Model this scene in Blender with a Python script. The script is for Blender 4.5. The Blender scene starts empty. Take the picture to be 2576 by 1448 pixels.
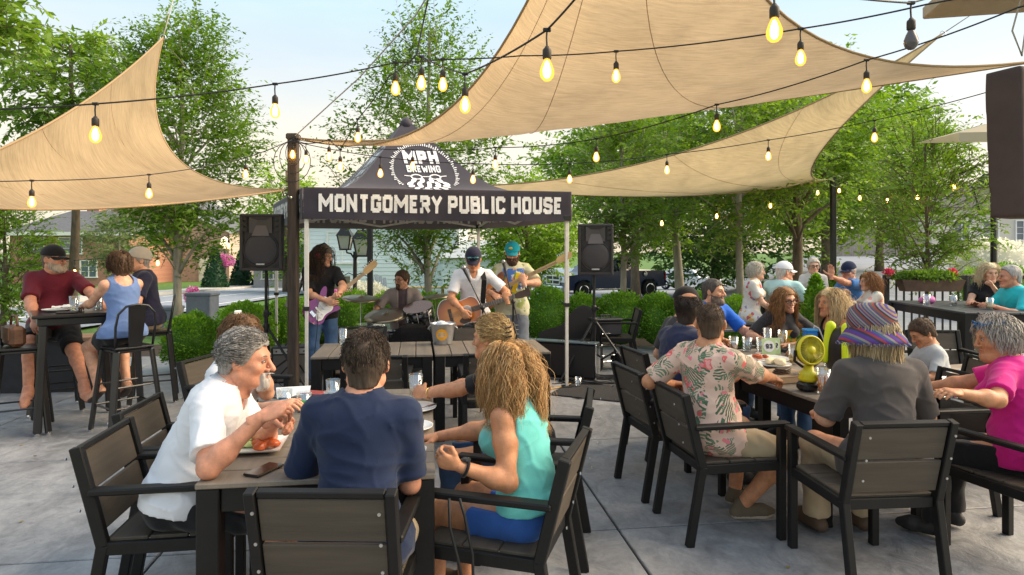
import bpy,bmesh,math,random
import numpy as np
from mathutils import Vector,Matrix
random.seed(7)
scene = bpy.context.scene
COL = scene.collection
R = math.radians
# ------------------------------------------------------------------ camera, sky, sun, exposure
F_PX,CX,HY = 1622.6,1288.0,635.0          # focal length, centre column and horizon row (2576 px wide picture)
CAM_H = 1.6
cam_d = bpy.data.cameras.new('camera')
cam = bpy.data.objects.new('camera',cam_d)
COL.objects.link(cam)
cam.location = (0,0,CAM_H)
cam.rotation_euler = (R(90),0,0)
cam_d.sensor_width = 36.0
cam_d.lens = 36.0 * F_PX / 2576.0
cam_d.shift_y = -(724.0 - HY) / 2576.0
cam_d.clip_start = 0.05
cam_d.clip_end = 2000
scene.camera = cam
SUN_EL,SUN_AZ = R(36),R(84)                 # azimuth measured from +Y towards +X
world = bpy.data.worlds.new('World')
scene.world = world
world.use_nodes = True
wn,wl = world.node_tree.nodes,world.node_tree.links
wn.clear()
w_out = wn.new('ShaderNodeOutputWorld')
w_bg = wn.new('ShaderNodeBackground')
w_sky = wn.new('ShaderNodeTexSky')
w_sky.sky_type = 'NISHITA'
w_sky.sun_disc = False
w_sky.sun_elevation = SUN_EL
w_sky.sun_rotation = SUN_AZ
w_sky.air_density = 1.0
w_sky.dust_density = 1.6
w_sky.ozone_density = 1.2
# thin high cloud: the sky veiled by pale streaks
w_tc = wn.new('ShaderNodeTexCoord')
w_map = wn.new('ShaderNodeMapping')
w_map.inputs['Scale'].default_value = (1.2,1.2,4.5)
w_noise = wn.new('ShaderNodeTexNoise')
w_noise.inputs['Scale'].default_value = 1.6
w_noise.inputs['Detail'].default_value = 6.0
w_noise.inputs['Roughness'].default_value = 0.55
w_ramp = wn.new('ShaderNodeValToRGB')
w_ramp.color_ramp.elements[0].position = 0.36
w_ramp.color_ramp.elements[0].color = (0.74,0.74,0.74,1)
w_ramp.color_ramp.elements[1].position = 0.66
w_ramp.color_ramp.elements[1].color = (0.97,0.97,0.97,1)
w_mix = wn.new('ShaderNodeMixRGB')
# veil of high haze: cream near the horizon, pale blue overhead
w_sep = wn.new('ShaderNodeSeparateXYZ')
w_veil = wn.new('ShaderNodeValToRGB')
ve = w_veil.color_ramp.elements
ve[0].position = 0.0; ve[0].color = (1.0,.84,.62,1); ve[1].position = 1.0; ve[1].color = (.62,.78,.94,1)
q_ = ve.new(.17); q_.color = (1.0,.92,.76,1)
q_ = ve.new(.34); q_.color = (.68,.86,.98,1)
w_gain = wn.new('ShaderNodeMixRGB'); w_gain.blend_type = 'MULTIPLY'; w_gain.inputs['Fac'].default_value = 1; w_gain.inputs['Color2'].default_value = (4.9,4.9,4.9,1)
wl.new(w_tc.outputs['Generated'],w_sep.inputs[0]); wl.new(w_sep.outputs['Z'],w_veil.inputs['Fac']); wl.new(w_veil.outputs['Color'],w_gain.inputs['Color1']); wl.new(w_gain.outputs['Color'],w_mix.inputs['Color2'])
wl.new(w_tc.outputs['Generated'],w_map.inputs['Vector'])
wl.new(w_map.outputs['Vector'],w_noise.inputs['Vector'])
wl.new(w_noise.outputs['Fac'],w_ramp.inputs['Fac'])
wl.new(w_ramp.outputs['Color'],w_mix.inputs['Fac'])
wl.new(w_sky.outputs['Color'],w_mix.inputs['Color1'])
wl.new(w_mix.outputs['Color'],w_bg.inputs['Color'])
w_bg.inputs['Strength'].default_value = 0.085
wl.new(w_bg.outputs['Background'],w_out.inputs['Surface'])
sun_d = bpy.data.lights.new('sun','SUN')
sun_d.energy = 2.7
sun_d.angle = R(55)
sun_d.color = (1.0,0.80,0.55)
sun = bpy.data.objects.new('sun',sun_d)
COL.objects.link(sun)
_sd = Vector((math.sin(SUN_AZ) * math.cos(SUN_EL),math.cos(SUN_AZ) * math.cos(SUN_EL),math.sin(SUN_EL)))
sun.rotation_euler = (-_sd).to_track_quat('-Z','Y').to_euler()
vs = scene.view_settings
vs.view_transform = 'Standard'
vs.look = 'None'
vs.exposure = 1.46
vs.gamma = 1.0
vs.use_curve_mapping = False
scene.render.engine = 'CYCLES'
cy = scene.cycles
cy.use_denoising = True
cy.max_bounces = 6
cy.diffuse_bounces = 3
cy.glossy_bounces = 2
cy.transmission_bounces = 5
cy.transparent_max_bounces = 8
cy.caustics_reflective = False
cy.caustics_refractive = False
cy.sample_clamp_indirect = 4.0
# ------------------------------------------------------------------ placing: picture column/row + real distance -> place
def P(x,y,d):
 return Vector(((x - CX) * d / F_PX,d,CAM_H - (y - HY) * d / F_PX))
def Gd(x,y):
 d = CAM_H * F_PX / (y - HY)
 return Vector(((x - CX) * d / F_PX,d,0.0))
def Hz(x,y,z):
 d = (CAM_H - z) * F_PX / (y - HY)
 return Vector(((x - CX) * d / F_PX,d,z))
# ------------------------------------------------------------------ materials
MATS = {}
def mat(name,color,rough=0.6,metal=0.0,bump=0.0,bscale=60.0,var=0.0,vscale=8.0,spec=0.5,emit=None,estr=0.0,
  trans=0.0,alpha=1.0,coat=0.0,sheen=0.0,sub=0.0,stretch=None,tcol=None):
 if name in MATS:
  return MATS[name]
 m = bpy.data.materials.new(name)
 m.use_nodes = True
 n,l = m.node_tree.nodes,m.node_tree.links
 b = n['Principled BSDF']
 c = tuple(color) + (1,)
 b.inputs['Base Color'].default_value = c
 b.inputs['Roughness'].default_value = rough
 b.inputs['Metallic'].default_value = metal
 b.inputs['Specular IOR Level'].default_value = spec
 if coat: b.inputs['Coat Weight'].default_value = coat
 if sheen:
  b.inputs['Sheen Weight'].default_value = sheen
 if sub:
  b.inputs['Subsurface Weight'].default_value = sub
  b.inputs['Subsurface Radius'].default_value = (0.012,0.005,0.003)
  b.inputs['Subsurface Scale'].default_value = 1.0
 if emit is not None:
  b.inputs['Emission Color'].default_value = tuple(emit) + (1,)
  b.inputs['Emission Strength'].default_value = estr
 if alpha < 1: b.inputs['Alpha'].default_value = alpha
 tc = None
 if var or bump:
  tc = n.new('ShaderNodeTexCoord')
  src = tc.outputs['Object']
  oi = n.new('ShaderNodeObjectInfo'); sc_ = n.new('ShaderNodeVectorMath'); sc_.operation = 'SCALE'; sc_.inputs[0].default_value = (37,23,51)
  ao = n.new('ShaderNodeVectorMath'); ao.operation = 'ADD'
  l.new(oi.outputs['Random'],sc_.inputs['Scale']); l.new(src,ao.inputs[0]); l.new(sc_.outputs[0],ao.inputs[1]); src = ao.outputs[0]
  if stretch:
   mp = n.new('ShaderNodeMapping'); mp.inputs['Scale'].default_value = stretch
   l.new(src,mp.inputs['Vector']); src = mp.outputs['Vector']
 if var:
  nz = n.new('ShaderNodeTexNoise'); nz.inputs['Scale'].default_value = vscale
  nz.inputs['Detail'].default_value = 5; nz.inputs['Roughness'].default_value = 0.6
  l.new(src,nz.inputs['Vector'])
  mx = n.new('ShaderNodeMixRGB')
  mx.inputs['Color1'].default_value = tuple(max(0,v * (1 - var)) for v in color) + (1,)
  mx.inputs['Color2'].default_value = tuple(min(1,v * (1 + var)) for v in color) + (1,)
  rp = n.new('ShaderNodeValToRGB'); rp.color_ramp.elements[0].position = .3; rp.color_ramp.elements[1].position = .7
  l.new(nz.outputs['Fac'],rp.inputs['Fac']); l.new(rp.outputs['Color'],mx.inputs['Fac'])
  l.new(mx.outputs['Color'],b.inputs['Base Color'])
 if bump:
  n2 = n.new('ShaderNodeTexNoise'); n2.inputs['Scale'].default_value = bscale
  n2.inputs['Detail'].default_value = 4
  l.new(src,n2.inputs['Vector'])
  bp = n.new('ShaderNodeBump'); bp.inputs['Strength'].default_value = min(1,bump); bp.inputs['Distance'].default_value = 0.004
  l.new(n2.outputs['Fac'],bp.inputs['Height']); l.new(bp.outputs['Normal'],b.inputs['Normal'])
 if trans:
  out = n['Material Output']
  tr = n.new('ShaderNodeBsdfTranslucent'); tr.inputs['Color'].default_value = c if tcol is None else tuple(tcol) + (1,)
  ms = n.new('ShaderNodeMixShader'); ms.inputs['Fac'].default_value = trans
  l.new(b.outputs[0],ms.inputs[1]); l.new(tr.outputs[0],ms.inputs[2]); l.new(ms.outputs[0],out.inputs['Surface'])
 MATS[name] = m
 return m
def glass_mat(name,tint=(0.95,0.97,0.97),rough=0.03,mixg=0.22):
 if name in MATS: return MATS[name]
 m = bpy.data.materials.new(name); m.use_nodes = True
 n,l = m.node_tree.nodes,m.node_tree.links
 n.clear()
 o = n.new('ShaderNodeOutputMaterial'); t = n.new('ShaderNodeBsdfTransparent'); g = n.new('ShaderNodeBsdfGlossy')
 t.inputs['Color'].default_value = tuple(tint) + (1,)
 g.inputs['Roughness'].default_value = rough
 g.inputs['Color'].default_value = (0.9,0.93,0.95,1)
 x = n.new('ShaderNodeMixShader'); x.inputs['Fac'].default_value = mixg
 l.new(t.outputs[0],x.inputs[1]); l.new(g.outputs[0],x.inputs[2]); l.new(x.outputs[0],o.inputs['Surface'])
 MATS[name] = m
 return m
# ------------------------------------------------------------------ mesh helpers
class MB:
 def __init__(self):
  self.v,self.f,self.m = [],[],[]
 def add(self,verts,faces,mi=0):
  o = len(self.v)
  self.v.extend([tuple(p) for p in verts])
  self.f.extend([tuple(i + o for i in f) for f in faces])
  self.m.extend([mi] * len(faces))
  return self
 def box(self,c,s,rot=None,mi=0,bev=0.0):
  hx,hy,hz = s[0] / 2,s[1] / 2,s[2] / 2
  if bev <= 0 or bev * 2.2 > min(s):
   vs_ = [(-hx,-hy,-hz),(hx,-hy,-hz),(hx,hy,-hz),(-hx,hy,-hz),(-hx,-hy,hz),(hx,-hy,hz),(hx,hy,hz),(-hx,hy,hz)]
   fs = [(0,3,2,1),(4,5,6,7),(0,1,5,4),(1,2,6,5),(2,3,7,6),(3,0,4,7)]
  else:
   b = bev
   vs_,idx = [],{}
   for sx in (-1,1):
    for sy in (-1,1):
     for sz in (-1,1):
      for ax in range(3):
       p = [sx * (hx - b),sy * (hy - b),sz * (hz - b)]
       p[ax] = (sx,sy,sz)[ax] * (hx,hy,hz)[ax]
       idx[(sx,sy,sz,ax)] = len(vs_); vs_.append(tuple(p))
   fs = []
   S = (-1,1)
   for s_ in S:
    fs.append([idx[(s_,a,c_,0)] for a,c_ in ((-1,-1),(1,-1),(1,1),(-1,1))][::s_])
    fs.append([idx[(a,s_,c_,1)] for a,c_ in ((-1,-1),(1,-1),(1,1),(-1,1))][::-s_])
    fs.append([idx[(a,c_,s_,2)] for a,c_ in ((-1,-1),(1,-1),(1,1),(-1,1))][::s_])
   for a in S:
    for c_ in S:
     fs.append([idx[(-1,a,c_,1)],idx[(1,a,c_,1)],idx[(1,a,c_,2)],idx[(-1,a,c_,2)]][::-a * c_])
     fs.append([idx[(a,-1,c_,0)],idx[(a,1,c_,0)],idx[(a,1,c_,2)],idx[(a,-1,c_,2)]][::a * c_])
     fs.append([idx[(a,c_,-1,0)],idx[(a,c_,1,0)],idx[(a,c_,1,1)],idx[(a,c_,-1,1)]][::-a * c_])
   for a in S:
    for b_ in S:
     for c_ in S:
      fs.append([idx[(a,b_,c_,0)],idx[(a,b_,c_,1)],idx[(a,b_,c_,2)]][::a * b_ * c_])
  c = Vector(c)
  if rot is not None:
   vs_ = [rot @ Vector(p) + c for p in vs_]
  else:
   vs_ = [(p[0] + c.x,p[1] + c.y,p[2] + c.z) for p in vs_]
  return self.add(vs_,fs,mi)
 def bar(self,a,b,w,h=None,up=(0,0,1),mi=0,bev=0.0):
  a,b = Vector(a),Vector(b)
  h = w if h is None else h
  d = b - a
  L = d.length
  if L < 1e-6: return self
  d.normalize()
  u = Vector(up)
  if abs(u.dot(d)) > .98: u = Vector((0,1,0))
  s = d.cross(u).normalized(); u2 = s.cross(d).normalized()
  rot = Matrix((s,d,u2)).transposed()
  return self.box((a + b) / 2,(w,L,h),rot,mi,bev)
 def tube(self,pts,r,n=8,mi=0,cap=True,closed=False):
  pts = [Vector(p) for p in pts]
  N = len(pts)
  rs = [r] * N if not hasattr(r,'__len__') else list(r)
  vs_ = []
  prev = None
  for i,p in enumerate(pts):
   if closed: t = pts[(i + 1) % N] - pts[i - 1]
   else: t = (pts[min(i + 1,N - 1)] - pts[max(i - 1,0)])
   if t.length < 1e-9: t = Vector((0,0,1))
   t.normalize()
   if prev is None:
    u = Vector((0,0,1)) if abs(t.z) < .9 else Vector((1,0,0))
    s = t.cross(u).normalized()
   else:
    s = prev - t * prev.dot(t)
    s = s.normalized() if s.length > 1e-6 else t.orthogonal().normalized()
   prev = s
   q = t.cross(s)
   for k in range(n):
    a = 2 * math.pi * k / n
    vs_.append(p + (s * math.cos(a) + q * math.sin(a)) * rs[i])
  fs = []
  M = N if closed else N - 1
  for i in range(M):
   j = (i + 1) % N
   for k in range(n):
    k2 = (k + 1) % n
    fs.append((i * n + k,i * n + k2,j * n + k2,j * n + k))
  if cap and not closed:
   fs.append(tuple(range(n))[::-1]); fs.append(tuple((N - 1) * n + k for k in range(n)))
  return self.add(vs_,fs,mi)
 def lathe(self,prof,c=(0,0,0),n=20,rot=None,mi=0,sx=1.0,sy=1.0):
  c = Vector(c); vs_,fs = [],[]
  for r_,z in prof:
   for k in range(n):
    a = 2 * math.pi * k / n
    p = Vector((r_ * math.cos(a) * sx,r_ * math.sin(a) * sy,z))
    vs_.append((rot @ p if rot is not None else p) + c)
  for i in range(len(prof) - 1):
   for k in range(n):
    k2 = (k + 1) % n
    fs.append((i * n + k,i * n + k2,(i + 1) * n + k2,(i + 1) * n + k))
  if prof[0][0] > 1e-4: fs.append(tuple(range(n))[::-1])
  if prof[-1][0] > 1e-4: fs.append(tuple((len(prof) - 1) * n + k for k in range(n)))
  return self.add(vs_,fs,mi)
 def ball(self,c,r,n=12,m=8,rot=None,mi=0):
  r = (r,r,r) if not hasattr(r,'__len__') else r
  c = Vector(c); vs_,fs = [],[]
  for i in range(m + 1):
   th = math.pi * i / m
   for k in range(n):
    a = 2 * math.pi * k / n
    p = Vector((r[0] * math.sin(th) * math.cos(a),r[1] * math.sin(th) * math.sin(a),r[2] * math.cos(th)))
    vs_.append((rot @ p if rot is not None else p) + c)
  for i in range(m):
   for k in range(n):
    k2 = (k + 1) % n
    fs.append((i * n + k,(i + 1) * n + k,(i + 1) * n + k2,i * n + k2))
  return self.add(vs_,fs,mi)
 def prism(self,poly,z0,z1,rot=None,c=(0,0,0),mi=0):
  n = len(poly); c = Vector(c)
  vs_ = [Vector((p[0],p[1],z0)) for p in poly] + [Vector((p[0],p[1],z1)) for p in poly]
  vs_ = [(rot @ p if rot is not None else p) + c for p in vs_]
  fs = [tuple(range(n))[::-1],tuple(range(n,2 * n))]
  for i in range(n):
   j = (i + 1) % n
   fs.append((i,j,n + j,n + i))
  return self.add(vs_,fs,mi)
 def mesh(self,name,mats,smooth=False):
  me = bpy.data.meshes.new(name)
  me.from_pydata(self.v,[],self.f)
  if not isinstance(mats,(list,tuple)): mats = [mats]
  for m_ in mats: me.materials.append(m_)
  if len(mats) > 1: me.polygons.foreach_set('material_index',self.m)
  if smooth: me.polygons.foreach_set('use_smooth',[True] * len(me.polygons))
  me.update()
  return me
 def build(self,name,mats,parent=None,smooth=False,loc=None,rz=None):
  o = bpy.data.objects.new(name,self.mesh(name,mats,smooth))
  COL.objects.link(o)
  if parent is not None: o.parent = parent
  if loc is not None: o.location = loc
  if rz is not None: o.rotation_euler = (0,0,rz)
  return o
def np_mesh(name,v,f,mats,smooth=True,mi=None):
 me = bpy.data.meshes.new(name)
 v = np.asarray(v,dtype=np.float32); f = np.asarray(f,dtype=np.int32)
 k = f.shape[1]
 me.vertices.add(len(v)); me.vertices.foreach_set('co',v.ravel())
 me.loops.add(f.size); me.loops.foreach_set('vertex_index',f.ravel())
 me.polygons.add(len(f))
 me.polygons.foreach_set('loop_start',np.arange(0,f.size,k,dtype=np.int32))
 try: me.polygons.foreach_set('loop_total',np.full(len(f),k,dtype=np.int32))
 except Exception: pass
 if not isinstance(mats,(list,tuple)): mats = [mats]
 for m_ in mats: me.materials.append(m_)
 if mi is not None: me.polygons.foreach_set('material_index',np.asarray(mi,dtype=np.int32))
 if smooth: me.polygons.foreach_set('use_smooth',np.ones(len(f),dtype=bool))
 me.update(calc_edges=True)
 me.validate()
 return me
def link(name,me,parent=None,loc=None,rz=None):
 o = bpy.data.objects.new(name,me); COL.objects.link(o)
 if parent is not None: o.parent = parent
 if loc is not None: o.location = loc
 if rz is not None: o.rotation_euler = (0,0,rz)
 return o
def empty(name,loc=(0,0,0),rz=0.0):
 o = bpy.data.objects.new(name,None); COL.objects.link(o)
 o.location = loc; o.rotation_euler = (0,0,rz)
 return o
def tag(o,label=None,cat=None,group=None,kind=None):
 if label: o['label'] = label
 if cat: o['category'] = cat
 if group: o['group'] = group
 if kind: o['kind'] = kind
 return o
KIDS = {}
def copy_tree(o,label=None,loc=None,rz=None,group=None,top=True,parent=None):
 c = o.copy(); COL.objects.link(c); c.parent = parent
 if top:
  if loc is not None: c.location = loc
  if rz is not None: c.rotation_euler = (0,0,rz)
  if label: c['label'] = label
  if group: c['group'] = group
 for ch in [k for k in o.children]:
  copy_tree(ch,top=False,parent=c)
 return c
def rotz(a): return Matrix.Rotation(a,3,'Z')
def rotx(a): return Matrix.Rotation(a,3,'X')
def roty(a): return Matrix.Rotation(a,3,'Y')
# ------------------------------------------------------------------ bodies: smooth-blended anatomy, meshed as one continuous surface
def unit(v):
 v = np.asarray(v,float); return v / (np.linalg.norm(v) + 1e-12)
class Field:
 def __init__(self,lo,hi,h):
  self.h = h
  self.lo = np.asarray(lo,float)
  n = np.ceil((np.asarray(hi,float) - self.lo) / h).astype(int) + 2
  self.ax = [self.lo[i] + h * np.arange(n[i]) for i in range(3)]
  self.F = np.full(tuple(n),1.0,dtype=np.float32)
 def box(self,lo,hi):
  sl = []
  for i in range(3):
   a = max(0,int((lo[i] - self.lo[i]) / self.h)); b = min(self.F.shape[i],int((hi[i] - self.lo[i]) / self.h) + 2)
   if b <= a: return None
   sl.append(slice(a,b))
  sl = tuple(sl)
  X = self.ax[0][sl[0]][:,None,None]; Y = self.ax[1][sl[1]][None,:,None]; Z = self.ax[2][sl[2]][None,None,:]
  return sl,X,Y,Z
 def grid(self):
  return self.ax[0][:,None,None],self.ax[1][None,:,None],self.ax[2][None,None,:]
 def mix(self,sl,d,k,neg=False):
  A = self.F[sl]
  if neg:
   A = -A; h = np.maximum(k - np.abs(A - d),0) / k if k > 0 else 0
   self.F[sl] = -(np.minimum(A,d) - h * h * k * .25)
  else:
   h = np.maximum(k - np.abs(A - d),0) / k if k > 0 else 0
   self.F[sl] = np.minimum(A,d) - h * h * k * .25
 def rc(self,a,b,r1,r2,k=.02,neg=False,grow=0.0,cut0=None,cut1=None,flat=None):
  a = np.asarray(a,float); b = np.asarray(b,float); r1 += grow; r2 += grow
  m = max(r1,r2) + k + 2 * self.h
  g = self.box(np.minimum(a,b) - m,np.maximum(a,b) + m)
  if g is None: return
  sl,X,Y,Z = g
  ab = b - a; L2 = float(ab @ ab) + 1e-12
  tt = ((X - a[0]) * ab[0] + (Y - a[1]) * ab[1] + (Z - a[2]) * ab[2]) / L2
  t = np.clip(tt,0,1)
  d = np.sqrt((X - a[0] - t * ab[0]) ** 2 + (Y - a[1] - t * ab[1]) ** 2 + (Z - a[2] - t * ab[2]) ** 2) - (r1 + t * (r2 - r1))
  L = math.sqrt(L2)
  if cut1 is not None: d = np.maximum(d,(tt - cut1) * L)
  if cut0 is not None: d = np.maximum(d,(cut0 - tt) * L)
  self.mix(sl,d,k,neg)
 def ell(self,c,r,rot=None,k=.02,neg=False,grow=0.0):
  c = np.asarray(c,float); r = np.asarray(r,float) + grow
  m = max(r) + k + 2 * self.h
  g = self.box(c - m,c + m)
  if g is None: return
  sl,X,Y,Z = g
  x,y,z = X - c[0],Y - c[1],Z - c[2]
  if rot is not None:
   Rm = np.asarray(rot)            # columns are the ellipsoid's axes
   x,y,z = (x * Rm[0,0] + y * Rm[1,0] + z * Rm[2,0],x * Rm[0,1] + y * Rm[1,1] + z * Rm[2,1],x * Rm[0,2] + y * Rm[1,2] + z * Rm[2,2])
  q = np.sqrt((x / r[0]) ** 2 + (y / r[1]) ** 2 + (z / r[2]) ** 2)
  q2 = np.sqrt((x / r[0] ** 2) ** 2 + (y / r[1] ** 2) ** 2 + (z / r[2] ** 2) ** 2) + 1e-9
  self.mix(sl,q * (q - 1) / q2,k,neg)
 def cut(self,p,n):
  X,Y,Z = self.grid(); p = np.asarray(p,float); n = unit(n)
  self.F = np.maximum(self.F,((X - p[0]) * n[0] + (Y - p[1]) * n[1] + (Z - p[2]) * n[2]).astype(np.float32))
 def mesh(self):
  return surface_nets(self.F,self.lo,self.h)
def surface_nets(F,lo,h):
 F = F.copy()
 F[0] = 1; F[-1] = 1; F[:,0] = 1; F[:,-1] = 1; F[:,:,0] = 1; F[:,:,-1] = 1
 ins = F < 0
 nx,ny,nz = F.shape
 c = ins[:-1,:-1,:-1].astype(np.int8)
 cnt = np.zeros_like(c)
 for dx in (0,1):
  for dy in (0,1):
   for dz in (0,1):
    cnt += ins[dx:nx - 1 + dx,dy:ny - 1 + dy,dz:nz - 1 + dz]
 act = (cnt > 0) & (cnt < 8)
 I = np.argwhere(act)
 idx = np.full(act.shape,-1,dtype=np.int32)
 idx[act] = np.arange(len(I))
 corners = np.array([(a,b,d) for a in (0,1) for b in (0,1) for d in (0,1)])
 val = np.stack([F[I[:,0] + q[0],I[:,1] + q[1],I[:,2] + q[2]] for q in corners],1).astype(np.float64)
 acc = np.zeros((len(I),3)); n = np.zeros(len(I))
 for i in range(8):
  for j in range(i + 1,8):
   if np.abs(corners[i] - corners[j]).sum() != 1: continue
   a,b = val[:,i],val[:,j]
   s = (a < 0) != (b < 0)
   t = np.where(s,a / np.where(s,a - b,1),0)
   acc += s[:,None] * (corners[i] + t[:,None] * (corners[j] - corners[i])); n += s
 V = lo + h * (I + acc / np.maximum(n,1)[:,None])
 quads = []
 for ax in range(3):
  sl0 = [slice(1,-1)] * 3; sl1 = [slice(1,-1)] * 3
  sl0[ax] = slice(0,-1); sl1[ax] = slice(1,None)
  a,b = ins[tuple(sl0)],ins[tuple(sl1)]
  E = np.argwhere(a != b)
  if len(E) == 0: continue
  flip = a[E[:,0],E[:,1],E[:,2]]
  off = np.ones(3,int); off[ax] = 0
  E = E + off
  u,w = [(1,2),(2,0),(0,1)][ax]
  du = np.zeros(3,int); du[u] = 1; dw = np.zeros(3,int); dw[w] = 1
  q = [E - du - dw,E - dw,E,E - du]
  q = np.stack([idx[k[:,0],k[:,1],k[:,2]] for k in q],1)
  q[~flip] = q[~flip][:,::-1]
  quads.append(q)
 Q = np.concatenate(quads) if quads else np.zeros((0,4),int)
 Q = Q[(Q >= 0).all(1)]
 return V,Q
def relax(V,Q,it=1,w=.5):
 for _ in range(it):
  acc = np.zeros_like(V); n = np.zeros(len(V))
  for i in range(4):
   j = (i + 1) % 4
   np.add.at(acc,Q[:,i],V[Q[:,j]]); np.add.at(n,Q[:,i],1)
   np.add.at(acc,Q[:,j],V[Q[:,i]]); np.add.at(n,Q[:,j],1)
  V = V + w * (acc / np.maximum(n,1)[:,None] - V)
 return V
# ---- heads (canonical: centre at 0, face towards +y, z up)
CRAN_C,CRAN_R = np.array((0,-.012,.033)),np.array((.076,.097,.087))
HEADS = {}
def head_field(kind):
 if kind in HEADS: return HEADS[kind]
 fem = kind[0] == 'f'; smile = 's' in kind[1:]; heavy = 'h' in kind[1:]; child = kind[0] == 'c'
 fl = Field((-.115,-.135,-.20),(.115,.145,.135),.0046)
 jw = .92 if fem else 1.0
 if heavy: jw = 1.12
 fl.ell(CRAN_C,CRAN_R,k=.01)
 fl.ell((0,.026,-.03),(.062 * jw,.066,.084),k=.03)
 for s in (-1,1):
  fl.rc((s * .05 * jw,-.002,-.062),(s * .012,.074,-.098),.024 if not fem else .02,.02,k=.03)
  fl.ell((s * .041,.064,-.022),(.021,.02,.02),k=.022)
 fl.ell((0,.083,-.098),(.019,.017,.017),k=.02)
 if heavy: fl.ell((0,.03,-.115),(.06,.06,.035),k=.03)
 # brow
 fl.rc((-.036,.078,.024),(.036,.078,.024),.011,.011,k=.022)
 fl.ell((0,.083,.022),(.02,.012,.01),k=.018)
 # sockets
 for s in (-1,1): fl.ell((s * .031,.103,.006),(.019,.016,.013),k=.014,neg=True)
 # nose
 ns = .88 if fem or child else 1.08
 fl.rc((0,.091,.016),(0,.090 + .028 * ns,-.03),.0075,.0115 * ns,k=.012)
 for s in (-1,1): fl.ell((s * .0125 * ns,.101,-.034),(.008,.010,.0075),k=.008)
 fl.ell((0,.1,-.045),(.005,.01,.006),k=.006,neg=True)
 # mouth
 w = .024 if not smile else .031
 z = -.060 if not smile else -.058
 lift = 0 if not smile else .009
 for s in (-1,1):
  fl.rc((s * w,.084,z - .002 + lift),(s * .004,.097,z + .002),.0035,.0062,k=.006)
  fl.rc((s * w,.084,z - .006 + lift),(s * .004,.095,z - .0125 - (.007 if smile else 0)),.0035,.0068,k=.006)
  fl.rc((s * w * .9,.093,z - .0045 + lift * .8),(0,.103,z - .0055 - (.003 if smile else 0)),.0018,.0022 + (.003 if smile else 0),k=.004,neg=True)
  # ears
  fl.ell((s * .079,-.008,-.006),(.011,.02,.031),rot=np.array(Matrix.Rotation(s * .35,3,'Z')),k=.010)
  fl.ell((s * .090,-.002,-.001),(.007,.010,.017),k=.006,neg=True)
 nr = .046 if fem or child else .056
 if heavy: nr = .064
 fl.rc((0,-.016,-.07),(0,-.032,-.19),nr,nr + .003,k=.03)
 fl.cut((0,-.02,-.165),(0,0,-1))
 V,Q = fl.mesh()
 V = relax(V,Q,1,.35)
 cen = V[Q].mean(1)
 mi = np.zeros(len(Q),int)
 lip = (np.abs(cen[:,0]) < w * 1.02) & (cen[:,1] > .086) & (cen[:,2] < z + .009 + lift * (np.abs(cen[:,0]) / w) ** 2) & (cen[:,2] > z - .020 - (.008 if smile else 0) + lift * (np.abs(cen[:,0]) / w) ** 2)
 mi[lip] = 1
 HEADS[kind] = (V,Q,mi,fl)
 return HEADS[kind]
def ball_np(c,r,n=10,m=8):
 mb = MB().ball(c,r,n,m)
 return np.array(mb.v),[list(f) for f in mb.f]
def noise3(x,y,z,s):
 a = np.sin(x * 7.1 + 2.1 * np.sin(y * 5.3 + s) + s * 1.7) + np.sin(y * 8.3 + 1.9 * np.sin(z * 6.1 - s) - s) + np.sin(z * 7.7 + 2.3 * np.sin(x * 4.9 + s * 2.0) + s * .6)
 return a / 3.0
def hair_line(Y,Z,style):
 if style == 'high': ys,zs = [-.2,-.06,-.035,-.012,.012,.035,.06,.09,.2],[-.085,-.085,-.03,.0,.0,.03,.085,.09,.09]
 elif style == 'low': ys,zs = [-.2,-.06,-.035,-.012,.012,.035,.06,.08,.2],[-.115,-.11,-.08,-.06,-.03,-.02,.045,.062,.062]
 else: ys,zs = [-.2,-.06,-.035,-.012,.012,.035,.06,.08,.2],[-.085,-.083,-.045,-.008,-.014,-.002,.055,.068,.068]
 return np.interp(Y,ys,zs)
def hair_shell(style='norm',t=.012,bald=None,lumps=.004,seed=1.0,drop=0.0,puff=0.0):
 fl = Field((-.16,-.18,-.24),(.16,.14,.19),.0058)
 fl.ell(CRAN_C,CRAN_R,k=.01,grow=t)
 if puff: fl.ell(CRAN_C + np.array((0,-.02,-.02 - drop * .3)),CRAN_R + np.array((puff,puff * .7,puff * .6 + drop * .5)),k=.03)
 fl.rc((0,-.045,-.02),(0,-.05,-.10),.058,.05,k=.03,grow=t * .4)
 X,Y,Z = fl.grid()
 fl.F = fl.F + (noise3(X * 9,Y * 9,Z * 4,seed) * lumps + noise3(X * 26,Y * 26,Z * 11,seed * 3) * lumps * .55).astype(np.float32)
 zl = hair_line(Y + 0 * X,Z,style) - drop * (Y < .03)
 edge = zl + .008 * noise3(X * 14,Y * 14,Z * 0,seed + 3)
 fl.F = np.maximum(fl.F,(edge - Z).astype(np.float32))
 fl.F = np.maximum(fl.F,(Y - .088 - 0 * X + 0 * Z - .25 * (Z - .07)).astype(np.float32))
 if bald:
  # bare crown: an ellipsoid of scalp shows through
  fl.ell(bald[0],bald[1],k=.01,neg=True)
 V,Q = fl.mesh()
 return relax(V,Q,1,.4),Q
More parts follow.
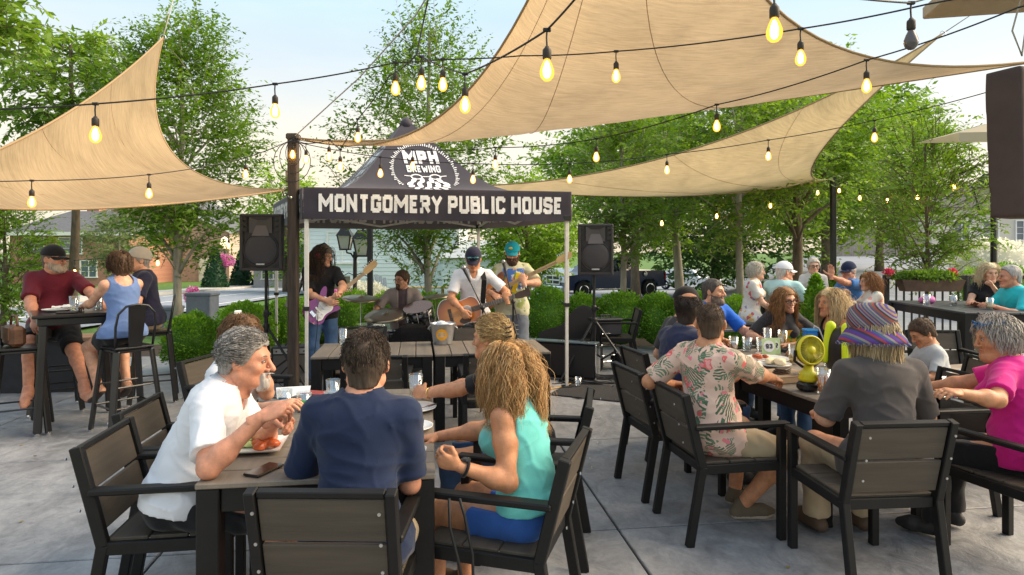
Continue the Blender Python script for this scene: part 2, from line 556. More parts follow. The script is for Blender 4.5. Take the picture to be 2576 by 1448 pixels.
def strands(n,roots_ok,length,seed,head_M,wave=.0,wfreq=40.,comb=(0,-.4,-.6),grav=.5,r=.0035,seg=12,jitter=.3,part=.25,shoulder=True,sh_c=(0,-.035,-.315),sh_r=(.235,.135,.115),lenvar=.25,clump=0,hug=None,lift=.03):
 rng = np.random.default_rng(seed)
 R0 = np.zeros((0,3))
 while len(R0) < n:
  u = rng.normal(size=(n * 3,3)); u /= np.linalg.norm(u,axis=1)[:,None]
  p = CRAN_C + u * (CRAN_R + .004)
  R0 = np.concatenate([R0,p[roots_ok(p)]])
 p = R0[:n].copy()
 Mi = np.asarray(head_M).T
 g = Mi @ np.array((0,0,-1.0))
 nrm = unit_rows((p - CRAN_C) / CRAN_R ** 2)
 side = np.sign(p[:,0])[:,None] * np.array((1.,0,0)) * part
 d = unit_rows(nrm * lift + np.array(comb) + side + rng.normal(size=p.shape) * jitter * .4)
 d = unit_rows(d - nrm * np.minimum((d * nrm).sum(1),0)[:,None])
 L = length * (1 + lenvar * rng.uniform(-1,1,n))
 st = (L / seg)[:,None]
 kk = 2.2 if clump else 5.
 ph = 5.5 * noise3(p[:,0] * kk,p[:,1] * kk,p[:,2] * kk,seed) + 2.5 * noise3(p[:,0] * kk * 3,p[:,1] * kk * 3,p[:,2] * kk * 3,seed + 4) + rng.normal(size=n) * .8
 fr = wfreq * (1 + .10 * rng.uniform(-1,1,n))
 pts = [p.copy()]
 CR = CRAN_R + .006 + rng.uniform(0,.010,n)[:,None]
 if hug is not None: CR = CRAN_R + hug * (.8 + .45 * rng.random(n) + .9 * rng.random(n) ** 5)[:,None]
 for i in range(seg):
  d = unit_rows(d + g * grav * (0.25 + .75 * min(1,i / 4)) + rng.normal(size=p.shape) * jitter * .12)
  p = p + d * st
  for c_,r_ in ((CRAN_C,CR),(np.array((0,.012,-.05)),np.array((.074,.076,.10))),(np.array((0,-.028,-.13)),np.array((.07,.07,.12)))) + (((np.array(sh_c),np.array(sh_r)),) if shoulder else ()):
   q = (p - c_) / r_
   l = np.linalg.norm(q,axis=1)
   m = (l < 1) if (hug is None or c_ is not CRAN_C) else (l < 9)
   if m.any():
    p[m] = c_ + q[m] / l[m][:,None] * (r_[m] if getattr(r_,'ndim',1) == 2 else r_)
  prev = pts[-1]
  dd = p - prev
  d = unit_rows(dd)
  p = prev + d * st
  pts.append(p.copy())
 T = np.stack(pts,1)                                   # n, seg+1, 3
 okm = ~((T[...,1] > .066) & (np.abs(T[...,0]) < .068) & (T[...,2] < .040)).any(1)   # no locks across the face
 T,st,ph,fr,n = T[okm],st[okm],ph[okm],fr[okm],int(okm.sum())
 if wave:
  s = np.arange(seg + 1)[None,:] * st
  amp = wave * np.clip(np.arange(seg + 1) / 4.,0,1)[None,:]
  tang = np.gradient(T,axis=1); tang /= np.linalg.norm(tang,axis=2)[...,None] + 1e-9
  nn = unit_rows(T.reshape(-1,3) - np.array((0,-.02,-.05))).reshape(T.shape)
  b = np.cross(tang,nn); b /= np.linalg.norm(b,axis=2)[...,None] + 1e-9
  T = T + b * (amp * np.sin(fr[:,None] * s + ph[:,None]))[...,None] + nn * (np.abs(amp) * (.7 + .7 * np.cos(fr[:,None] * s + ph[:,None] + .8)))[...,None]
 return ribbon_tubes(T,r,rng)
def unit_rows(a):
 return a / (np.linalg.norm(a,axis=-1)[...,None] + 1e-9)
def ribbon_tubes(T,r,rng=None):
 n,m,_ = T.shape
 tang = unit_rows(np.gradient(T,axis=1))
 ref = np.zeros_like(tang); ref[...,0] = .31; ref[...,1] = .77; ref[...,2] = .55
 a = unit_rows(np.cross(tang,ref)); b = np.cross(tang,a)
 tap = np.interp(np.linspace(0,1,m),[0,.1,.6,1],[.8,1.,.9,.15])
 rr = (r * tap)[None,:,None]
 if rng is not None: rr = rr * rng.uniform(.7,1.3,(n,1,1))
 V = np.stack([T + rr * (a * math.cos(t) + b * math.sin(t)) for t in (0,2.094,4.189)],2).reshape(-1,3)
 base = (np.arange(n)[:,None] * m + np.arange(m - 1)[None,:]).ravel() * 3
 Q = np.concatenate([np.stack([base + k,base + (k + 1) % 3,base + 3 + (k + 1) % 3,base + 3 + k],1) for k in range(3)])
 return V,Q
# ---- hands (canonical right hand: wrist at 0, fingers +y, palm faces -z, thumb towards -x)
HANDS = {}
def hand_mesh(pose):
 if pose in HANDS: return HANDS[pose]
 curl = {'relax': (.35,.45,.3),'grip': (.75,.95,.6),'fist': (1.3,1.5,.9),'flat': (.08,.1,.05),'pinch': (.9,.7,.4),'open': (.02,.06,.04)}[pose]
 fl = Field((-.10,-.05,-.11),(.075,.21,.06),.0042)
 fl.rc((0,-.04,0),(0,.015,0),.025,.024,k=.015)
 fl.ell((.002,.05,0),(.041,.053,.0155),k=.015)
 spread = .035 if pose == 'open' else .012
 for i,(x,L,y0) in enumerate(((-.029,.070,.088),(-.0095,.079,.093),(.0105,.073,.090),(.029,.057,.081))):
  p = np.array((x,y0 - .012,-.001)); a = 0.0
  lat = x * spread / .03
  fl.rc((x * .6,.04,0),p,.011,.0095,k=.012)
  for ph,(seg,frac) in enumerate(((.46,0),(.31,0),(.23,0))):
   a += curl[ph] * (1.0 + .06 * i)
   q = p + L * seg * np.array((lat * 12 * .08,math.cos(a),-math.sin(a)))
   fl.rc(p,q,.0092 - .0008 * ph,.0086 - .0008 * ph,k=.004)
   p = q
 th = {'grip': ((-.055,.055,-.032),(-.035,.085,-.052)),'fist': ((-.05,.06,-.028),(-.02,.08,-.045)),'pinch': ((-.05,.06,-.035),(-.032,.095,-.06)),'open': ((-.075,.06,-.005),(-.095,.085,-.002))}.get(pose,((-.058,.06,-.018),(-.064,.092,-.026)))
 fl.rc((-.02,.018,-.004),(-.044,.036,-.012),.016,.0125,k=.012)
 fl.rc((-.044,.036,-.012),th[0],.0118,.0102,k=.006)
 fl.rc(th[0],th[1],.0100,.0085,k=.005)
 V,Q = fl.mesh()
 V = relax(V,Q,1,.3)
 HANDS[pose] = (V,Q)
 return HANDS[pose]
def two_bone(a,t,l1,l2,pole):
 a,t,pole = (np.asarray(v,float) for v in (a,t,pole))
 d = t - a; L = np.linalg.norm(d)
 mx = (l1 + l2) * .995
 if L > mx: t = a + d / L * mx; d = t - a; L = mx
 x = (l1 * l1 - l2 * l2 + L * L) / (2 * L)
 y = math.sqrt(max(l1 * l1 - x * x,1e-6))
 u = d / L
 pp = pole - u * (pole @ u)
 return a + u * x + unit(pp) * y,t
def rot_to(y_dir,z_hint):
 y = unit(y_dir); z = np.asarray(z_hint,float); z = z - y * (z @ y)
 if np.linalg.norm(z) < 1e-4: z = np.cross(y,(1,0,0))
 z = unit(z); x = np.cross(y,z)
 return np.stack([x,y,z],1)
def euler_np(yaw,pitch,roll=0.):
 return np.array(Matrix.Rotation(yaw,3,'Z') @ Matrix.Rotation(pitch,3,'X') @ Matrix.Rotation(roll,3,'Y'))
def skin_mat(name,col):
 return mat('skin_' + name,col,rough=.5,var=.2,vscale=24,bump=.22,bscale=140,spec=.38)
def cloth_mat(name,col,rough=.85,var=.10,bump=.35,bscale=30,sheen=.15,vscale=5):
 nm = 'cloth_' + name
 if nm in MATS: return MATS[nm]
 m = mat(nm,col,rough=rough,var=var,vscale=vscale,spec=.2,sheen=sheen)
 add_wrinkles(m,bump)
 return m
def add_wrinkles(m,k=.35):
 n,l = m.node_tree.nodes,m.node_tree.links; b = n['Principled BSDF']
 tc = n.new('ShaderNodeTexCoord'); mp = n.new('ShaderNodeMapping'); mp.inputs['Scale'].default_value = (1,1,1.7); mp.inputs['Rotation'].default_value = (.3,.5,.2)
 l.new(tc.outputs['Object'],mp.inputs['Vector'])
 z = n.new('ShaderNodeTexNoise'); z.noise_type = 'RIDGED_MULTIFRACTAL'; z.inputs['Scale'].default_value = 5.5; z.inputs['Detail'].default_value = 2.5; z.inputs['Distortion'].default_value = .9
 l.new(mp.outputs['Vector'],z.inputs['Vector'])
 b1 = n.new('ShaderNodeBump'); b1.inputs['Strength'].default_value = min(1,k * 1.3); b1.inputs['Distance'].default_value = .007; l.new(z.outputs['Fac'],b1.inputs['Height'])
 w = n.new('ShaderNodeTexNoise'); w.inputs['Scale'].default_value = 260; w.inputs['Detail'].default_value = 2; l.new(tc.outputs['Object'],w.inputs['Vector'])
 b2 = n.new('ShaderNodeBump'); b2.inputs['Strength'].default_value = .3; b2.inputs['Distance'].default_value = .002; l.new(w.outputs['Fac'],b2.inputs['Height'])
 l.new(b1.outputs['Normal'],b2.inputs['Normal']); l.new(b2.outputs['Normal'],b.inputs['Normal'])
def hair_mat(name,col):
 nm = 'hair_' + name
 if nm in MATS: return MATS[nm]
 return mat(nm,col,rough=.6,var=.42,vscale=80,bump=.6,bscale=170,spec=.3,stretch=(1,1,.15))
def person(label,loc,yaw,*,sex='m',scale=1.0,hipz=.54,lean=.1,slump=.1,side=0.,twist=0.,head=(0,0,0),head_fwd=.02,
   handL=None,handR=None,poleL=(-.5,-.4,-.7),poleR=(.5,-.4,-.7),poseL='relax',poseR='relax',palmL=None,palmR=None,
   fingL=None,fingR=None,footL=None,footR=None,skin='fair',belly=0.,heavy=0.,bust=0.,h=.0095,
   shirt=None,sleeve=.62,hem=-.04,neck='crew',shorts=False,pants=None,shoes=None,hair=None,headkind=None,tank=False,tucked=False,
   kneeL=(-.12,1,.35),kneeR=(.12,1,.35),fold=.0075,legs=True,seed=1.0,collar=None,eyes=(.10,.06,.03),brow=None,sock=None,
   child=False,shoulder=None):
 fem = sex == 'f'
 sw = shoulder or (.140 if fem else .166)
 if child: sw = .125
 lean_l,lean_u = lean * .75,lean + slump
 up1 = np.array((math.sin(side) * .6,math.sin(lean_l),math.cos(lean_l))); up1 = unit(up1)
 up2 = unit(np.array((math.sin(side),math.sin(lean_u),math.cos(lean_u))))
 H = np.array((0,0,hipz / scale))
 W = H + .17 * up1
 rgt = unit(np.array((math.cos(twist),math.sin(twist),0)))
 rgt = unit(rgt - up2 * (rgt @ up2))
 fwd = np.cross(up2,rgt)
 C = W + .17 * up2
 N = W + .335 * up2 - .012 * fwd
 Sh = [W + .285 * up2 + s * sw * rgt - .01 * fwd for s in (-1,1)]     # left (-x) then right
 hM = euler_np(*head)
 hs = .97 if fem else 1.0
 if child: hs = .95
 neck_dir = unit(up2 * .55 + np.array((0,0,.45)) + hM[:,1] * .10)
 HC = N + neck_dir * .145 + fwd * head_fwd
 chestR = np.stack([rgt,fwd,up2],1)
 pr = unit(np.array((1.,0,0))); pf = np.cross(up1,pr); pelR = np.stack([pr,unit(pf),up1],1)
 hipw = .092 if not fem else .095
 Hip = [H + np.array((s * hipw,0,0)) for s in (-1,1)]
 la,lf = (.285,.25) if not fem else (.265,.235)
 if child: la,lf = .235,.21
 lt,ls = .42,.41
 if child: lt,ls = .36,.35
 # arms
 arms = []
 for i,(tgt,pole) in enumerate(((handL,poleL),(handR,poleR))):
  s = -1 if i == 0 else 1
  if tgt is None: tgt = Sh[i] + np.array((s * .05,.10,-.45))
  else: tgt = np.asarray(tgt,float) / scale
  el,wr = two_bone(Sh[i],tgt,la,lf,pole)
  arms.append((Sh[i],el,wr))
 feet = []
 for i,ft in enumerate((footL,footR)):
  s = -1 if i == 0 else 1
  if ft is None: ft = np.array((s * .13,.42,.09)) if hipz < .7 * scale else np.array((s * .12,.02,.085))
  else: ft = np.asarray(ft,float) / scale
  kn,an = two_bone(Hip[i],ft,lt,ls,(kneeL,kneeR)[i])
  feet.append((Hip[i],kn,an))
 ar = .9 if fem else 1.0
 ar *= 1 + .35 * heavy
 if child: ar *= .82
 wd = 1 + .28 * heavy
 def torso(fl,grow=0.,k=.038):
  sx = .93 if fem else 1.
  fl.ell(H + up1 * .03 - pf * .01,(.158 * wd * (1.03 if fem else .97),.116 * wd,.120),pelR,k=k,grow=grow)
  fl.ell(W - up1 * .01 + fwd * belly * .35,(.132 * wd * sx,.100 * wd + belly * .6,.15),pelR,k=k,grow=grow)
  if belly: fl.ell(W - up1 * .05 + fwd * (.04 + belly * .6),(.13 * wd,.09 + belly,.12),pelR,k=k,grow=grow)
  fl.ell(C + up2 * .03,(.148 * wd * sx,.104 * (1 + .2 * heavy),.165),chestR,k=k,grow=grow)
  fl.ell(W + .27 * up2 - fwd * .012,((sw - .002) * (1 + .06 * heavy),.074 * (1 + .2 * heavy),.060),chestR,k=k,grow=grow)
  fl.rc(N - up2 * .06,N + up2 * .02,.078 * (.9 if fem else 1),.056,k=.05,grow=grow * .6)
  for q_ in Sh: fl.rc(N - up2 * .005,q_ + up2 * .012,.046,.036,k=.03,grow=grow * .8)
  if bust:
   for s in (-1,1): fl.ell(C + up2 * .015 + rgt * s * .068 + fwd * (.085 + bust * .3),(.062,.05 + bust,.062),chestR,k=.04,grow=grow)
 nr = .047 if fem else .056
 nr *= 1 + .15 * heavy
 allp = [H,W,C,N,HC + (0,0,.1)] + [q for a in arms for q in a] + [q for a in feet for q in a]
 lo = np.min(allp,0) - .30; hi = np.max(allp,0) + .30
 if not legs: lo[2] = max(lo[2],H[2] - .25)
 lo[2] = max(lo[2],-.02)
 # --- body
 fl = Field(lo,hi,h)
 torso(fl)
 for i,(a,e,w_) in enumerate(arms):
  fl.rc(a,e,.049 * ar,.039 * ar,k=.04)
  fl.ell(a + (e - a) * .35,(.045 * ar,) * 3,k=.03)
  fl.rc(e,w_,.041 * ar,.027 * (.92 if fem else 1),k=.02)
  fl.ell(e + (w_ - e) * .28,(.042 * ar,) * 3,k=.03)
 if legs:
  for i,(a,kn,an) in enumerate(feet):
   lw = (1 + .25 * heavy) * (.80 if child else 1)
   fl.rc(a,kn,.088 * lw,.058 * lw,k=.04)
   fl.rc(kn,an,.056 * lw,.036 * lw,k=.03)
   b = kn + (an - kn) * .3
   kd = unit(kn - (a + an) / 2)
   fl.ell(b - kd * .018,(.047 * lw,.047 * lw,.062 * lw),k=.03)
 fl.rc(N - neck_dir * .02,HC + hM @ np.array((0,-.02,-.07)),nr + .003,nr - .001,k=.04)
 V,Q = fl.mesh()
 V = relax(V,Q,1,.5)
 parts_v,parts_q,parts_m = [V],[Q],[np.zeros(len(Q),int)]
 cnt = len(V)
 def addm(v,q,m):
  nonlocal cnt
  parts_v.append(v); parts_q.append(np.asarray(q) + cnt); parts_m.append(m if hasattr(m,'__len__') else np.full(len(q),m)); cnt += len(v)
 # --- head
 hk = headkind or (('c' if child else ('f' if fem else 'm')) + ('h' if heavy > .35 else ''))
 hv,hq,hmi,_ = head_field(hk)
 addm(hv * hs @ hM.T + HC,hq,hmi)
 for s in (-1,1):
  ev,ef = ball_np((s * .0305,.0845,.0045),(.0112,.0106,.0068),10,6)
  addm(ev * hs @ hM.T + HC,ef,2)
  iv,if_ = ball_np((s * .0305,.0907,.0036),(.0056,.0056,.0058),8,5)
  addm(iv * hs @ hM.T + HC,if_,3)
  # eyelid crease and brow
  bt = []
  for t in np.linspace(0,1,5):
   bt.append((s * (.014 + .034 * t),.0945 - .012 * t * t,.0255 + .006 * math.sin(t * 2.6) - .004 * t))
  bm = MB().tube(bt,[.0022,.0034,.0034,.0028,.0012],5)
  addm(np.array(bm.v) * hs @ hM.T + HC,np.array([f for f in bm.f if len(f) == 4]),4)
  lt_ = [(s * (.019 + .024 * t),.0975 - .010 * (2 * t - 1) ** 2 - .003 * t,.0065 + .0065 * math.sin(t * 3.1416)) for t in np.linspace(0,1,5)]
  bm = MB().tube(lt_,.0022,5)
  addm(np.array(bm.v) * hs @ hM.T + HC,np.array([f for f in bm.f if len(f) == 4]),5)
 if 's' in hk[1:]:
  bm = MB().ball((0,.0905,-.0635),(.021,.009,.0068),12,6)
  addm(np.array(bm.v) * hs @ hM.T + HC,np.array([f for f in bm.f if len(f) == 4]),6)
 # --- hands
 for i,(pose,palm,fing) in enumerate(((poseL,palmL,fingL),(poseR,palmR,fingR))):
  s = -1 if i == 0 else 1
  a,e,w_ = arms[i]
  fd = unit(w_ - e) if fing is None else unit(fing)
  zb = -np.asarray(palm,float) if palm is not None else np.array((s * .35,-.1,.9))
  Rm = rot_to(fd,zb)
  hv2,hq2 = hand_mesh(pose)
  hv2 = hv2.copy(); q2 = hq2
  if i == 0: hv2 = hv2 * np.array((-1,1,1)); q2 = hq2[:,::-1]
  hsz = (.92 if fem else 1.02) * (.85 if child else 1)
  addm(hv2 * hsz @ Rm.T + w_,q2,0)
 # --- bare feet inside shoes
 V = np.concatenate(parts_v); Q = np.concatenate(parts_q); M = np.concatenate(parts_m)
 SK = {'fair': (.66,.345,.22),'tan': (.55,.25,.13),'red': (.62,.28,.175),'pale': (.70,.40,.27),'brown': (.47,.205,.105)}
 sk = skin_mat(skin,SK[skin])
 hc = (hair or {}).get('col',(.1,.06,.03))
 bc = brow or tuple(v * .7 for v in hc)
 lipc = tuple(np.array(SK[skin]) * np.array((.86,.66,.70)))
 mats_ = [sk,mat('lips_' + skin,lipc,rough=.4),mat('eye_white',(.50,.47,.45),rough=.3),mat('iris_%d' % (int(eyes[0] * 100)),eyes,rough=.15),
    mat('brow_%02d_%02d' % (int(bc[0] * 99),int(bc[1] * 99)),bc,rough=.8),mat('lid_dark',(.16,.085,.06),rough=.7),mat('teeth',(.82,.80,.74),rough=.3)]
 me = np_mesh('person',V * scale,Q,mats_,True,M)
 root = link('person',me,loc=(loc[0],loc[1],loc[2] if len(loc) > 2 else 0),rz=yaw)
 tag(root,label,'person')
 J = dict(H=H,W=W,C=C,N=N,HC=HC,hM=hM,hs=hs,arms=arms,feet=feet,up1=up1,up2=up2,fwd=fwd,rgt=rgt,scale=scale,chestR=chestR,pelR=pelR)
 def kid(name,v,q,m,smooth=True,mi=None):
  return link(name,np_mesh(name,np.asarray(v) * scale,q,m,smooth,mi),root)
 # --- shirt
 if shirt is not None:
  slo,shi = lo.copy(),hi.copy()
  slo[2] = max(slo[2],H[2] + hem - .12)
  fs = Field(slo,shi,h * .95)
  g0 = .013
  torso(fs,grow=g0 - .002,k=.07)
  fs.ell(H + up1 * .02 - pf * .01,(.181 * wd * (1.03 if fem else .99),.139 * wd,.14),pelR,k=.03)
  lwS = (1 + .25 * heavy) * (.80 if child else 1)
  if hem < .02:
   for i,(a,kn,an) in enumerate(feet): fs.rc(a,a + (kn - a) * .12,.108 * lwS,.106 * lwS,k=.04)
  for i,(a,e,w_) in enumerate(arms):
   if tank: continue
   if sleeve <= 1.0:
    fs.rc(a - (e - a) * .02,e,.059 * ar,.060 * ar + .006 * (1 - heavy * .3),k=.035,cut1=sleeve)
   else:
    fs.rc(a - (e - a) * .02,e,.060 * ar,.054 * ar,k=.035)
    fs.rc(e,w_,.054 * ar,.042 * ar,k=.02,cut1=sleeve - 1.0)
  X,Y,Z = fs.grid()
  fs.F = fs.F + (noise3(X * 1.2,Y * 1.3,Z * 1.4,seed) * fold * .5 + (np.minimum(np.sqrt(np.abs(noise3(X * 2.4 + Z * 3.6,Y * 2.4 + Z * 2.2,Z * 1.5 - X * 1.6,seed * 2.3))),.62) - .5) * fold * 1.3 + (np.minimum(np.sqrt(np.abs(noise3(X * 3.8 - Z * 2.0,Y * 3.8 + Z,Z * 3.4 + X * 2,seed * 1.3))),.5) - .4) * fold * .9).astype(np.float32)
  # hem, sleeves and neck opening
  fs.cut(H + up1 * hem,-up1)
  nb = N + up2 * .015
  if neck == 'crew': fs.rc(N + neck_dir * .0,N + neck_dir * .2,nr + .012,nr + .02,k=.006,neg=True)
  elif neck == 'v':
   fs.rc(N + neck_dir * .0,N + neck_dir * .2,nr + .014,nr + .03,k=.006,neg=True)
   fs.rc(N + fwd * .085 - up2 * .13,N + fwd * .09 + up2 * .05,.008,.052,k=.004,neg=True)
  elif neck == 'scoop':
   fs.ell(N + fwd * .01 - up2 * .02,(.092,.14,.085),chestR,k=.008,neg=True)
  if tank:
   for i,(a,e,w_) in enumerate(arms):
    fs.rc(a + rgt * (1 if i else -1) * .035,a + (e - a) * .45 + rgt * (1 if i else -1) * .05,.075,.07,k=.012,neg=True)
  v,q = fs.mesh(); v = relax(v,q,1,.35)
  kid('shirt',v,q,shirt)
  if collar is not None:
   mb = MB(); ring,ring2 = [],[]
   nk = 22
   for j in range(nk):
    a_ = 2 * math.pi * (j + .5) / nk
    fr_ = math.sin(a_)          # +1 front
    if fr_ > .93: pass
    gap = 1.0
    base = N + up2 * (.012 - .035 * max(0,fr_)) + rgt * math.cos(a_) * (nr + .016) + fwd * (math.sin(a_) * (nr + .018) + .004)
    top = N + up2 * (.045 - .040 * max(0,fr_)) + neck_dir * .004 + rgt * math.cos(a_) * (nr + .010) + fwd * (math.sin(a_) * (nr + .012) + .008)
    drop = N + up2 * (-.005 - .075 * max(0,fr_) ** 2) + rgt * math.cos(a_) * (nr + .042) + fwd * (math.sin(a_) * (nr + .036) + .006)
    ring.append((base,top,drop))
   vs_,fs_ = [],[]
   for b_,t_,d_ in ring: vs_ += [b_,t_,d_,d_ - up2 * .005 * 1]
   for j in range(nk):
    a0 = 2 * math.pi * (j + .5) / nk; j2 = (j + 1) % nk
    if abs(a0 + math.pi / nk - math.pi / 2) < math.pi / nk * 1.2: continue
    for r0 in (0,1): fs_.append((j * 4 + r0,j2 * 4 + r0,j2 * 4 + r0 + 1,j * 4 + r0 + 1))
    fs_.append((j * 4 + 2,j2 * 4 + 2,j2 * 4 + 3,j * 4 + 3))
   o = kid('collar',np.array(vs_),np.array(fs_),collar)
 # --- trousers or shorts
 if pants is not None and legs:
  plo,phi = lo.copy(),hi.copy(); phi[2] = min(phi[2],H[2] + .22)
  fp = Field(plo,phi,h)
  fp.ell(H + up1 * .03 - pf * .01,(.160 * wd * (1.03 if fem else .98),.119 * wd,.124),pelR,k=.035,grow=.004)
  fp.ell(W - up1 * .03 + fwd * belly * .3,(.132 * wd,.100 * wd + belly * .5,.11),pelR,k=.035,grow=.003)
  lw = (1 + .25 * heavy) * (.80 if child else 1)
  for i,(a,kn,an) in enumerate(feet):
   if shorts:
    fr_ = shorts if isinstance(shorts,float) else .92
    fp.rc(a,kn,.102 * lw,.084 * lw,k=.05,cut1=fr_)
   else:
    fp.rc(a,kn,.098 * lw,.070 * lw,k=.05)
    fp.rc(kn,an,.069 * lw,.060 * lw,k=.03,cut1=.97)
  X,Y,Z = fp.grid()
  fp.F = fp.F + (noise3(X * 3,Y * 3,Z * 3,seed + 2) * fold + noise3(X * 8,Y * 8,Z * 6,seed + 4) * fold * .6).astype(np.float32)
  fp.cut(H + up1 * (.12 if tucked else .055),up1)
  v,q = fp.mesh(); v = relax(v,q,1,.5)
  kid('shorts' if shorts else 'trousers',v,q,pants)
 # --- shoes (or bare feet when shoes is None)
 if legs:
  for i,(a,kn,an) in enumerate(feet):
   s = -1 if i == 0 else 1
   if hipz < .7 * scale or True:
    fdv = np.array((kn - a)[:2].tolist() + [0.]); fdv = unit(fdv) if np.linalg.norm(fdv) > .12 else unit(np.array((s * .15,1,0)))
   low = an[2] < .16
   fy = fdv if low else unit(fdv * .85 + np.array((0,0,-.45)))
   ff = Field(an - .26,an + .26,.0085)
   dn = np.array((0,0,-1.)) if low else unit(np.array((0,0,-1.)) - fy * (fy[2] * -1))
   so = .072
   ball_ = an + fy * .125 + dn * (so - .030)
   heel = an - fy * .035 + dn * (so - .035)
   toe = an + fy * .185 + dn * (so - .024)
   gsh = 0 if shoes is None else .006
   ff.rc(heel,ball_,.034,.038,k=.03,grow=gsh)
   ff.rc(ball_,toe,.036,.022,k=.03,grow=gsh)
   ff.rc(an + dn * -.01,an + fy * .05 + dn * .03,.036,.034,k=.03,grow=gsh)
   pl = an + dn * (so + .004)
   ff.cut(pl,dn)
   v,q = ff.mesh(); v = relax(v,q,1,.4)
   if shoes is None:
    kid('foot',v,q,sk)
   else:
    cz = (v[q].mean(1) - pl) @ dn
    kid('shoe',v,q,list(shoes),mi=(cz > -.022).astype(int))
 # --- hair
 if hair: add_hair(root,J,hair,kid)
 root['built'] = 1
 del root['built']
 return root,J
def head_pts(J,v):
 return np.asarray(v) * J['hs'] @ J['hM'].T + J['HC']
def add_hair(root,J,hr,kid):
 st = hr['style']; col = hair_mat(hr.get('name','h%d' % int(1000 * hr['col'][0])),hr['col'])
 seed = hr.get('seed',1)
 M = J['hM']
 if st in ('short','buzz','receding','balding'):
  t = hr.get('t',.013 if st != 'buzz' else .005)
  bald = None
  if st == 'balding': bald = ((0,.02,.128),(.064,.105,.066))
  V,Q = hair_shell('high' if st in ('receding','balding') else 'norm',t,bald,lumps=.003 if st == 'buzz' else .0045,seed=seed)
  n = hr.get('n',0)
  if n:
   def ok(p):
    zl = hair_line(p[:,1],p[:,2],'high' if st in ('receding','balding') else 'norm')
    m = (p[:,2] > zl + .004) & (p[:,1] < .085)
    if bald: m &= (((p - np.array(bald[0])) / np.array(bald[1])) ** 2).sum(1) > 1.05
    return m
   v2,q2 = strands(n,ok,hr.get('len',.035),seed,M,comb=hr.get('comb',(0,-.9,-.3)),grav=.12,r=hr.get('r',.0015),seg=4,shoulder=False,jitter=.45,part=hr.get('part',.2),hug=t + .001)
   # lay the tips close to the shell
   nq = len(q2); sid = (np.arange(nq) % (nq // 3)) // 4
   mi = np.concatenate([np.zeros(len(Q),int),np.random.default_rng(seed).integers(0,3,sid.max() + 1)[sid]])
   Q = np.concatenate([Q,q2 + len(V)]); V = np.concatenate([V,v2])
   nm = hr.get('name','h')
   kid('hair',head_pts(J,V),Q,[col,hair_mat(nm + '_light',tuple(min(.9,c * 1.7 + .01) for c in hr['col'])),hair_mat(nm + '_dark',tuple(c * .5 for c in hr['col']))],mi=mi)
  else: kid('hair',head_pts(J,V),Q,col)
 elif st == 'curly':
  V,Q = hair_shell('low' if hr.get('low') else 'norm',.014,None,lumps=.008,seed=seed,puff=hr.get('puff',.02) * .6,drop=hr.get('drop',.02))
  def ok(p): return p[:,2] > hair_line(p[:,1],p[:,2],'norm') - .02
  v2,q2 = strands(int(1.8 * hr.get('n',420)),ok,hr.get('len',.10) * .75,seed,M,wave=.006,wfreq=80,comb=(0,-.5,-.1),grav=.35,r=hr.get('r',.0019),seg=12,jitter=.35,part=.4,shoulder=False,lift=.18)
  Q = np.concatenate([Q,q2 + len(V)]); V = np.concatenate([V,v2])
  kid('hair',head_pts(J,V),Q,col)
 elif st == 'long':
  V,Q = hair_shell('norm',.014,None,lumps=.004,seed=seed)
  front = hr.get('front',.045)
  def ok(p): return (p[:,2] > hair_line(p[:,1],p[:,2],'norm') + .0) & (p[:,1] < .083)
  v2,q2 = strands(int(1.9 * hr.get('n',1000)),ok,hr.get('len',.40),seed,M,wave=hr.get('wave',.008),wfreq=hr.get('wfreq',45),comb=hr.get('comb',(0,-.5,-.15)),grav=hr.get('grav',.6),r=.62 * hr.get('r',.0030),seg=hr.get('seg',18),jitter=.18,part=.5 * hr.get('part',.5),sh_c=hr.get('sh_c',(0,-.035,-.315)),sh_r=hr.get('sh_r',(.235,.135,.115)),clump=hr.get('clump',9),lenvar=hr.get('lenvar',.2))
  v3,q3 = strands(int(hr.get('fly',.12) * hr.get('n',1000)) + 1,ok,hr.get('len',.40) * .9,seed + 9,M,wave=.012,wfreq=60,comb=hr.get('comb',(0,-.5,-.15)),grav=.38,r=.0009,seg=hr.get('seg',18),jitter=.5,part=.4,lift=.14)
  q2 = np.concatenate([q2.reshape(3,-1,4),q3.reshape(3,-1,4) + len(v2)],1).reshape(-1,4); v2 = np.concatenate([v2,v3])
  Q = np.concatenate([Q,q2 + len(V)]); V = np.concatenate([V,v2])
  if hr.get('colors'):
   k = len(hr['colors']); mats_ = [hair_mat(hr['name'] + str(i),c) for i,c in enumerate(hr['colors'])]
   rng = np.random.default_rng(3); m = hr.get('seg',18)
   mi = np.zeros(len(Q),int); nq = len(q2)
   base = np.arange(nq) % (nq // 3)
   sid = base // m
   rc = rng.integers(0,k,size=sid.max() + 1)
   mi[len(Q) - nq:] = rc[sid]
   kid('hair',head_pts(J,V),Q,mats_,mi=mi)
  else:
   kid('hair',head_pts(J,V),Q,col)
 if hr.get('beard'):
  bl = hr['beard']
  _,_,_,hf = head_field('m')
  fl = Field((0,0,0),(.01,.01,.01),hf.h)
  fl.lo,fl.ax = hf.lo,hf.ax
  fl.F = hf.F - np.float32(.0045 + .35 * hr.get('beard_t',.01))
  if bl == 'full':
   fl2 = (0,.055,-.105); fl.ell(fl2,(.056,.05,.035 + hr.get('beard_len',.0)),k=.03)
  X,Y,Z = fl.grid()
  fl.F = fl.F + (noise3(X * 30,Y * 30,Z * 14,3.) * .0035).astype(np.float32)
  lim = np.interp(Y + 0 * Z,[-.02,.03,.07,.09,.13],[-.01,-.035,-.042,-.047,-.047]) if bl != 'goatee' else np.interp(Y + 0 * Z,[.05,.07,.09,.13],[-.3,-.06,-.045,-.045])
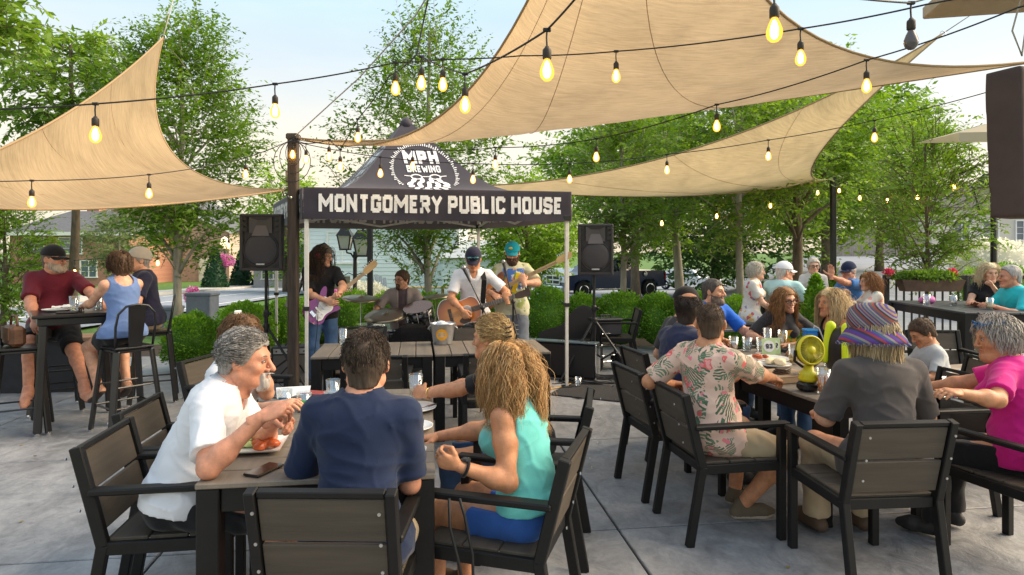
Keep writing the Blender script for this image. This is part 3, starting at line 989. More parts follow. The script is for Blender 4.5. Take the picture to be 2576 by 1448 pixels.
  fl.F = np.maximum(fl.F,(Z - lim).astype(np.float32))
  fl.F = np.maximum(fl.F,(-.135 - hr.get('beard_len',0) - Z + 0 * X + 0 * Y).astype(np.float32))
  fl.F = np.maximum(fl.F,(0.005 - Y + 0 * X + 0 * Z).astype(np.float32))
  if bl == 'goatee': fl.F = np.maximum(fl.F,(np.abs(X) - .034 + 0 * Y + 0 * Z).astype(np.float32))
  fl.ell((0,.112,-.064),(.021,.022,.0095),k=.004,neg=True)
  v,q = fl.mesh()
  kid('beard',head_pts(J,relax(v,q,1,.4)),q,hair_mat(hr.get('bname','beard%d' % int(1000 * hr.get('bcol',hr['col'])[0])),hr.get('bcol',hr['col'])))
def add_cap(kid,J,m_crown,m_visor,back=False,tilt=0.,logo=None,low=.0):
 fl = Field((-.13,-.15,-.03),(.13,.13,.17),.0055)
 fl.ell(CRAN_C + np.array((0,0,.004)),CRAN_R + np.array((.017,.018,.020)),k=.01)
 X,Y,Z = fl.grid()
 fl.F = np.maximum(fl.F,(.035 - low - .10 * Y * (-1 if back else 1) - Z + 0 * X).astype(np.float32))
 fl.ell((0,-.012,.138),(.007,.007,.005),k=.004)
 V,Q = fl.mesh(); V = relax(V,Q,1,.4)
 o = kid('cap',head_pts(J,V),Q,m_crown)
 s = -1 if back else 1
 vs_,fs_ = [],[]
 nx,ny = 13,6
 for layer in (0,1):
  for j in range(ny):
   for i in range(nx):
    u = -1 + 2 * i / (nx - 1); v = j / (ny - 1)
    x = u * .073 * (1 - .10 * v * v)
    y = .062 * (1 - u * u * .65) + .012 + v * .092 * math.sqrt(max(0,1 - (u * .97) ** 2)) ** .6
    z = .040 - low - 3.4 * x * x - .10 * v * .1 - .022 * v * (1 if not back else .4)
    vs_.append((x,s * y,z + (-.004 if layer else 0)))
 for layer in (0,1):
  o0 = layer * nx * ny
  for j in range(ny - 1):
   for i in range(nx - 1):
    f = (o0 + j * nx + i,o0 + j * nx + i + 1,o0 + (j + 1) * nx + i + 1,o0 + (j + 1) * nx + i)
    fs_.append(f if layer == 0 else f[::-1])
 N0 = nx * ny
 edge = [j * nx for j in range(ny)] + [(ny - 1) * nx + i for i in range(nx)] + [j * nx + nx - 1 for j in range(ny - 1,-1,-1)]
 for a,b in zip(edge[:-1],edge[1:]):
  if a != b: fs_.append((a,b,N0 + b,N0 + a))
 kid('visor',head_pts(J,np.array(vs_)),np.array(fs_),m_visor)
 return o
def add_glasses(kid,J,m,rim=True,up=False,dark=None,w=.0022,lens=None):
 mb = MB()
 off = np.array((0,0,0.)) if not up else np.array((0,-.012,.088))
 for s in (-1,1):
  ring = []
  for k in range(16):
   a = 2 * math.pi * k / 16
   ring.append(np.array((s * .034 + .0255 * math.cos(a) * (1 if abs(math.cos(a)) < .9 else .98),.108 - .004 * abs(math.cos(a)) - (.006 if math.cos(a) * s > .5 else 0),.003 + .0195 * math.sin(a))) + off)
  mb.tube([tuple(p) for p in ring],w,5,closed=True)
  mb.tube([tuple(np.array((s * .060,.102,.008)) + off),tuple(np.array((s * .077,.06,.010)) + off),tuple(np.array((s * .082,-.01,.012)) + off)],w,5)
  if dark is not None:
   mb.add([tuple(p) for p in ring],[tuple(range(16))],1)
 mb.tube([tuple(np.array((-.009,.108,.006)) + off),tuple(np.array((0,.112,.010)) + off),tuple(np.array((.009,.108,.006)) + off)],w,5)
 o = MB(); o.v = [tuple(p) for p in (head_pts(J,np.array(mb.v)) * J['scale'])]; o.f = mb.f; o.m = mb.m
 return o
# ------------------------------------------------------------------ terrain, patio, road
def smooth(a,b,t):
 u = min(1,max(0,(t - a) / (b - a))); return u * u * (3 - 2 * u)
def tz(x,y):
 if y < 11.5: return 0.0
 t = x / y
 s = -.030 + .068 * smooth(.28,.50,t)
 return s * (min(y,50) - 11.5)
def sheet(name,pts_fn,nu,nv,m,off,kind='structure'):
 vs_,fs = [],[]
 for j in range(nv + 1):
  for i in range(nu + 1):
   x,y = pts_fn(i / nu,j / nv); vs_.append((x,y,tz(x,y) + off))
 for j in range(nv):
  for i in range(nu):
   a = j * (nu + 1) + i; fs.append((a,a + 1,a + nu + 2,a + nu + 1))
 mb = MB(); mb.add(vs_,fs)
 o = mb.build(name,m,smooth=True)
 tag(o,kind=kind)
 return o
def speckle_mat(name,c1,c2,scale,rough=.9,bump=.3,bscale=80,c3=None,s3=.7):
 m = bpy.data.materials.new(name); m.use_nodes = True; MATS[name] = m
 n,l = m.node_tree.nodes,m.node_tree.links; b = n['Principled BSDF']
 tc = n.new('ShaderNodeTexCoord')
 nz = n.new('ShaderNodeTexNoise'); nz.inputs['Scale'].default_value = scale; nz.inputs['Detail'].default_value = 8; nz.inputs['Roughness'].default_value = .65
 l.new(tc.outputs['Object'],nz.inputs['Vector'])
 r = n.new('ShaderNodeValToRGB'); e = r.color_ramp.elements
 e[0].position = .34; e[0].color = tuple(c1) + (1,); e[1].position = .66; e[1].color = tuple(c2) + (1,)
 l.new(nz.outputs['Fac'],r.inputs['Fac'])
 colo = r.outputs['Color']
 if c3:
  n3 = n.new('ShaderNodeTexNoise'); n3.inputs['Scale'].default_value = s3; n3.inputs['Detail'].default_value = 6
  l.new(tc.outputs['Object'],n3.inputs['Vector'])
  r3 = n.new('ShaderNodeValToRGB'); r3.color_ramp.elements[0].position = .42; r3.color_ramp.elements[1].position = .64
  l.new(n3.outputs['Fac'],r3.inputs['Fac'])
  mx = n.new('ShaderNodeMixRGB'); mx.inputs['Color2'].default_value = tuple(c3) + (1,)
  l.new(r3.outputs['Color'],mx.inputs['Fac']); l.new(colo,mx.inputs['Color1']); colo = mx.outputs['Color']
 l.new(colo,b.inputs['Base Color'])
 b.inputs['Roughness'].default_value = rough
 n2 = n.new('ShaderNodeTexNoise'); n2.inputs['Scale'].default_value = bscale; n2.inputs['Detail'].default_value = 6
 l.new(tc.outputs['Object'],n2.inputs['Vector'])
 bp = n.new('ShaderNodeBump'); bp.inputs['Strength'].default_value = bump; bp.inputs['Distance'].default_value = .01
 l.new(n2.outputs['Fac'],bp.inputs['Height']); l.new(bp.outputs['Normal'],b.inputs['Normal'])
 return m
lawn_m = speckle_mat('lawn',(.05,.12,.015),(.11,.22,.03),6,bump=.6,bscale=40)
mulch_m = speckle_mat('mulch',(.035,.022,.014),(.08,.05,.03),30,bump=.8,bscale=60)
asphalt_m = speckle_mat('asphalt',(.18,.20,.24),(.27,.29,.33),1.3,bump=.25,bscale=120)
road_m = speckle_mat('road_asphalt',(.22,.25,.30),(.30,.33,.38),.8,bump=.2,bscale=120)
walk_m = speckle_mat('sidewalk_concrete',(.42,.40,.37),(.52,.50,.46),3)
paint_m = mat('road_paint',(.8,.8,.78),rough=.7,var=.1,vscale=4)
def stamped_concrete():
 m = bpy.data.materials.new('stamped_concrete'); m.use_nodes = True
 n,l = m.node_tree.nodes,m.node_tree.links; b = n['Principled BSDF']
 tc = n.new('ShaderNodeTexCoord')
 geo = n.new('ShaderNodeNewGeometry')
 mp = n.new('ShaderNodeMapping'); mp.inputs['Scale'].default_value = (1,.8,1); mp.inputs['Rotation'].default_value = (0,0,.5)
 l.new(geo.outputs['Position'],mp.inputs['Vector'])
 def noise(s,d,r=.6,dist=0.):
  q = n.new('ShaderNodeTexNoise'); q.inputs['Scale'].default_value = s; q.inputs['Detail'].default_value = d; q.inputs['Roughness'].default_value = r
  q.inputs['Distortion'].default_value = dist
  l.new(mp.outputs['Vector'],q.inputs['Vector']); return q.outputs['Fac']
 big,mid,fine = noise(1.1,6,.62,.6),noise(5.5,7,.65,1.2),noise(34,6,.7)
 r = n.new('ShaderNodeValToRGB'); e = r.color_ramp.elements
 e[0].position = .38; e[0].color = (.165,.166,.175,1); e[1].position = .62; e[1].color = (.375,.37,.375,1)
 k = e.new(.5); k.color = (.27,.27,.28,1)
 ad = n.new('ShaderNodeMath'); ad.operation = 'MULTIPLY_ADD'; ad.inputs[1].default_value = .55; l.new(big,ad.inputs[0])
 a2 = n.new('ShaderNodeMath'); a2.operation = 'MULTIPLY'; a2.inputs[1].default_value = .45; l.new(mid,a2.inputs[0]); l.new(a2.outputs[0],ad.inputs[2])
 l.new(ad.outputs[0],r.inputs['Fac'])
 mx = n.new('ShaderNodeMixRGB'); mx.blend_type = 'OVERLAY'; mx.inputs['Fac'].default_value = .35
 l.new(r.outputs['Color'],mx.inputs['Color1']); l.new(fine,mx.inputs['Color2'])
 # a few warm stains
 st = noise(.75,5,.6,.3); rs = n.new('ShaderNodeValToRGB'); rs.color_ramp.elements[0].position = .56; rs.color_ramp.elements[1].position = .72
 rs.color_ramp.elements[1].color = (.55,.55,.55,1)
 l.new(st,rs.inputs['Fac'])
 m2 = n.new('ShaderNodeMixRGB'); m2.inputs['Color2'].default_value = (.20,.185,.175,1)
 l.new(rs.outputs['Color'],m2.inputs['Fac']); l.new(mx.outputs['Color'],m2.inputs['Color1'])
 l.new(m2.outputs['Color'],b.inputs['Base Color'])
 rr = n.new('ShaderNodeMapRange'); rr.inputs['To Min'].default_value = .38; rr.inputs['To Max'].default_value = .72
 l.new(mid,rr.inputs['Value']); l.new(rr.outputs[0],b.inputs['Roughness'])
 bp = n.new('ShaderNodeBump'); bp.inputs['Strength'].default_value = .55; bp.inputs['Distance'].default_value = .02
 l.new(mid,bp.inputs['Height'])
 b2 = n.new('ShaderNodeBump'); b2.inputs['Strength'].default_value = .25; b2.inputs['Distance'].default_value = .006
 l.new(fine,b2.inputs['Height']); l.new(bp.outputs['Normal'],b2.inputs['Normal']); l.new(b2.outputs['Normal'],b.inputs['Normal'])
 return m
patio_m = stamped_concrete()
# the ground: one sheet to the horizon
gx = [-900,-400,-200,-120] + list(np.linspace(-80,80,65)) + [120,200,400,900]
gy = [-30,-5,5,9,10.5,11.5] + list(np.linspace(13,52,22)) + [70,120,250,500,1500]
vs_,fs_ = [],[]
for y in gy:
 for x in gx:
  vs_.append((x,y,tz(x,y) - .07))
nx_ = len(gx)
for j in range(len(gy) - 1):
 for i in range(nx_ - 1):
  a = j * nx_ + i; fs_.append((a,a + 1,a + nx_ + 1,a + nx_))
g = MB(); g.add(vs_,fs_)
tag(g.build('ground',lawn_m,smooth=True),kind='structure')
# patio slabs, cut by saw joints; the grid lies turned a few degrees
PA = R(7.5)
pu = Vector((math.cos(PA),math.sin(PA),0)); pv = Vector((-math.sin(PA),math.cos(PA),0))
O0 = Vector((.46,4.9,0))
patio = empty('patio'); tag(patio,kind='structure')
_joint = mat('joint_dark',(.05,.048,.045),rough=.95)
mb = MB()
def patio_pt(a,b): return O0 + pu * a + pv * b
mb.add([tuple(patio_pt(a,b) + Vector((0,0,-.016))) for a,b in ((-9,-6.5),(9.4,-6.5),(9.4,6.0),(-9,6.0))],[(0,1,2,3)])
mb.build('joint_bed',_joint,patio)
us = [-8.5,-5.0,-2.5,0,3.5,7.0,9.2]; vsn = [-6.2,-4.65,-2.93,-1.18,.57,2.32,4.05,5.75]
k = 0
for i in range(len(us) - 1):
 for j in range(len(vsn) - 1):
  gap = .007
  a0,a1,b0,b1 = us[i] + gap,us[i + 1] - gap,vsn[j] + gap,vsn[j + 1] - gap
  c = patio_pt((a0 + a1) / 2,(b0 + b1) / 2)
  mb = MB(); mb.box((0,0,-.05),(a1 - a0,b1 - b0,.10),bev=.005)
  o = mb.build('slab',patio_m,patio,loc=c,rz=PA)
# planting bed behind the patio, parking lot, road, sidewalk
sheet('planting_bed',lambda u,v: (-7 + 15 * u,9.8 + 3.4 * v + (0 if u > .2 else -2.2 * (1 - u / .2))),20,6,mulch_m,-.045)
sheet('parking_lot',lambda u,v: ((.03 + 1.35 * u) * (12.6 + 50 * v),12.6 + 50 * v),26,16,asphalt_m,.012)
def road_pt(u,v):
 y = 6 + 120 * v
 return (-8.2 - .10 * y - 6.9 * (1 - u),y)
sheet('road',road_pt,8,40,road_m,.004)
sheet('sidewalk',lambda u,v: (-15.3 - .10 * (6 + 120 * v) - 2.4 * u,6 + 120 * v),3,40,walk_m,.10)
def line_strip(x_off,y0,y1,w=.14):
 mbl = MB(); N = 12; vv = []
 for i in range(N + 1):
  y = y0 + (y1 - y0) * i / N
  for s in (0,w):
   x = x_off - .10 * y + s; vv.append((x,y,tz(x,y) + .010))
 mbl.add(vv,[(2 * i,2 * i + 1,2 * i + 3,2 * i + 2) for i in range(N)])
 tag(mbl.build('road_marking',paint_m),kind='structure')
line_strip(-8.9,8,100); line_strip(-11.6,8,100)
for q in range(8): line_strip(-14.2,14 + q * 9,18 + q * 9)
mbk = MB(); vv = []
for i in range(41):
 y = 6 + 3 * i
 for dx,dz in ((0,0),(0,.13),(-.16,.13),(-.16,0)):
  x = -15.12 - .10 * y + dx; vv.append((x,y,tz(x,y) + dz))
mbk.add(vv,[(4 * i + a,4 * i + a + 1,4 * i + a + 5,4 * i + a + 4) for i in range(40) for a in range(3)])
tag(mbk.build('kerb',walk_m),kind='structure')
# ------------------------------------------------------------------ foliage
def leaf_mat(name,dark,light,trans=.38,rough=.55):
 if name in MATS: return MATS[name]
 m = bpy.data.materials.new(name); m.use_nodes = True
 n,l = m.node_tree.nodes,m.node_tree.links; b = n['Principled BSDF']
 at = n.new('ShaderNodeAttribute'); at.attribute_name = 'tint'
 mx = n.new('ShaderNodeMixRGB'); mx.inputs['Color1'].default_value = tuple(dark) + (1,); mx.inputs['Color2'].default_value = tuple(light) + (1,)
 l.new(at.outputs['Fac'],mx.inputs['Fac']); l.new(mx.outputs['Color'],b.inputs['Base Color'])
 b.inputs['Roughness'].default_value = rough; b.inputs['Specular IOR Level'].default_value = .35
 tr = n.new('ShaderNodeBsdfTranslucent'); ms = n.new('ShaderNodeMixShader'); ms.inputs['Fac'].default_value = trans
 hs_ = n.new('ShaderNodeHueSaturation'); hs_.inputs['Value'].default_value = 1.5; hs_.inputs['Saturation'].default_value = 1.15
 l.new(mx.outputs['Color'],hs_.inputs['Color']); l.new(hs_.outputs['Color'],tr.inputs['Color'])
 l.new(b.outputs[0],ms.inputs[1]); l.new(tr.outputs[0],ms.inputs[2]); l.new(ms.outputs[0],n['Material Output'].inputs['Surface'])
 MATS[name] = m
 return m
def leaves_mesh(name,pos,dirs,nrm,length,width,tint,m,core=None):
 pos,dirs,nrm = np.asarray(pos),unit_rows(np.asarray(dirs)),np.asarray(nrm)
 side = unit_rows(np.cross(dirs,nrm)); up = np.cross(side,dirs)
 L = np.asarray(length)[:,None]; Wd = np.asarray(width)[:,None]
 V = np.stack([pos,pos + dirs * L * .45 + side * Wd * .5 - up * Wd * .18,pos + dirs * L - up * L * .10,pos + dirs * L * .45 - side * Wd * .5 - up * Wd * .18],1).reshape(-1,3)
 n = len(pos)
 Q = np.arange(4 * n).reshape(n,4)
 tt = np.repeat(tint,4)
 if core is not None:
  cv,cq,ct = core
  Q = np.concatenate([Q,cq + len(V)]); V = np.concatenate([V,cv]); tt = np.concatenate([tt,np.full(len(cv),ct)])
 me = np_mesh(name,V,Q,m,False)
 a = me.attributes.new('tint','FLOAT','POINT'); a.data.foreach_set('value',tt.astype(np.float32))
 return me
bark_m = mat('bark',(.16,.12,.085),rough=.95,var=.35,vscale=18,bump=1.,bscale=40,stretch=(1,1,.3))
bark_pale = mat('bark_pale',(.30,.27,.22),rough=.95,var=.3,vscale=14,bump=.9,bscale=40,stretch=(1,1,.3))
def tree(label,base,height,r,z0,n_shoots,leaf,m,seed=1,trunk_r=.07,bark=None,lean=(0,0),shoot_len=.8,per=18,cat='tree',name='tree',group=None,arch=.9,upward=.7,forks=5,gap=.0,wid=.42,hollow=.35,spray=.0,flat=1.0):
 rng = np.random.default_rng(seed)
 base = Vector(base)
 root = empty(name,base); tag(root,label,cat,group)
 tb = MB()
 top = Vector((lean[0],lean[1],height))
 cz = (z0 + height) / 2
 fork = Vector((lean[0] * .3,lean[1] * .3,z0 * .9 + .05 * height))
 def trunk_at(t): return Vector((lean[0] * t * t,lean[1] * t * t,height * t)) + Vector((math.sin(t * 7 + seed) * .04 * height * .15,math.cos(t * 6 + seed) * .04 * height * .15,0))
 pts = [trunk_at(t) for t in np.linspace(0,.92,9)]
 tb.tube(pts,[trunk_r * (1.25 if i == 0 else (1 - .09 * i)) for i in range(9)],9)
 limbs = []
 for i in range(forks * 3):
  t0 = max(.12,(z0 / height) * .85) + (.9 - z0 / height) * .62 * rng.random()
  p0 = trunk_at(t0); a = rng.uniform(0,6.283)
  rr = r * (0.55 + .35 * rng.random()) * (1.05 - abs((t0 * height - cz) / (height - z0)) * .7)
  p2 = p0 + Vector((math.cos(a) * rr,math.sin(a) * rr,(height - z0) * (.12 + .22 * rng.random())))
  p1 = (p0 + p2) / 2 + Vector((0,0,.10 * rr))
  rad = trunk_r * (.55 if i < forks else .3) * (1 - t0 * .5)
  tb.tube([p0,p0 * .55 + p1 * .45 + Vector((0,0,.03)),p1,p1 * .4 + p2 * .6,p2],[rad,rad * .8,rad * .6,rad * .4,rad * .15],6)
  limbs.append((p0,p1,p2))
 tb.build('trunk',bark or bark_m,root,smooth=True)
 # shoots
 u = rng.normal(size=(n_shoots * 2,3)); u = unit_rows(u)
 rad = rng.uniform(hollow,1,len(u)) ** .6
 ang = np.arctan2(u[:,1],u[:,0])
 bump_ = 1 + .22 * noise3(u[:,0] * .45,u[:,1] * .45,u[:,2] * .45,seed * 1.7)
 hz = (height - z0) / 2
 zz = u[:,2]
 taper = np.where(zz > 0,1 - .30 * zz,1 - .12 * np.abs(zz))
 S = np.stack([u[:,0] * r * rad * bump_ * taper,u[:,1] * r * flat * rad * bump_ * taper,zz * hz * rad * bump_],1)
 keep = noise3(S[:,0] * .42 / r * 1.6,S[:,1] * .42 / r * 1.6,S[:,2] * .42 / hz * 1.6,seed + 2) > -.55 + gap
 S = S[keep][:n_shoots]; u = u[keep][:n_shoots]
 n = len(S)
 S = S + np.array((lean[0] * .7,lean[1] * .7,z0 + hz))
 d = unit_rows(u * np.array((1,1,.5)) + np.array((0,0,upward)) + rng.normal(size=S.shape) * .35)
 ln = shoot_len * rng.uniform(.5,1.25,n)
 clump = .5 + .5 * noise3(S[:,0] * .5 / r * 2.2,S[:,1] * .5 / r * 2.2,S[:,2] * .5 / r * 2.2,seed + 5)
 pos,dr,nm,tint,LL = [],[],[],[],[]
 p = S - d * ln[:,None] * .5
 cur = d.copy()
 stems = [p.copy()]
 for k in range(per):
  f = k / per
  cur = unit_rows(cur + np.array((0,0,-1.)) * arch * f * (2.2 / per) + rng.normal(size=cur.shape) * .04)
  p = p + cur * (ln / per)[:,None]
  stems.append(p.copy())
  sd = unit_rows(np.cross(cur,rng.normal(size=cur.shape) * .35 + np.array((0,0,1.))))
  s = 1 if k % 2 else -1
  ld = unit_rows(cur * .55 + sd * s * .8 + np.array((0,0,-.15)) + rng.normal(size=cur.shape) * .18)
  pos.append(p); dr.append(ld); nm.append(unit_rows(np.array((0,0,1.)) + rng.normal(size=cur.shape) * .45))
  tint.append(np.clip(clump * .75 + rng.uniform(-.1,.35,n),0,1)); LL.append(leaf * rng.uniform(.45,1.35,n) * (1 - .35 * f))
 pos,dr,nm,tint,LL = (np.concatenate(q) for q in (pos,dr,nm,tint,LL))
 me = leaves_mesh('crown',pos,dr,nm,LL,LL * wid,tint,m)
 c = link('crown',me,root)
 # twigs carry the leaves
 T = np.stack(stems[::3],1)[: min(n,420)]
 tv,tq = ribbon_tubes(T,.006)
 link('twigs',np_mesh('twigs',tv,tq,bark or bark_m),root)
 return root
def bush(label,c,r,n,leaf,m,seed=1,name='bush',cat='bush',group=None,squash=1.0,core_t=.15,lump=.10,kind='globe'):
 rng = np.random.default_rng(seed)
 u = unit_rows(rng.normal(size=(n,3)))
 u[:,2] = np.where(u[:,2] < -.55,-u[:,2],u[:,2])
 if kind == 'cone':
  h = rng.uniform(0,1,n) ** 1.25; a = rng.uniform(0,6.283,n)
  rad = (1 - h) ** .8 * (1 + .12 * noise3(np.cos(a),np.sin(a),h * 4,seed))
  pos = np.stack([np.cos(a) * rad * r[0],np.sin(a) * rad * r[1],h * r[2] * 2],1)
  out = unit_rows(np.stack([np.cos(a),np.sin(a),np.full(n,.45)],1))
  cm = MB().lathe([(r[0] * .8,.02),(r[0] * .72,r[2] * .6),(r[0] * .42,r[2] * 1.2),(.01,r[2] * 1.85)],n=12)
  cv = np.array(cm.v); cq = np.array([f for f in cm.f if len(f) == 4])
 else:
  b = 1 + lump * noise3(u[:,0] * .9,u[:,1] * .9,u[:,2] * .9,seed) + lump * .6 * noise3(u[:,0] * 2.3,u[:,1] * 2.3,u[:,2] * 2.3,seed + 3)
  pos = u * np.array(r) * b[:,None] * rng.uniform(.86,1.03,n)[:,None] + np.array((0,0,r[2] * .92))
  out = unit_rows(u / np.array(r))
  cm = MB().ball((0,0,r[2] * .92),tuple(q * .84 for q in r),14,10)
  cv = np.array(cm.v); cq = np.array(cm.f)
 d = unit_rows(out + rng.normal(size=(n,3)) * .55 + np.array((0,0,.35)))
 nm = unit_rows(out * .3 + rng.normal(size=(n,3)))
 cl = .5 + .5 * noise3(pos[:,0] * 1.3,pos[:,1] * 1.3,pos[:,2] * 1.3,seed + 1)
 tint = np.clip(cl * .6 + rng.uniform(-.1,.5,n),0,1)
 root = empty(name,c); tag(root,label,cat,group)
 L = leaf * rng.uniform(.7,1.3,n)
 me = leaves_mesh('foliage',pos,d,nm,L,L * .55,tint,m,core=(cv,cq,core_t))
 link('foliage',me,root)
 sm = MB().tube([(0,0,-.05),(.01,0,r[2] * .5)],[.03,.02],6); sm.build('stem',bark_m,root)
 return root
lf_zelk = leaf_mat('leaf_dark_green',(.060,.135,.018),(.235,.37,.055))
lf_mid = leaf_mat('leaf_mid_green',(.080,.17,.024),(.30,.44,.075))
lf_lime = leaf_mat('leaf_light_green',(.11,.22,.025),(.34,.50,.07))
lf_deep = leaf_mat('leaf_deep_green',(.04,.10,.03),(.15,.26,.07))
lf_box = leaf_mat('leaf_boxwood',(.06,.175,.014),(.30,.52,.05),trans=.25)
lf_con = leaf_mat('leaf_conifer',(.010,.045,.022),(.035,.11,.04),trans=.15)
lf_pink = leaf_mat('petal_pink',(.45,.09,.28),(.85,.42,.68))
lf_white = leaf_mat('petal_white',(.55,.55,.45),(.9,.9,.85))
lf_red = leaf_mat('petal_red',(.5,.03,.06),(.8,.10,.2))
def gp(x,D):
 X = (x - CX) * D / F_PX
 return Vector((X,D,tz(X,D)))
# young street trees along the patio edge
tree('tall zelkova tree with upright leafy crown behind the left loudspeaker',gp(452,12.6),6.5,1.62,1.35,1250,.135,lf_zelk,seed=3,trunk_r=.085,bark=bark_pale,forks=7,per=20,shoot_len=.95,upward=1.0)
tree('slender zelkova tree with open feathery crown rising behind the black canopy',gp(1075,13.4),6.75,1.75,1.0,1100,.13,lf_zelk,seed=8,trunk_r=.085,bark=bark_pale,forks=7,per=20,shoot_len=1.0,gap=.12,upward=1.1)
tree('young tree with pale trunk right beside the right-hand loudspeaker',gp(1566,13.0),4.7,1.05,1.5,560,.13,lf_mid,seed=12,trunk_r=.075,bark=bark_pale,per=18,shoot_len=.75)
tree('tree with crooked leaning grey trunk behind the pickup truck tailgate',gp(1712,15.5),5.4,1.5,1.95,700,.14,lf_lime,seed=15,trunk_r=.13,bark=bark_pale,lean=(-.55,0),per=18,shoot_len=.8)
tree('tree with straight mossy trunk behind the white-haired woman',gp(1862,12.2),5.2,1.55,1.75,820,.13,lf_mid,seed=21,trunk_r=.085,bark=bark_pale,per=18,shoot_len=.8)
tree('broad dark-trunked tree behind the man in the white cap',gp(2003,13.6),5.6,2.1,1.95,1000,.135,lf_mid,seed=25,trunk_r=.13,per=18,shoot_len=.9,forks=8)
tree('small airy tree with thin trunk behind the black iron railing',gp(2330,10.4),3.75,1.05,1.05,480,.105,lf_mid,seed=31,trunk_r=.045,per=18,shoot_len=.7,gap=.15,bark=bark_m)
# big trees further back
tree('light green maple behind the bass player in the turquoise cap',gp(1325,20),4.5,1.6,.9,560,.22,lf_lime,seed=37,trunk_r=.11,per=16,shoot_len=1.0)
tree('full green tree above the lower shade sail, behind the right loudspeaker',gp(1600,27),8.6,4.2,3.2,1100,.34,lf_mid,seed=41,trunk_r=.2,per=16,shoot_len=1.6)
tree('dense dark tree standing behind the dark blue pickup truck',gp(1800,33),9.0,5.4,.2,1300,.40,lf_deep,seed=43,trunk_r=.25,per=16,shoot_len=1.9)
tree('tall round tree behind the right-hand end of the lower shade sail',gp(2080,24),8.4,4.0,1.3,1200,.31,lf_mid,seed=47,trunk_r=.2,per=16,shoot_len=1.6)
tree('green tree beside the wooden fence across the parking lot',gp(2215,30),9.0,3.2,1.8,800,.36,lf_zelk,seed=49,trunk_r=.18,per=16,shoot_len=1.6)
tree('distant hazy tree seen between canopy peak and lower shade sail',gp(1370,60),9.6,5,.5,420,.62,lf_lime,seed=51,trunk_r=.25,per=14,shoot_len=2.5)
tree('light green tree behind the wooden post beside the canopy',gp(720,40),8.2,2.9,.8,380,.42,lf_lime,seed=53,trunk_r=.2,per=14,shoot_len=1.7)
# drooping branches of a near tree at the left edge
tree('large drooping tree at the left picture edge above the shade sail',gp(185,13.5),6.5,1.5,3.9,420,.19,lf_mid,seed=61,trunk_r=.11,per=18,shoot_len=.9,arch=1.6,upward=.35,gap=.3)
tree('dark leafy branch tree filling the top left corner',gp(-75,8.6),5.6,.85,4.3,130,.18,lf_mid,seed=63,trunk_r=.09,per=18,shoot_len=.8,arch=1.6)
tree('bushy bright green shrub tree beside the man in the maroon shirt',gp(10,13.0),2.9,.95,.15,420,.13,lf_lime,seed=67,trunk_r=.06,per=16,shoot_len=.7)
tree('pale slim birch in front of the brick house',gp(300,34),4.7,1.75,.9,380,.26,leaf_mat('leaf_hazy_green',(.10,.16,.05),(.24,.30,.12)),seed=71,trunk_r=.10,bark=bark_pale,per=14,shoot_len=1.1,gap=.1)
for i,(x,D,s,lab) in enumerate(((541,47,1.0,'clipped cone conifer on the verge left of the street lamp'),(607,52,1.0,'clipped cone conifer on the verge beside the left loudspeaker'))):
 bush(lab,gp(x,D),(.85,.85,1.45),1500,.20,lf_con,seed=80 + i,name='conifer',cat='conifer',group='cone conifers across the road',kind='cone')
# clipped round bushes round the patio edge
bx = [((485,8.7),.50,.395,'round box bush nearest the bar stools'),((618,9.5),.58,.445,'round box bush behind the left loudspeaker stand'),
  ((722,10.3),.52,.44,'box bush behind the wooden post'),((800,10.9),.55,.47,'box bush behind the man with the purple guitar'),((886,11.0),.56,.48,'box bush behind the tall cymbal'),
  ((975,11.1),.55,.46,'box bush behind the drummer'),((1070,11.2),.54,.46,'box bush between drummer and singer'),((1165,11.2),.54,.46,'box bush directly behind the singer'),
  ((1275,11.1),.56,.47,'box bush behind the bass player'),((1372,11.0),.60,.52,'bright box bush behind the open guitar case'),((1470,11.0),.52,.46,'box bush behind the right loudspeaker stand'),
  ((1562,10.9),.58,.48,'box bush behind the chair stacked with bags'),((1655,10.8),.52,.47,'box bush behind the man in the black cap'),((1745,10.4),.56,.50,'box bush left of the man in the bright blue shirt'),
  ((1852,10.2),.56,.46,'box bush right of the man in the bright blue shirt')]
for i,((x,D),rx,rz_,lab) in enumerate(bx):
 bush(lab,gp(x,D),(rx * .74,rx * .72,rz_),4200,.042,lf_box,seed=100 + i,group='clipped box bushes round the patio',name='box_bush')
bush('low clipped bush behind the table of older guests',gp(2010,10.6),(.5,.5,.45),3600,.042,lf_box,seed=121,name='box_bush',group='clipped box bushes round the patio')
bush('large smooth green mound of shrub at the right edge',gp(2520,14.5),(.95,.8,.62),4200,.06,lf_box,seed=123,name='shrub',cat='bush')
bush('white flowering bush behind the right-hand tree',gp(2500,22),(1.35,1.0,.85),3200,.10,lf_white,seed=125,name='flowering_bush',cat='bush')
bush('small conical cypress behind the man raising his hand',gp(2098,9.9),(.30,.30,.62),2600,.05,lf_box,seed=127,name='cypress',cat='conifer',kind='cone')
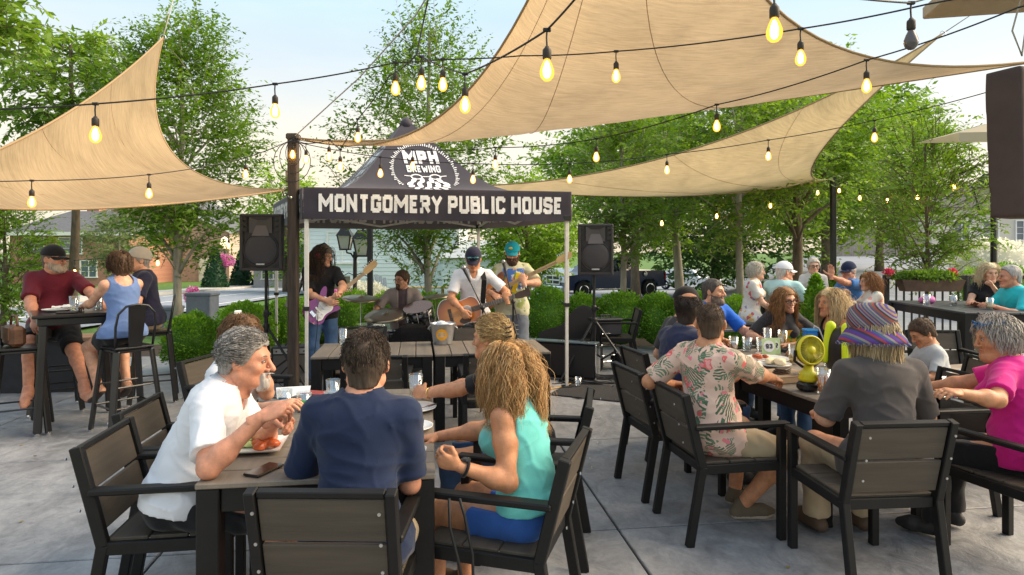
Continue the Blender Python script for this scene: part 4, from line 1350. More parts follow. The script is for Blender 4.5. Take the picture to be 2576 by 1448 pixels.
# ------------------------------------------------------------------ buildings and street things behind the patio
def brick_mat(name,c1,c2,mortar,scale=4.0):
 m = bpy.data.materials.new(name); m.use_nodes = True; MATS[name] = m
 n,l = m.node_tree.nodes,m.node_tree.links; b = n['Principled BSDF']
 tc = n.new('ShaderNodeTexCoord'); mp = n.new('ShaderNodeMapping'); mp.inputs['Rotation'].default_value = (R(90),0,0)
 br = n.new('ShaderNodeTexBrick'); br.inputs['Scale'].default_value = scale
 br.inputs['Color1'].default_value = tuple(c1) + (1,); br.inputs['Color2'].default_value = tuple(c2) + (1,); br.inputs['Mortar'].default_value = tuple(mortar) + (1,)
 br.inputs['Brick Width'].default_value = .9; br.inputs['Row Height'].default_value = .3; br.inputs['Mortar Size'].default_value = .03
 l.new(tc.outputs['Object'],mp.inputs['Vector']); l.new(mp.outputs['Vector'],br.inputs['Vector']); l.new(br.outputs['Color'],b.inputs['Base Color'])
 b.inputs['Roughness'].default_value = .9
 return m
brick_red = brick_mat('brick_red',(.36,.13,.075),(.44,.18,.11),(.42,.36,.30))
brick_pink = brick_mat('brick_pink',(.42,.22,.16),(.52,.30,.22),(.5,.44,.38))
white_paint = mat('white_paint',(.80,.80,.78),rough=.6,var=.05,vscale=3)
roof_grey = mat('roof_shingle',(.12,.125,.14),rough=.95,var=.25,vscale=6,bump=.5,bscale=20)
roof_dark = mat('roof_dark',(.07,.07,.075),rough=.95,var=.25,vscale=4,bump=.4,bscale=20)
pane_m = mat('window_pane',(.10,.13,.17),rough=.08,spec=.8)
siding_m = mat('siding_white',(.72,.80,.84),rough=.55,var=.04,vscale=1.5)
black_metal = mat('black_metal',(.012,.012,.014),rough=.42,var=.3,vscale=20,bump=.05)
dark_post = mat('dark_post',(.016,.016,.02),rough=.5,var=.2)
def window(parent,x0,x1,z0,z1,y,sash=2,bars=2,name='window'):
 f = MB(); fw = .09
 f.box(((x0 + x1) / 2,y - .04,z1 + fw / 2),(x1 - x0 + 2 * fw,.10,fw)); f.box(((x0 + x1) / 2,y - .06,z0 - fw / 2),(x1 - x0 + 2 * fw + .1,.16,fw))
 for x in (x0 - fw / 2,x1 + fw / 2): f.box((x,y - .04,(z0 + z1) / 2),(fw,.10,z1 - z0))
 for i in range(1,sash): f.box((x0 + (x1 - x0) * i / sash,y - .03,(z0 + z1) / 2),(.07,.06,z1 - z0))
 w = f.build(name,white_paint,parent)
 for i in range(sash):
  xa,xb = x0 + (x1 - x0) * i / sash + .03,x0 + (x1 - x0) * (i + 1) / sash - .03
  MB().box(((xa + xb) / 2,y - .005,(z0 + z1) / 2),(xb - xa,.02,z1 - z0)).build('pane',pane_m,w)
  b = MB()
  for j in range(1,bars + 1): b.box(((xa + xb) / 2,y - .025,z0 + (z1 - z0) * j / (bars + 1)),(xb - xa,.02,.03))
  b.build('glazing_bar',white_paint,w)
 return w
# red brick house at the left
hx = (175 - CX) * 55 / F_PX
house = empty('brick_house',(hx,55,-1.25)); tag(house,'red brick house with grey hip roof behind the man in the maroon shirt','house')
MB().box((0,4,2.25),(10.2,8,4.5)).build('wall',brick_red,house)
mb = MB(); e = 5.6
mb.add([(-e,-.5,4.6),(e,-.5,4.6),(e,8.5,4.6),(-e,8.5,4.6),(-2.6,4,6.6),(1.2,4,6.6)],[(0,1,5,4),(1,2,5),(2,3,4,5),(3,0,4),(3,2,1,0)])
mb.build('roof',roof_grey,house)
MB().box((0,-.42,4.42),(11.3,.22,.32)).build('fascia',white_paint,house)
window(house,-.85,1.05,2.75,4.05,0); window(house,1.0,2.3,.75,2.1,0); window(house,-3.8,-2.2,2.75,4.05,0)
ch = MB(); ch.box((-.9,5,6.9),(1.1,1.1,2.4)); ch.box((-.9,5,8.15),(1.3,1.3,.2)); ch.build('chimney',brick_red,house)
# the long gabled brick building beside it
hx = (400 - CX) * 62 / F_PX
gb = empty('brick_building',(hx,62,-1.25)); tag(gb,'long pale brick building with white gable trim and garage door','building')
mb = MB(); mb.box((0,5,2.5),(13.5,10,5.0)); mb.add([(-6.75,0,5.0),(6.75,0,5.0),(-2.0,0,8.9),(-6.75,10,5),(6.75,10,5),(-2,10,8.9)],[(0,1,2),(3,5,4),(0,2,5,3),(1,4,5,2)])
mb.build('wall',brick_pink,gb)
tr = MB()
tr.bar((-7.2,-.2,4.75),(-2.0,-.2,9.05),.25,.42); tr.bar((-2.0,-.2,9.05),(7.2,-.2,4.75),.25,.35); tr.build('gable_trim',white_paint,gb)
rf = MB(); rf.bar((-7.3,5,4.95),(-2.0,5,9.35),10.6,.14,up=(-.6,0,.75)); rf.bar((-2.0,5,9.35),(7.3,5,4.95),10.6,.14,up=(.4,0,.9)); rf.build('roof',roof_grey,gb)
gd = MB()
gd.box((4.6,-.06,1.15),(1.5,.08,2.3)); gdo = gd.build('garage_door',mat('cream_paint',(.74,.68,.55),rough=.6),gb)
pn = MB()
for k in range(4): pn.box((4.6,-.115,.35 + .55 * k),(1.36,.03,.42))
pn.build('door_panel',mat('cream_paint_2',(.78,.72,.60),rough=.6),gdo)
window(gb,-.9,.5,.9,2.4,0); window(gb,-3.4,-2.0,.9,2.4,0)
# white clapboard building behind the stage
wx0,wx1,wy = (772 - CX) * 35 / F_PX,(1150 - CX) * 35 / F_PX,35.0
wb = empty('clapboard_building',((wx0 + wx1) / 2,wy,-.95)); tag(wb,'white clapboard building behind the band','building')
W2 = (wx1 - wx0)
MB().box((0,4,2.2),(W2,8,4.4)).build('wall',siding_m,wb)
bm_ = MB(); bm_.box((0,0,0),(W2 + .02,.05,.225),rotx(R(-6))); bme = bm_.mesh('board',siding_m)
for k in range(20): link('board',bme,wb,loc=(0,-.035,.12 + k * .215))
for s in (-1,1): MB().box((s * (W2 / 2 + .02),-.07,2.2),(.18,.12,4.4)).build('corner_board',white_paint,wb)
mb = MB(); mb.add([(-W2 / 2 - .4,-.5,4.35),(W2 / 2 + .4,-.5,4.35),(W2 / 2 + .4,8.5,4.35),(-W2 / 2 - .4,8.5,4.35),(-W2 / 2 + .6,4,5.6),(W2 / 2 - .6,4,5.6)],[(0,1,5,4),(2,3,4,5),(1,2,5),(3,0,4),(3,2,1,0)])
mb.build('roof',roof_grey,wb)
window(wb,-2.9,-1.4,2.0,3.6,-.03); window(wb,1.6,2.9,2.0,3.6,-.03)
# low gabled shed at its right end
sx = (1155 - CX) * 36 / F_PX
sh = empty('shed',(sx + 1.0,34.0,-.95)); tag(sh,'low white shed with pale grey gable roof behind the singer','shed')
MB().box((0,2,1.15),(3.4,4,2.3)).build('wall',siding_m,sh)
shb = MB(); shb.box((0,0,0),(3.42,.05,.225),rotx(R(-6))); shme = shb.mesh('board',siding_m)
for k in range(10): link('board',shme,sh,loc=(0,-.035,.12 + k * .215))
mb = MB(); mb.add([(-1.9,-.3,2.25),(1.9,-.3,2.25),(1.9,4.3,2.25),(-1.9,4.3,2.25),(-.9,2,3.2),(.9,2,3.2)],[(0,1,5,4),(1,2,5),(2,3,4,5),(3,0,4),(3,2,1,0)])
mb.build('roof',mat('roof_pale',(.45,.50,.54),rough=.9,var=.1),sh)
# dark awning building at the far left of the stage
ax = (722 - CX) * 50 / F_PX
aw = empty('awning_building',(ax,50,-1.15)); tag(aw,'low grey building with dark purple awning left of the stage','building')
MB().box((0,3,2.4),(5.2,6,4.8)).build('wall',mat('grey_render',(.42,.42,.42),rough=.9,var=.1),aw)
mb = MB(); mb.add([(-2.6,0,3.1),(2.6,0,3.1),(2.6,-1.3,2.1),(-2.6,-1.3,2.1),(-2.6,-1.3,1.85),(2.6,-1.3,1.85)],[(0,1,2,3),(3,2,5,4)]); mb.build('awning',mat('awning_dark',(.05,.045,.09),rough=.8),aw)
window(aw,-1.9,-.2,.7,1.9,0); window(aw,.3,1.9,.7,1.9,0)
# wooden fence across the parking lot
fx0,fx1,fy = (2085 - CX) * 46 / F_PX,(2330 - CX) * 46 / F_PX,46.0
fz = tz((fx0 + fx1) / 2,fy)
wf = empty('wooden_fence',(fx0,fy,fz - .3)); tag(wf,'weathered grey board fence at the back of the parking lot','fence')
fm = mat('weathered_wood',(.30,.27,.25),rough=.95,var=.3,vscale=3,bump=.4,bscale=30,stretch=(4,4,.5))
bd = MB().box((0,0,1.15),(.19,.03,2.3)).mesh('plank',fm)
nb_ = int((fx1 - fx0) / .2)
for k in range(nb_): link('plank',bd,wf,loc=(k * .2,0,random.uniform(-.04,.04)))
MB().box(((fx1 - fx0) / 2,.05,.5),(fx1 - fx0,.05,.1)).build('rail',fm,wf); MB().box(((fx1 - fx0) / 2,.05,1.8),(fx1 - fx0,.05,.1)).build('rail',fm,wf)
# white house behind the right-hand trees
hx = (2500 - CX) * 52 / F_PX
rh = empty('white_house',(hx,52,1.2)); tag(rh,'white house with dark roof seen behind the covered screen','house')
MB().box((0,4,2.0),(10,8,4.0)).build('wall',mat('cream_wall',(.62,.58,.50),rough=.8),rh)
mb = MB(); mb.add([(-5.6,-.5,4.0),(5.6,-.5,4.0),(5.6,8.5,4.0),(-5.6,8.5,4.0),(-5.0,4,6.3),(5.0,4,6.3)],[(0,1,5,4),(1,2,5),(2,3,4,5),(3,0,4),(3,2,1,0)]); mb.build('roof',roof_dark,rh)
window(rh,-3.2,-2.0,1.4,2.9,0); window(rh,-.9,.3,1.4,2.9,0); window(rh,1.8,3.0,1.4,2.9,0)
# stone gate pillars left of the stage
pil_m = mat('pillar_grey',(.17,.19,.25),rough=.8,var=.12,bump=.2)
for (x,y,D,w,lab) in ((510,727,13.5,.50,'tall grey-blue pillar beside the road'),(425,762,13.5,.42,'low grey-blue pillar beside the tree trunk')):
 z = 1.6 - (y - HY) * D / F_PX; X = (x - CX) * D / F_PX
 t = empty('pillar',(X,D,tz(X,D) - .05)); tag(t,lab,'pillar','pillars beside the road')
 MB().box((0,0,(z - .06) / 2 + .02),(w,.42,z),bev=.015).build('shaft',pil_m,t); MB().box((0,0,z - .0),(w * 1.08,.46,.07),bev=.015).build('cap',pil_m,t)
# street lamps
lamp_glow = mat('lamp_glass',(.85,.85,.82),rough=.3,trans=.3)
def lantern(parent,c,s):
 f = MB()
 for sx_ in (-1,1):
  for sy_ in (-1,1):
   f.bar((c[0] + sx_ * .11 * s,c[1] + sy_ * .11 * s,c[2]),(c[0] + sx_ * .17 * s,c[1] + sy_ * .17 * s,c[2] + .36 * s),.025 * s)
 f.box((c[0],c[1],c[2]),(.26 * s,.26 * s,.04 * s))
 o = f.build('lantern_frame',black_metal,parent)
 mbl = MB(); mbl.add([(c[0] + a * .10 * s,c[1] + b * .10 * s,c[2] + .02 * s) for a,b in ((-1,-1),(1,-1),(1,1),(-1,1))] + [(c[0] + a * .155 * s,c[1] + b * .155 * s,c[2] + .35 * s) for a,b in ((-1,-1),(1,-1),(1,1),(-1,1))],[(0,1,5,4),(1,2,6,5),(2,3,7,6),(3,0,4,7),(4,5,6,7)])
 mbl.build('lantern_glass',lamp_glow,o)
 r_ = MB(); r_.add([(c[0] + a * .20 * s,c[1] + b * .20 * s,c[2] + .36 * s) for a,b in ((-1,-1),(1,-1),(1,1),(-1,1))] + [(c[0] + a * .09 * s,c[1] + b * .09 * s,c[2] + .56 * s) for a,b in ((-1,-1),(1,-1),(1,1),(-1,1))],[(0,1,5,4),(1,2,6,5),(2,3,7,6),(3,0,4,7),(4,5,6,7),(3,2,1,0)])
 r_.ball((c[0],c[1],c[2] + .60 * s),.04 * s,8,6); r_.build('lantern_roof',black_metal,o)
D = 16.0; X = (893 - CX) * D / F_PX
dl = empty('double_lantern',(X,D,tz(X,D))); tag(dl,'black street lamp with two lanterns behind the purple guitar','street lamp')
p = MB(); zt = 1.6 + (HY - 690) * D / F_PX
p.lathe([(.14,0),(.12,.25),(.06,.35),(.05,1.4),(.045,1.75)],n=12)
for s in (-1,1): p.tube([(0,0,1.55),(s * .10,0,1.70),(s * .2,0,1.72),(s * .21,0,1.80)],.022,8)
for s in (-1,1): p.tube([(0,-.02,1.15),(s * .15,-.02,1.22),(s * .3,-.02,1.14),(s * .36,-.02,1.22),(s * .31,-.02,1.27),(s * .27,-.02,1.23)],.012,6)
p.build('post',black_metal,dl,smooth=True)
lantern(dl,(-.24,0,1.80),.95); lantern(dl,(.22,-.1,1.64),1.15)
D = 49; X = (565 - CX) * D / F_PX
sl = empty('street_lamp',(X,D,tz(X,D))); tag(sl,'street lamp with globe and pink flower basket across the road','street lamp')
p = MB(); p.lathe([(.30,0),(.24,.4),(.09,.6),(.07,3.0)],n=10); p.build('post',black_metal,sl,smooth=True)
MB().lathe([(.12,3.0),(.30,3.2),(.33,3.5),(.22,3.75),(.02,3.9)],n=12).build('globe',mat('globe_glass',(.85,.7,.5),rough=.2,emit=(1,.75,.4),estr=.6),sl,smooth=True)
def flowers(label,c,r,n,leaf,m,seed,name='flower_basket',cat='flowers'):
 return bush(label,c,r,n,leaf,m,seed=seed,name=name,cat=cat,core_t=.1)
flowers('pink hanging flower basket on the far street lamp',(X + .05,D - .3,tz(X,D) + 1.5),(.75,.6,.5),900,.16,lf_pink,201)
flowers('pink flower bed left of the grey-blue pillar',gp(492,14.6),(.16,.14,.20),300,.06,lf_pink,203,'flower_bed')
flowers('pink flowers by the tree trunk near the tall pillar',gp(452,15.2) + Vector((.3,0,.45)),(.16,.14,.22),300,.06,lf_pink,205,'flower_bed')
flowers('white and pink petunias in front of the white building',gp(905,17.5),(.95,.45,.50),2000,.075,lf_white,207,'flower_bed')
flowers('pink petunias beside the double lantern post',gp(850,17.0),(.55,.4,.42),1200,.075,lf_pink,209,'flower_bed')
flowers('low pink blossoms behind the drummer',gp(975,15.0),(.85,.3,.28),900,.06,lf_pink,211,'flower_bed')
# sign hung on the lantern post
MB().box((0,0,0),(.62,.03,.32),bev=.008).build('hanging_sign',mat('sign_wood',(.30,.27,.22),rough=.8,var=.3),loc=(dl.location.x - .42,15.96,dl.location.z + .98))
tag(bpy.data.objects['hanging_sign'],'small wooden sign board hanging from the double street lamp','sign')
# folding chairs and a picnic table by the white building
bl = mat('chair_blue_grey',(.16,.22,.28),rough=.6)
D = 19.0; X = (957 - CX) * D / F_PX
ad = empty('garden_chair',(X,D,tz(X,D)),.5); tag(ad,'blue-grey slatted garden chair in front of the white building','chair')
for k in range(5): MB().bar((-.24 + .12 * k,.12,.3),(-.26 + .13 * k,.45,1.15 - .05 * abs(k - 2)),.10,.025,up=(0,1,0)).build('slat',bl,ad)
MB().box((0,-.1,.33),(.6,.5,.03)).build('seat',bl,ad)
for s in (-1,1):
 MB().box((s * .34,-.12,.55),(.12,.7,.03)).build('arm',bl,ad); MB().bar((s * .30,-.35,0),(s * .30,-.35,.55),.04,.09).build('leg',bl,ad); MB().bar((s * .30,.3,.0),(s * .30,-.1,.36),.04,.09).build('leg',bl,ad)
wood_y = mat('picnic_wood',(.55,.40,.20),rough=.8,var=.2,stretch=(.3,4,4))
D = 20.5; X = (1066 - CX) * D / F_PX
pt = empty('picnic_table',(X,D,tz(X,D))); tag(pt,'yellow wood picnic table behind the drummer','picnic table')
for k in range(5): MB().box((0,-.3 + .15 * k,.75),(1.7,.14,.04)).build('plank',wood_y,pt)
for s in (-1,1): MB().box((0,s * .68,.45),(1.7,.26,.04)).build('bench',wood_y,pt)
for s in (-1,1):
 for q in (-1,1): MB().bar((s * .6,q * .6,0),(s * .6,q * .15,.74),.04,.09).build('leg',wood_y,pt)
 MB().box((s * .6,0,.42),(.04,1.5,.09)).build('brace',wood_y,pt)
# ------------------------------------------------------------------ vehicles
chrome = mat('chrome',(.75,.76,.78),rough=.12,metal=1.0)
tyre_m = mat('tyre',(.012,.012,.013),rough=.9,bump=.3,bscale=90)
car_glass = mat('car_glass',(.02,.025,.03),rough=.05,spec=.8)
lamp_m = mat('headlamp',(.75,.77,.80),rough=.08,spec=.9)
def wheel(parent,c,r,w,side):
 t = MB(); rot = roty(R(90))
 t.lathe([(r * .62,-w / 2),(r * .93,-w / 2),(r,-w * .3),(r,w * .3),(r * .93,w / 2),(r * .62,w / 2)],c,22,rot)
 to = t.build('wheel',tyre_m,parent,smooth=True)
 q = MB(); q.lathe([(r * .60,-.02),(r * .62,.03),(r * .56,.035),(r * .5,.01),(.02,.012)],(c[0] + side * w * .40,c[1],c[2]),22,roty(R(90 * side)))
 for k in range(5):
  a = 2 * math.pi * k / 5
  q.bar((c[0] + side * w * .44,c[1] + math.cos(a) * r * .1,c[2] + math.sin(a) * r * .1),(c[0] + side * w * .44,c[1] + math.cos(a) * r * .55,c[2] + math.sin(a) * r * .55),.07,.03,up=(1,0,0))
 q.build('rim',chrome,to)
def pickup(label,loc,rz,paint):
 t = empty('pickup_truck',loc,rz); tag(t,label,'truck')
 L,Wd = 5.7,1.95
 side = [(-2.85,.45),(-2.85,.98),(-2.70,1.10),(-1.55,1.20),(-1.30,1.22),(-.70,1.83),(.10,1.92),(.85,1.88),(1.05,1.28),(2.80,1.28),(2.85,.55),(2.35,.50),(2.30,.75),(2.0,.92),(1.70,.92),(1.40,.75),(1.35,.45),(-1.40,.42),(-1.45,.75),(-1.75,.93),(-2.05,.93),(-2.35,.75),(-2.40,.45)]
 n = len(side); b = MB(); vv = []
 for sx_,ins in ((-1,.05),(-1,0),(1,0),(1,.05)):
  for (y,z) in side:
   taper = .16 if z > 1.3 else 0
   w = Wd / 2 - taper * (z - 1.25) / .6 * (1 if z > 1.3 else 0)
   vv.append((sx_ * (w - ins),y * (1 if not ins else .992),z if not ins else z + (.0)))
 fs = []
 for a in range(3):
  for i in range(n):
   j = (i + 1) % n; fs.append((a * n + i,a * n + j,(a + 1) * n + j,(a + 1) * n + i))
 fs.append(tuple(range(n))); fs.append(tuple(range(3 * n,4 * n))[::-1])
 b.add(vv,fs); b.build('body',paint,t)
 for s in (-1,1):
  g = MB(); x = s * (Wd / 2 - .05)
  g.add([(s * (Wd / 2 + .004),-.98,1.30),(s * (Wd / 2 - .12),-.62,1.74),(s * (Wd / 2 - .12),-.02,1.80),(s * (Wd / 2 + .004),-.02,1.30)],[(0,1,2,3)])
  g.add([(s * (Wd / 2 + .004),.05,1.30),(s * (Wd / 2 - .12),.05,1.80),(s * (Wd / 2 - .12),.70,1.76),(s * (Wd / 2 + .004),.86,1.30)],[(0,1,2,3)])
  g.build('side_window',car_glass,t)
  wheel(t,(s * .88,-1.90,.42),.42,.30,s); wheel(t,(s * .88,1.85,.42),.42,.30,s)
  MB().box((s * .985,-.55,.98),(.02,.28,.05)).build('door_handle',paint,t)
  MB().box((s * 1.06,-.95,1.38),(.2,.10,.20),bev=.03).build('mirror',paint,t)
  h = MB(); h.box((s * .76,-2.80,.90),(.36,.16,.26),bev=.04); h.build('headlight',lamp_m,t)
  MB().box((s * .98,-.2,.46),(.08,2.5,.08),bev=.02).build('step',chrome,t)
  MB().box((s * .90,2.82,1.0),(.14,.06,.38)).build('tail_light',mat('tail_red',(.4,.01,.01),rough=.2),t)
  MB().lathe([(.11,0),(.11,.02),(.07,.03),(.01,.03)],(s * .975,1.6,1.12),16,roty(R(90 * s))).build('filler_cap',chrome,t)
 gr = MB(); gr.box((0,-2.88,.90),(1.16,.06,.42),bev=.03); gro = gr.build('grille',chrome,t)
 for sx_ in (-1,1):
  for sz_ in (-1,1): MB().box((sx_ * .28,-2.915,.90 + sz_ * .095),(.44,.02,.13)).build('grille_opening',black_metal,gro)
 MB().box((0,-2.92,.52),(1.9,.22,.26),bev=.05).build('bumper',chrome,t)
 MB().box((0,-3.035,.53),(.34,.012,.16)).build('number_plate',white_paint,t)
 MB().add([(-.80,-1.22,1.25),(.80,-1.22,1.25),(.72,-.74,1.78),(-.72,-.74,1.78)],[(0,1,2,3)]).build('windscreen',car_glass,t)
 return t
navy_paint = mat('car_navy',(.018,.032,.085),rough=.18,coat=1.0,spec=.6)
D = 30; X = (1545 - CX) * D / F_PX
pickup('dark blue pickup truck with chrome grille parked behind the hedge',(X - .35,D + .4,tz(X,D) + .01),R(-62),navy_paint)
def car(label,loc,rz,paint,L=4.5,Hh=1.45):
 t = empty('parked_car',loc,rz); tag(t,label,'car','cars parked in the distance')
 side = [(-L / 2,.35),(-L / 2,.62),(-L / 2 + .15,.75),(-L * .22,.88),(-L * .10,Hh - .05),(.2,Hh),(L * .26,Hh - .05),(L * .42,.92),(L / 2,.85),(L / 2,.35)]
 n = len(side); b = MB(); vv = []
 for sx_ in (-1,1):
  for y,z in side: vv.append((sx_ * (.88 - (.2 if z > 1 else 0)),y,z))
 b.add(vv,[tuple(range(n)),tuple(range(n,2 * n))[::-1]] + [(i,(i + 1) % n,n + (i + 1) % n,n + i) for i in range(n)]); b.build('body',paint,t)
 for s in (-1,1):
  g = MB(); g.add([(s * .885,-L * .19,.92),(s * .70,-L * .09,Hh - .12),(s * .70,L * .24,Hh - .12),(s * .885,L * .36,.95)],[(0,1,2,3)]); g.build('side_window',car_glass,t)
  for y in (-L * .31,L * .31): wheel(t,(s * .78,y,.32),.32,.22,s)
  MB().box((s * .62,-L / 2 - .01,.62),(.34,.06,.14)).build('headlight',lamp_m,t)
 MB().add([(-.72,-L * .20 - .02,.93),(.72,-L * .20 - .02,.93),(.62,-L * .10 - .02,Hh - .09),(-.62,-L * .10 - .02,Hh - .09)],[(0,1,2,3)]).build('windscreen',car_glass,t)
 return t
silver = mat('car_silver',(.55,.57,.6),rough=.25,metal=.5,coat=.6); white_car = mat('car_white',(.75,.76,.78),rough=.25,coat=.8); blue_car = mat('car_pale_blue',(.35,.48,.6),rough=.25,coat=.8); dark_car = mat('car_dark',(.03,.03,.035),rough=.2,coat=.9)
for x,D,rz_,p_,lab in ((640,66,1.4,silver,'silver car parked furthest left across the road'),(690,70,1.4,dark_car,'black car parked across the road beside the left loudspeaker'),(615,75,1.4,white_car,'white car half hidden behind the conifers'),
       (1422,38,.3,blue_car,'pale blue car parked behind the bass neck'),(1735,44,.9,white_car,'white car glimpsed behind the leaning tree trunk'),(1385,50,.4,white_car,'white car far behind the bass player')):
 X = (x - CX) * D / F_PX
 car(lab,(X,D,tz(X,D) + .02),rz_,p_)
# ------------------------------------------------------------------ posts
wood_post = mat('post_wood',(.062,.044,.033),rough=.85,var=.45,vscale=14,bump=.8,bscale=60,stretch=(3,3,.25))
PX,PY = (738 - CX) * 7.2 / F_PX,7.2
wp = empty('wooden_post',(PX,PY,0)); tag(wp,'dark brown wooden post standing in front of the canopy corner','post')
mb = MB(); mb.box((0,0,1.44),(.104,.104,2.88),bev=.008); mb.build('shaft',wood_post,wp)
MB().box((0,0,2.885),(.135,.135,.07),bev=.015).build('cap',wood_post,wp)
hk = MB(); hk.tube([(.0,-.06,2.2),(.0,-.10,2.2),(-.02,-.12,2.22)],.006,6); hk.ball((0,-.065,2.2),.018,8,6); hk.build('hook',chrome,wp)
def metal_post(label,x,D,ztop,w=.09):
 X = (x - CX) * D / F_PX
 t = empty('metal_post',(X,D,tz(X,D) - .05)); tag(t,label,'post','black metal posts of the patio')
 zt_ = ztop - tz(X,D) + .05
 MB().box((0,0,zt_ / 2),(w,w,zt_),bev=.006).build('shaft',dark_post,t); MB().box((0,0,zt_ + .008),(w + .02,w + .02,.02),bev=.005).build('cap',dark_post,t)
 e = MB(); e.tube([(0,-w / 2,zt_ - .08),(0,-w / 2 - .05,zt_ - .08),(0,-w / 2 - .05,zt_ - .05)],.008,6); e.build('eye_bolt',chrome,t)
metal_post('black metal post at the right-hand end of the lower shade sail',2096,12.4,1.6 + (HY - 447) * 12.4 / F_PX)
metal_post('black metal post behind the drummer',931,11.6,3.0)
metal_post('short black post beside the raised hand',2058,11.8,1.45,.07)
# ------------------------------------------------------------------ shade sails
def sail_mat(name,col):
 m = bpy.data.materials.new(name); m.use_nodes = True; MATS[name] = m
 n,l = m.node_tree.nodes,m.node_tree.links; b = n['Principled BSDF']
 tc = n.new('ShaderNodeTexCoord'); mp = n.new('ShaderNodeMapping'); mp.inputs['Scale'].default_value = (1.6,22,1.6); mp.inputs['Rotation'].default_value = (0,0,.5)
 l.new(tc.outputs['Object'],mp.inputs['Vector'])
 nz = n.new('ShaderNodeTexNoise'); nz.inputs['Scale'].default_value = 3.5; nz.inputs['Detail'].default_value = 9; nz.inputs['Roughness'].default_value = .7
 l.new(mp.outputs['Vector'],nz.inputs['Vector'])
 n2 = n.new('ShaderNodeTexNoise'); n2.inputs['Scale'].default_value = 1.3; n2.inputs['Detail'].default_value = 6; n2.inputs['Distortion'].default_value = 1.5; l.new(tc.outputs['Object'],n2.inputs['Vector'])
 ad = n.new('ShaderNodeMath'); ad.operation = 'MULTIPLY_ADD'; ad.inputs[1].default_value = .6; l.new(nz.outputs['Fac'],ad.inputs[0])
 mu = n.new('ShaderNodeMath'); mu.operation = 'MULTIPLY'; mu.inputs[1].default_value = .4; l.new(n2.outputs['Fac'],mu.inputs[0]); l.new(mu.outputs[0],ad.inputs[2])
 r = n.new('ShaderNodeValToRGB'); e = r.color_ramp.elements
 e[0].position = .34; e[0].color = tuple(v * .70 for v in col) + (1,); e[1].position = .66; e[1].color = tuple(min(1,v * 1.2) for v in col) + (1,)
 l.new(ad.outputs[0],r.inputs['Fac']); l.new(r.outputs['Color'],b.inputs['Base Color'])
 b.inputs['Roughness'].default_value = .9; b.inputs['Specular IOR Level'].default_value = .1
 bp = n.new('ShaderNodeBump'); bp.inputs['Strength'].default_value = .35; bp.inputs['Distance'].default_value = .012; l.new(nz.outputs['Fac'],bp.inputs['Height'])
 l.new(bp.outputs['Normal'],b.inputs['Normal'])
 tr = n.new('ShaderNodeBsdfTranslucent'); l.new(r.outputs['Color'],tr.inputs['Color'])
 ms = n.new('ShaderNodeMixShader'); ms.inputs['Fac'].default_value = .50
 l.new(b.outputs[0],ms.inputs[1]); l.new(tr.outputs[0],ms.inputs[2]); l.new(ms.outputs[0],n['Material Output'].inputs['Surface'])
 return m
sail_m = sail_mat('sail_cloth',(.56,.415,.26))
sail_pale = sail_mat('sail_cloth_pale',(.66,.51,.30))
hem_m = mat('sail_hem',(.36,.25,.14),rough=.9,bump=.3,bscale=120)
cord_m = mat('cord_black',(.010,.010,.011),rough=.6)
rope_m = mat('rope_pale',(.45,.42,.38),rough=.9)
def sail(label,A,B,C,AB,BC,CA,m,N=26,ropes=()):
 A,B,C,AB,BC,CA = (np.asarray(v,float) for v in (A,B,C,AB,BC,CA))
 def pt(a,b,c): return a * a * A + b * b * B + c * c * C + 2 * a * b * AB + 2 * b * c * BC + 2 * a * c * CA
 vs_,idx = [],{}
 for i in range(N + 1):
  for j in range(N + 1 - i):
   a,b = i / N,j / N; c = 1 - a - b
   p = pt(a,b,c)
   # slack wrinkles running in from the corners
   e_ = 16 * a * b * c
   p = p + np.array((0,0,1.)) * (.010 * math.sin(34 * (a - c) / (b + .25)) * min(1,3 * e_) * b + .008 * math.sin(30 * (b - c) / (a + .25)) * min(1,3 * e_) * a + .008 * math.sin(30 * (a - b) / (c + .25)) * min(1,3 * e_) * c)
   idx[(i,j)] = len(vs_); vs_.append(tuple(p))
 fs = []
 for i in range(N):
  for j in range(N - i):
   fs.append((idx[(i,j)],idx[(i + 1,j)],idx[(i,j + 1)]))
   if j < N - i - 1: fs.append((idx[(i + 1,j)],idx[(i + 1,j + 1)],idx[(i,j + 1)]))
 mb = MB(); mb.add(vs_,fs)
 root = empty('shade_sail',tuple((A + B + C) / 3)); tag(root,label,'shade sail','tan shade sails')
 o = mb.build('cloth',m,None,smooth=True); o.parent = root; o.matrix_parent_inverse = Matrix.Translation(root.location).inverted()
 def kid(mb_,nm,mm):
  q = mb_.build(nm,mm,None,smooth=True); q.parent = root; q.matrix_parent_inverse = Matrix.Translation(root.location).inverted()
 for nm,f in (('AB',lambda t: pt(1 - t,t,0)),('BC',lambda t: pt(0,1 - t,t)),('CA',lambda t: pt(t,0,1 - t))):
  h = MB(); h.tube([tuple(f(t)) for t in np.linspace(0,1,30)],.011,6); kid(h,'hem',hem_m)
 for k_ in (.25,.5,.75):      # sewn seams between the cloth widths
  sm_ = MB(); sm_.tube([tuple(pt(k_ * (1 - t),t,(1 - k_) * (1 - t)) - np.array((0,0,.004))) for t in np.linspace(.0,.97,26)],.0028,4); kid(sm_,'seam',m)
 for q in (A,B,C):
  r_ = MB(); ring = [tuple(q + .035 * np.array((math.cos(a),0,math.sin(a)))) for a in np.linspace(0,6.283,11)[:-1]]; r_.tube(ring,.006,5,closed=True); kid(r_,'ring',chrome)
 for a,b in ropes:
  r_ = MB(); r_.tube([tuple(a),tuple((np.asarray(a) + np.asarray(b)) / 2),tuple(b)],.007,6); kid(r_,'rope',rope_m)
 return root
A = P(410,95,8.0); B = P(722,478,7.2); C = P(-330,470,5.0)
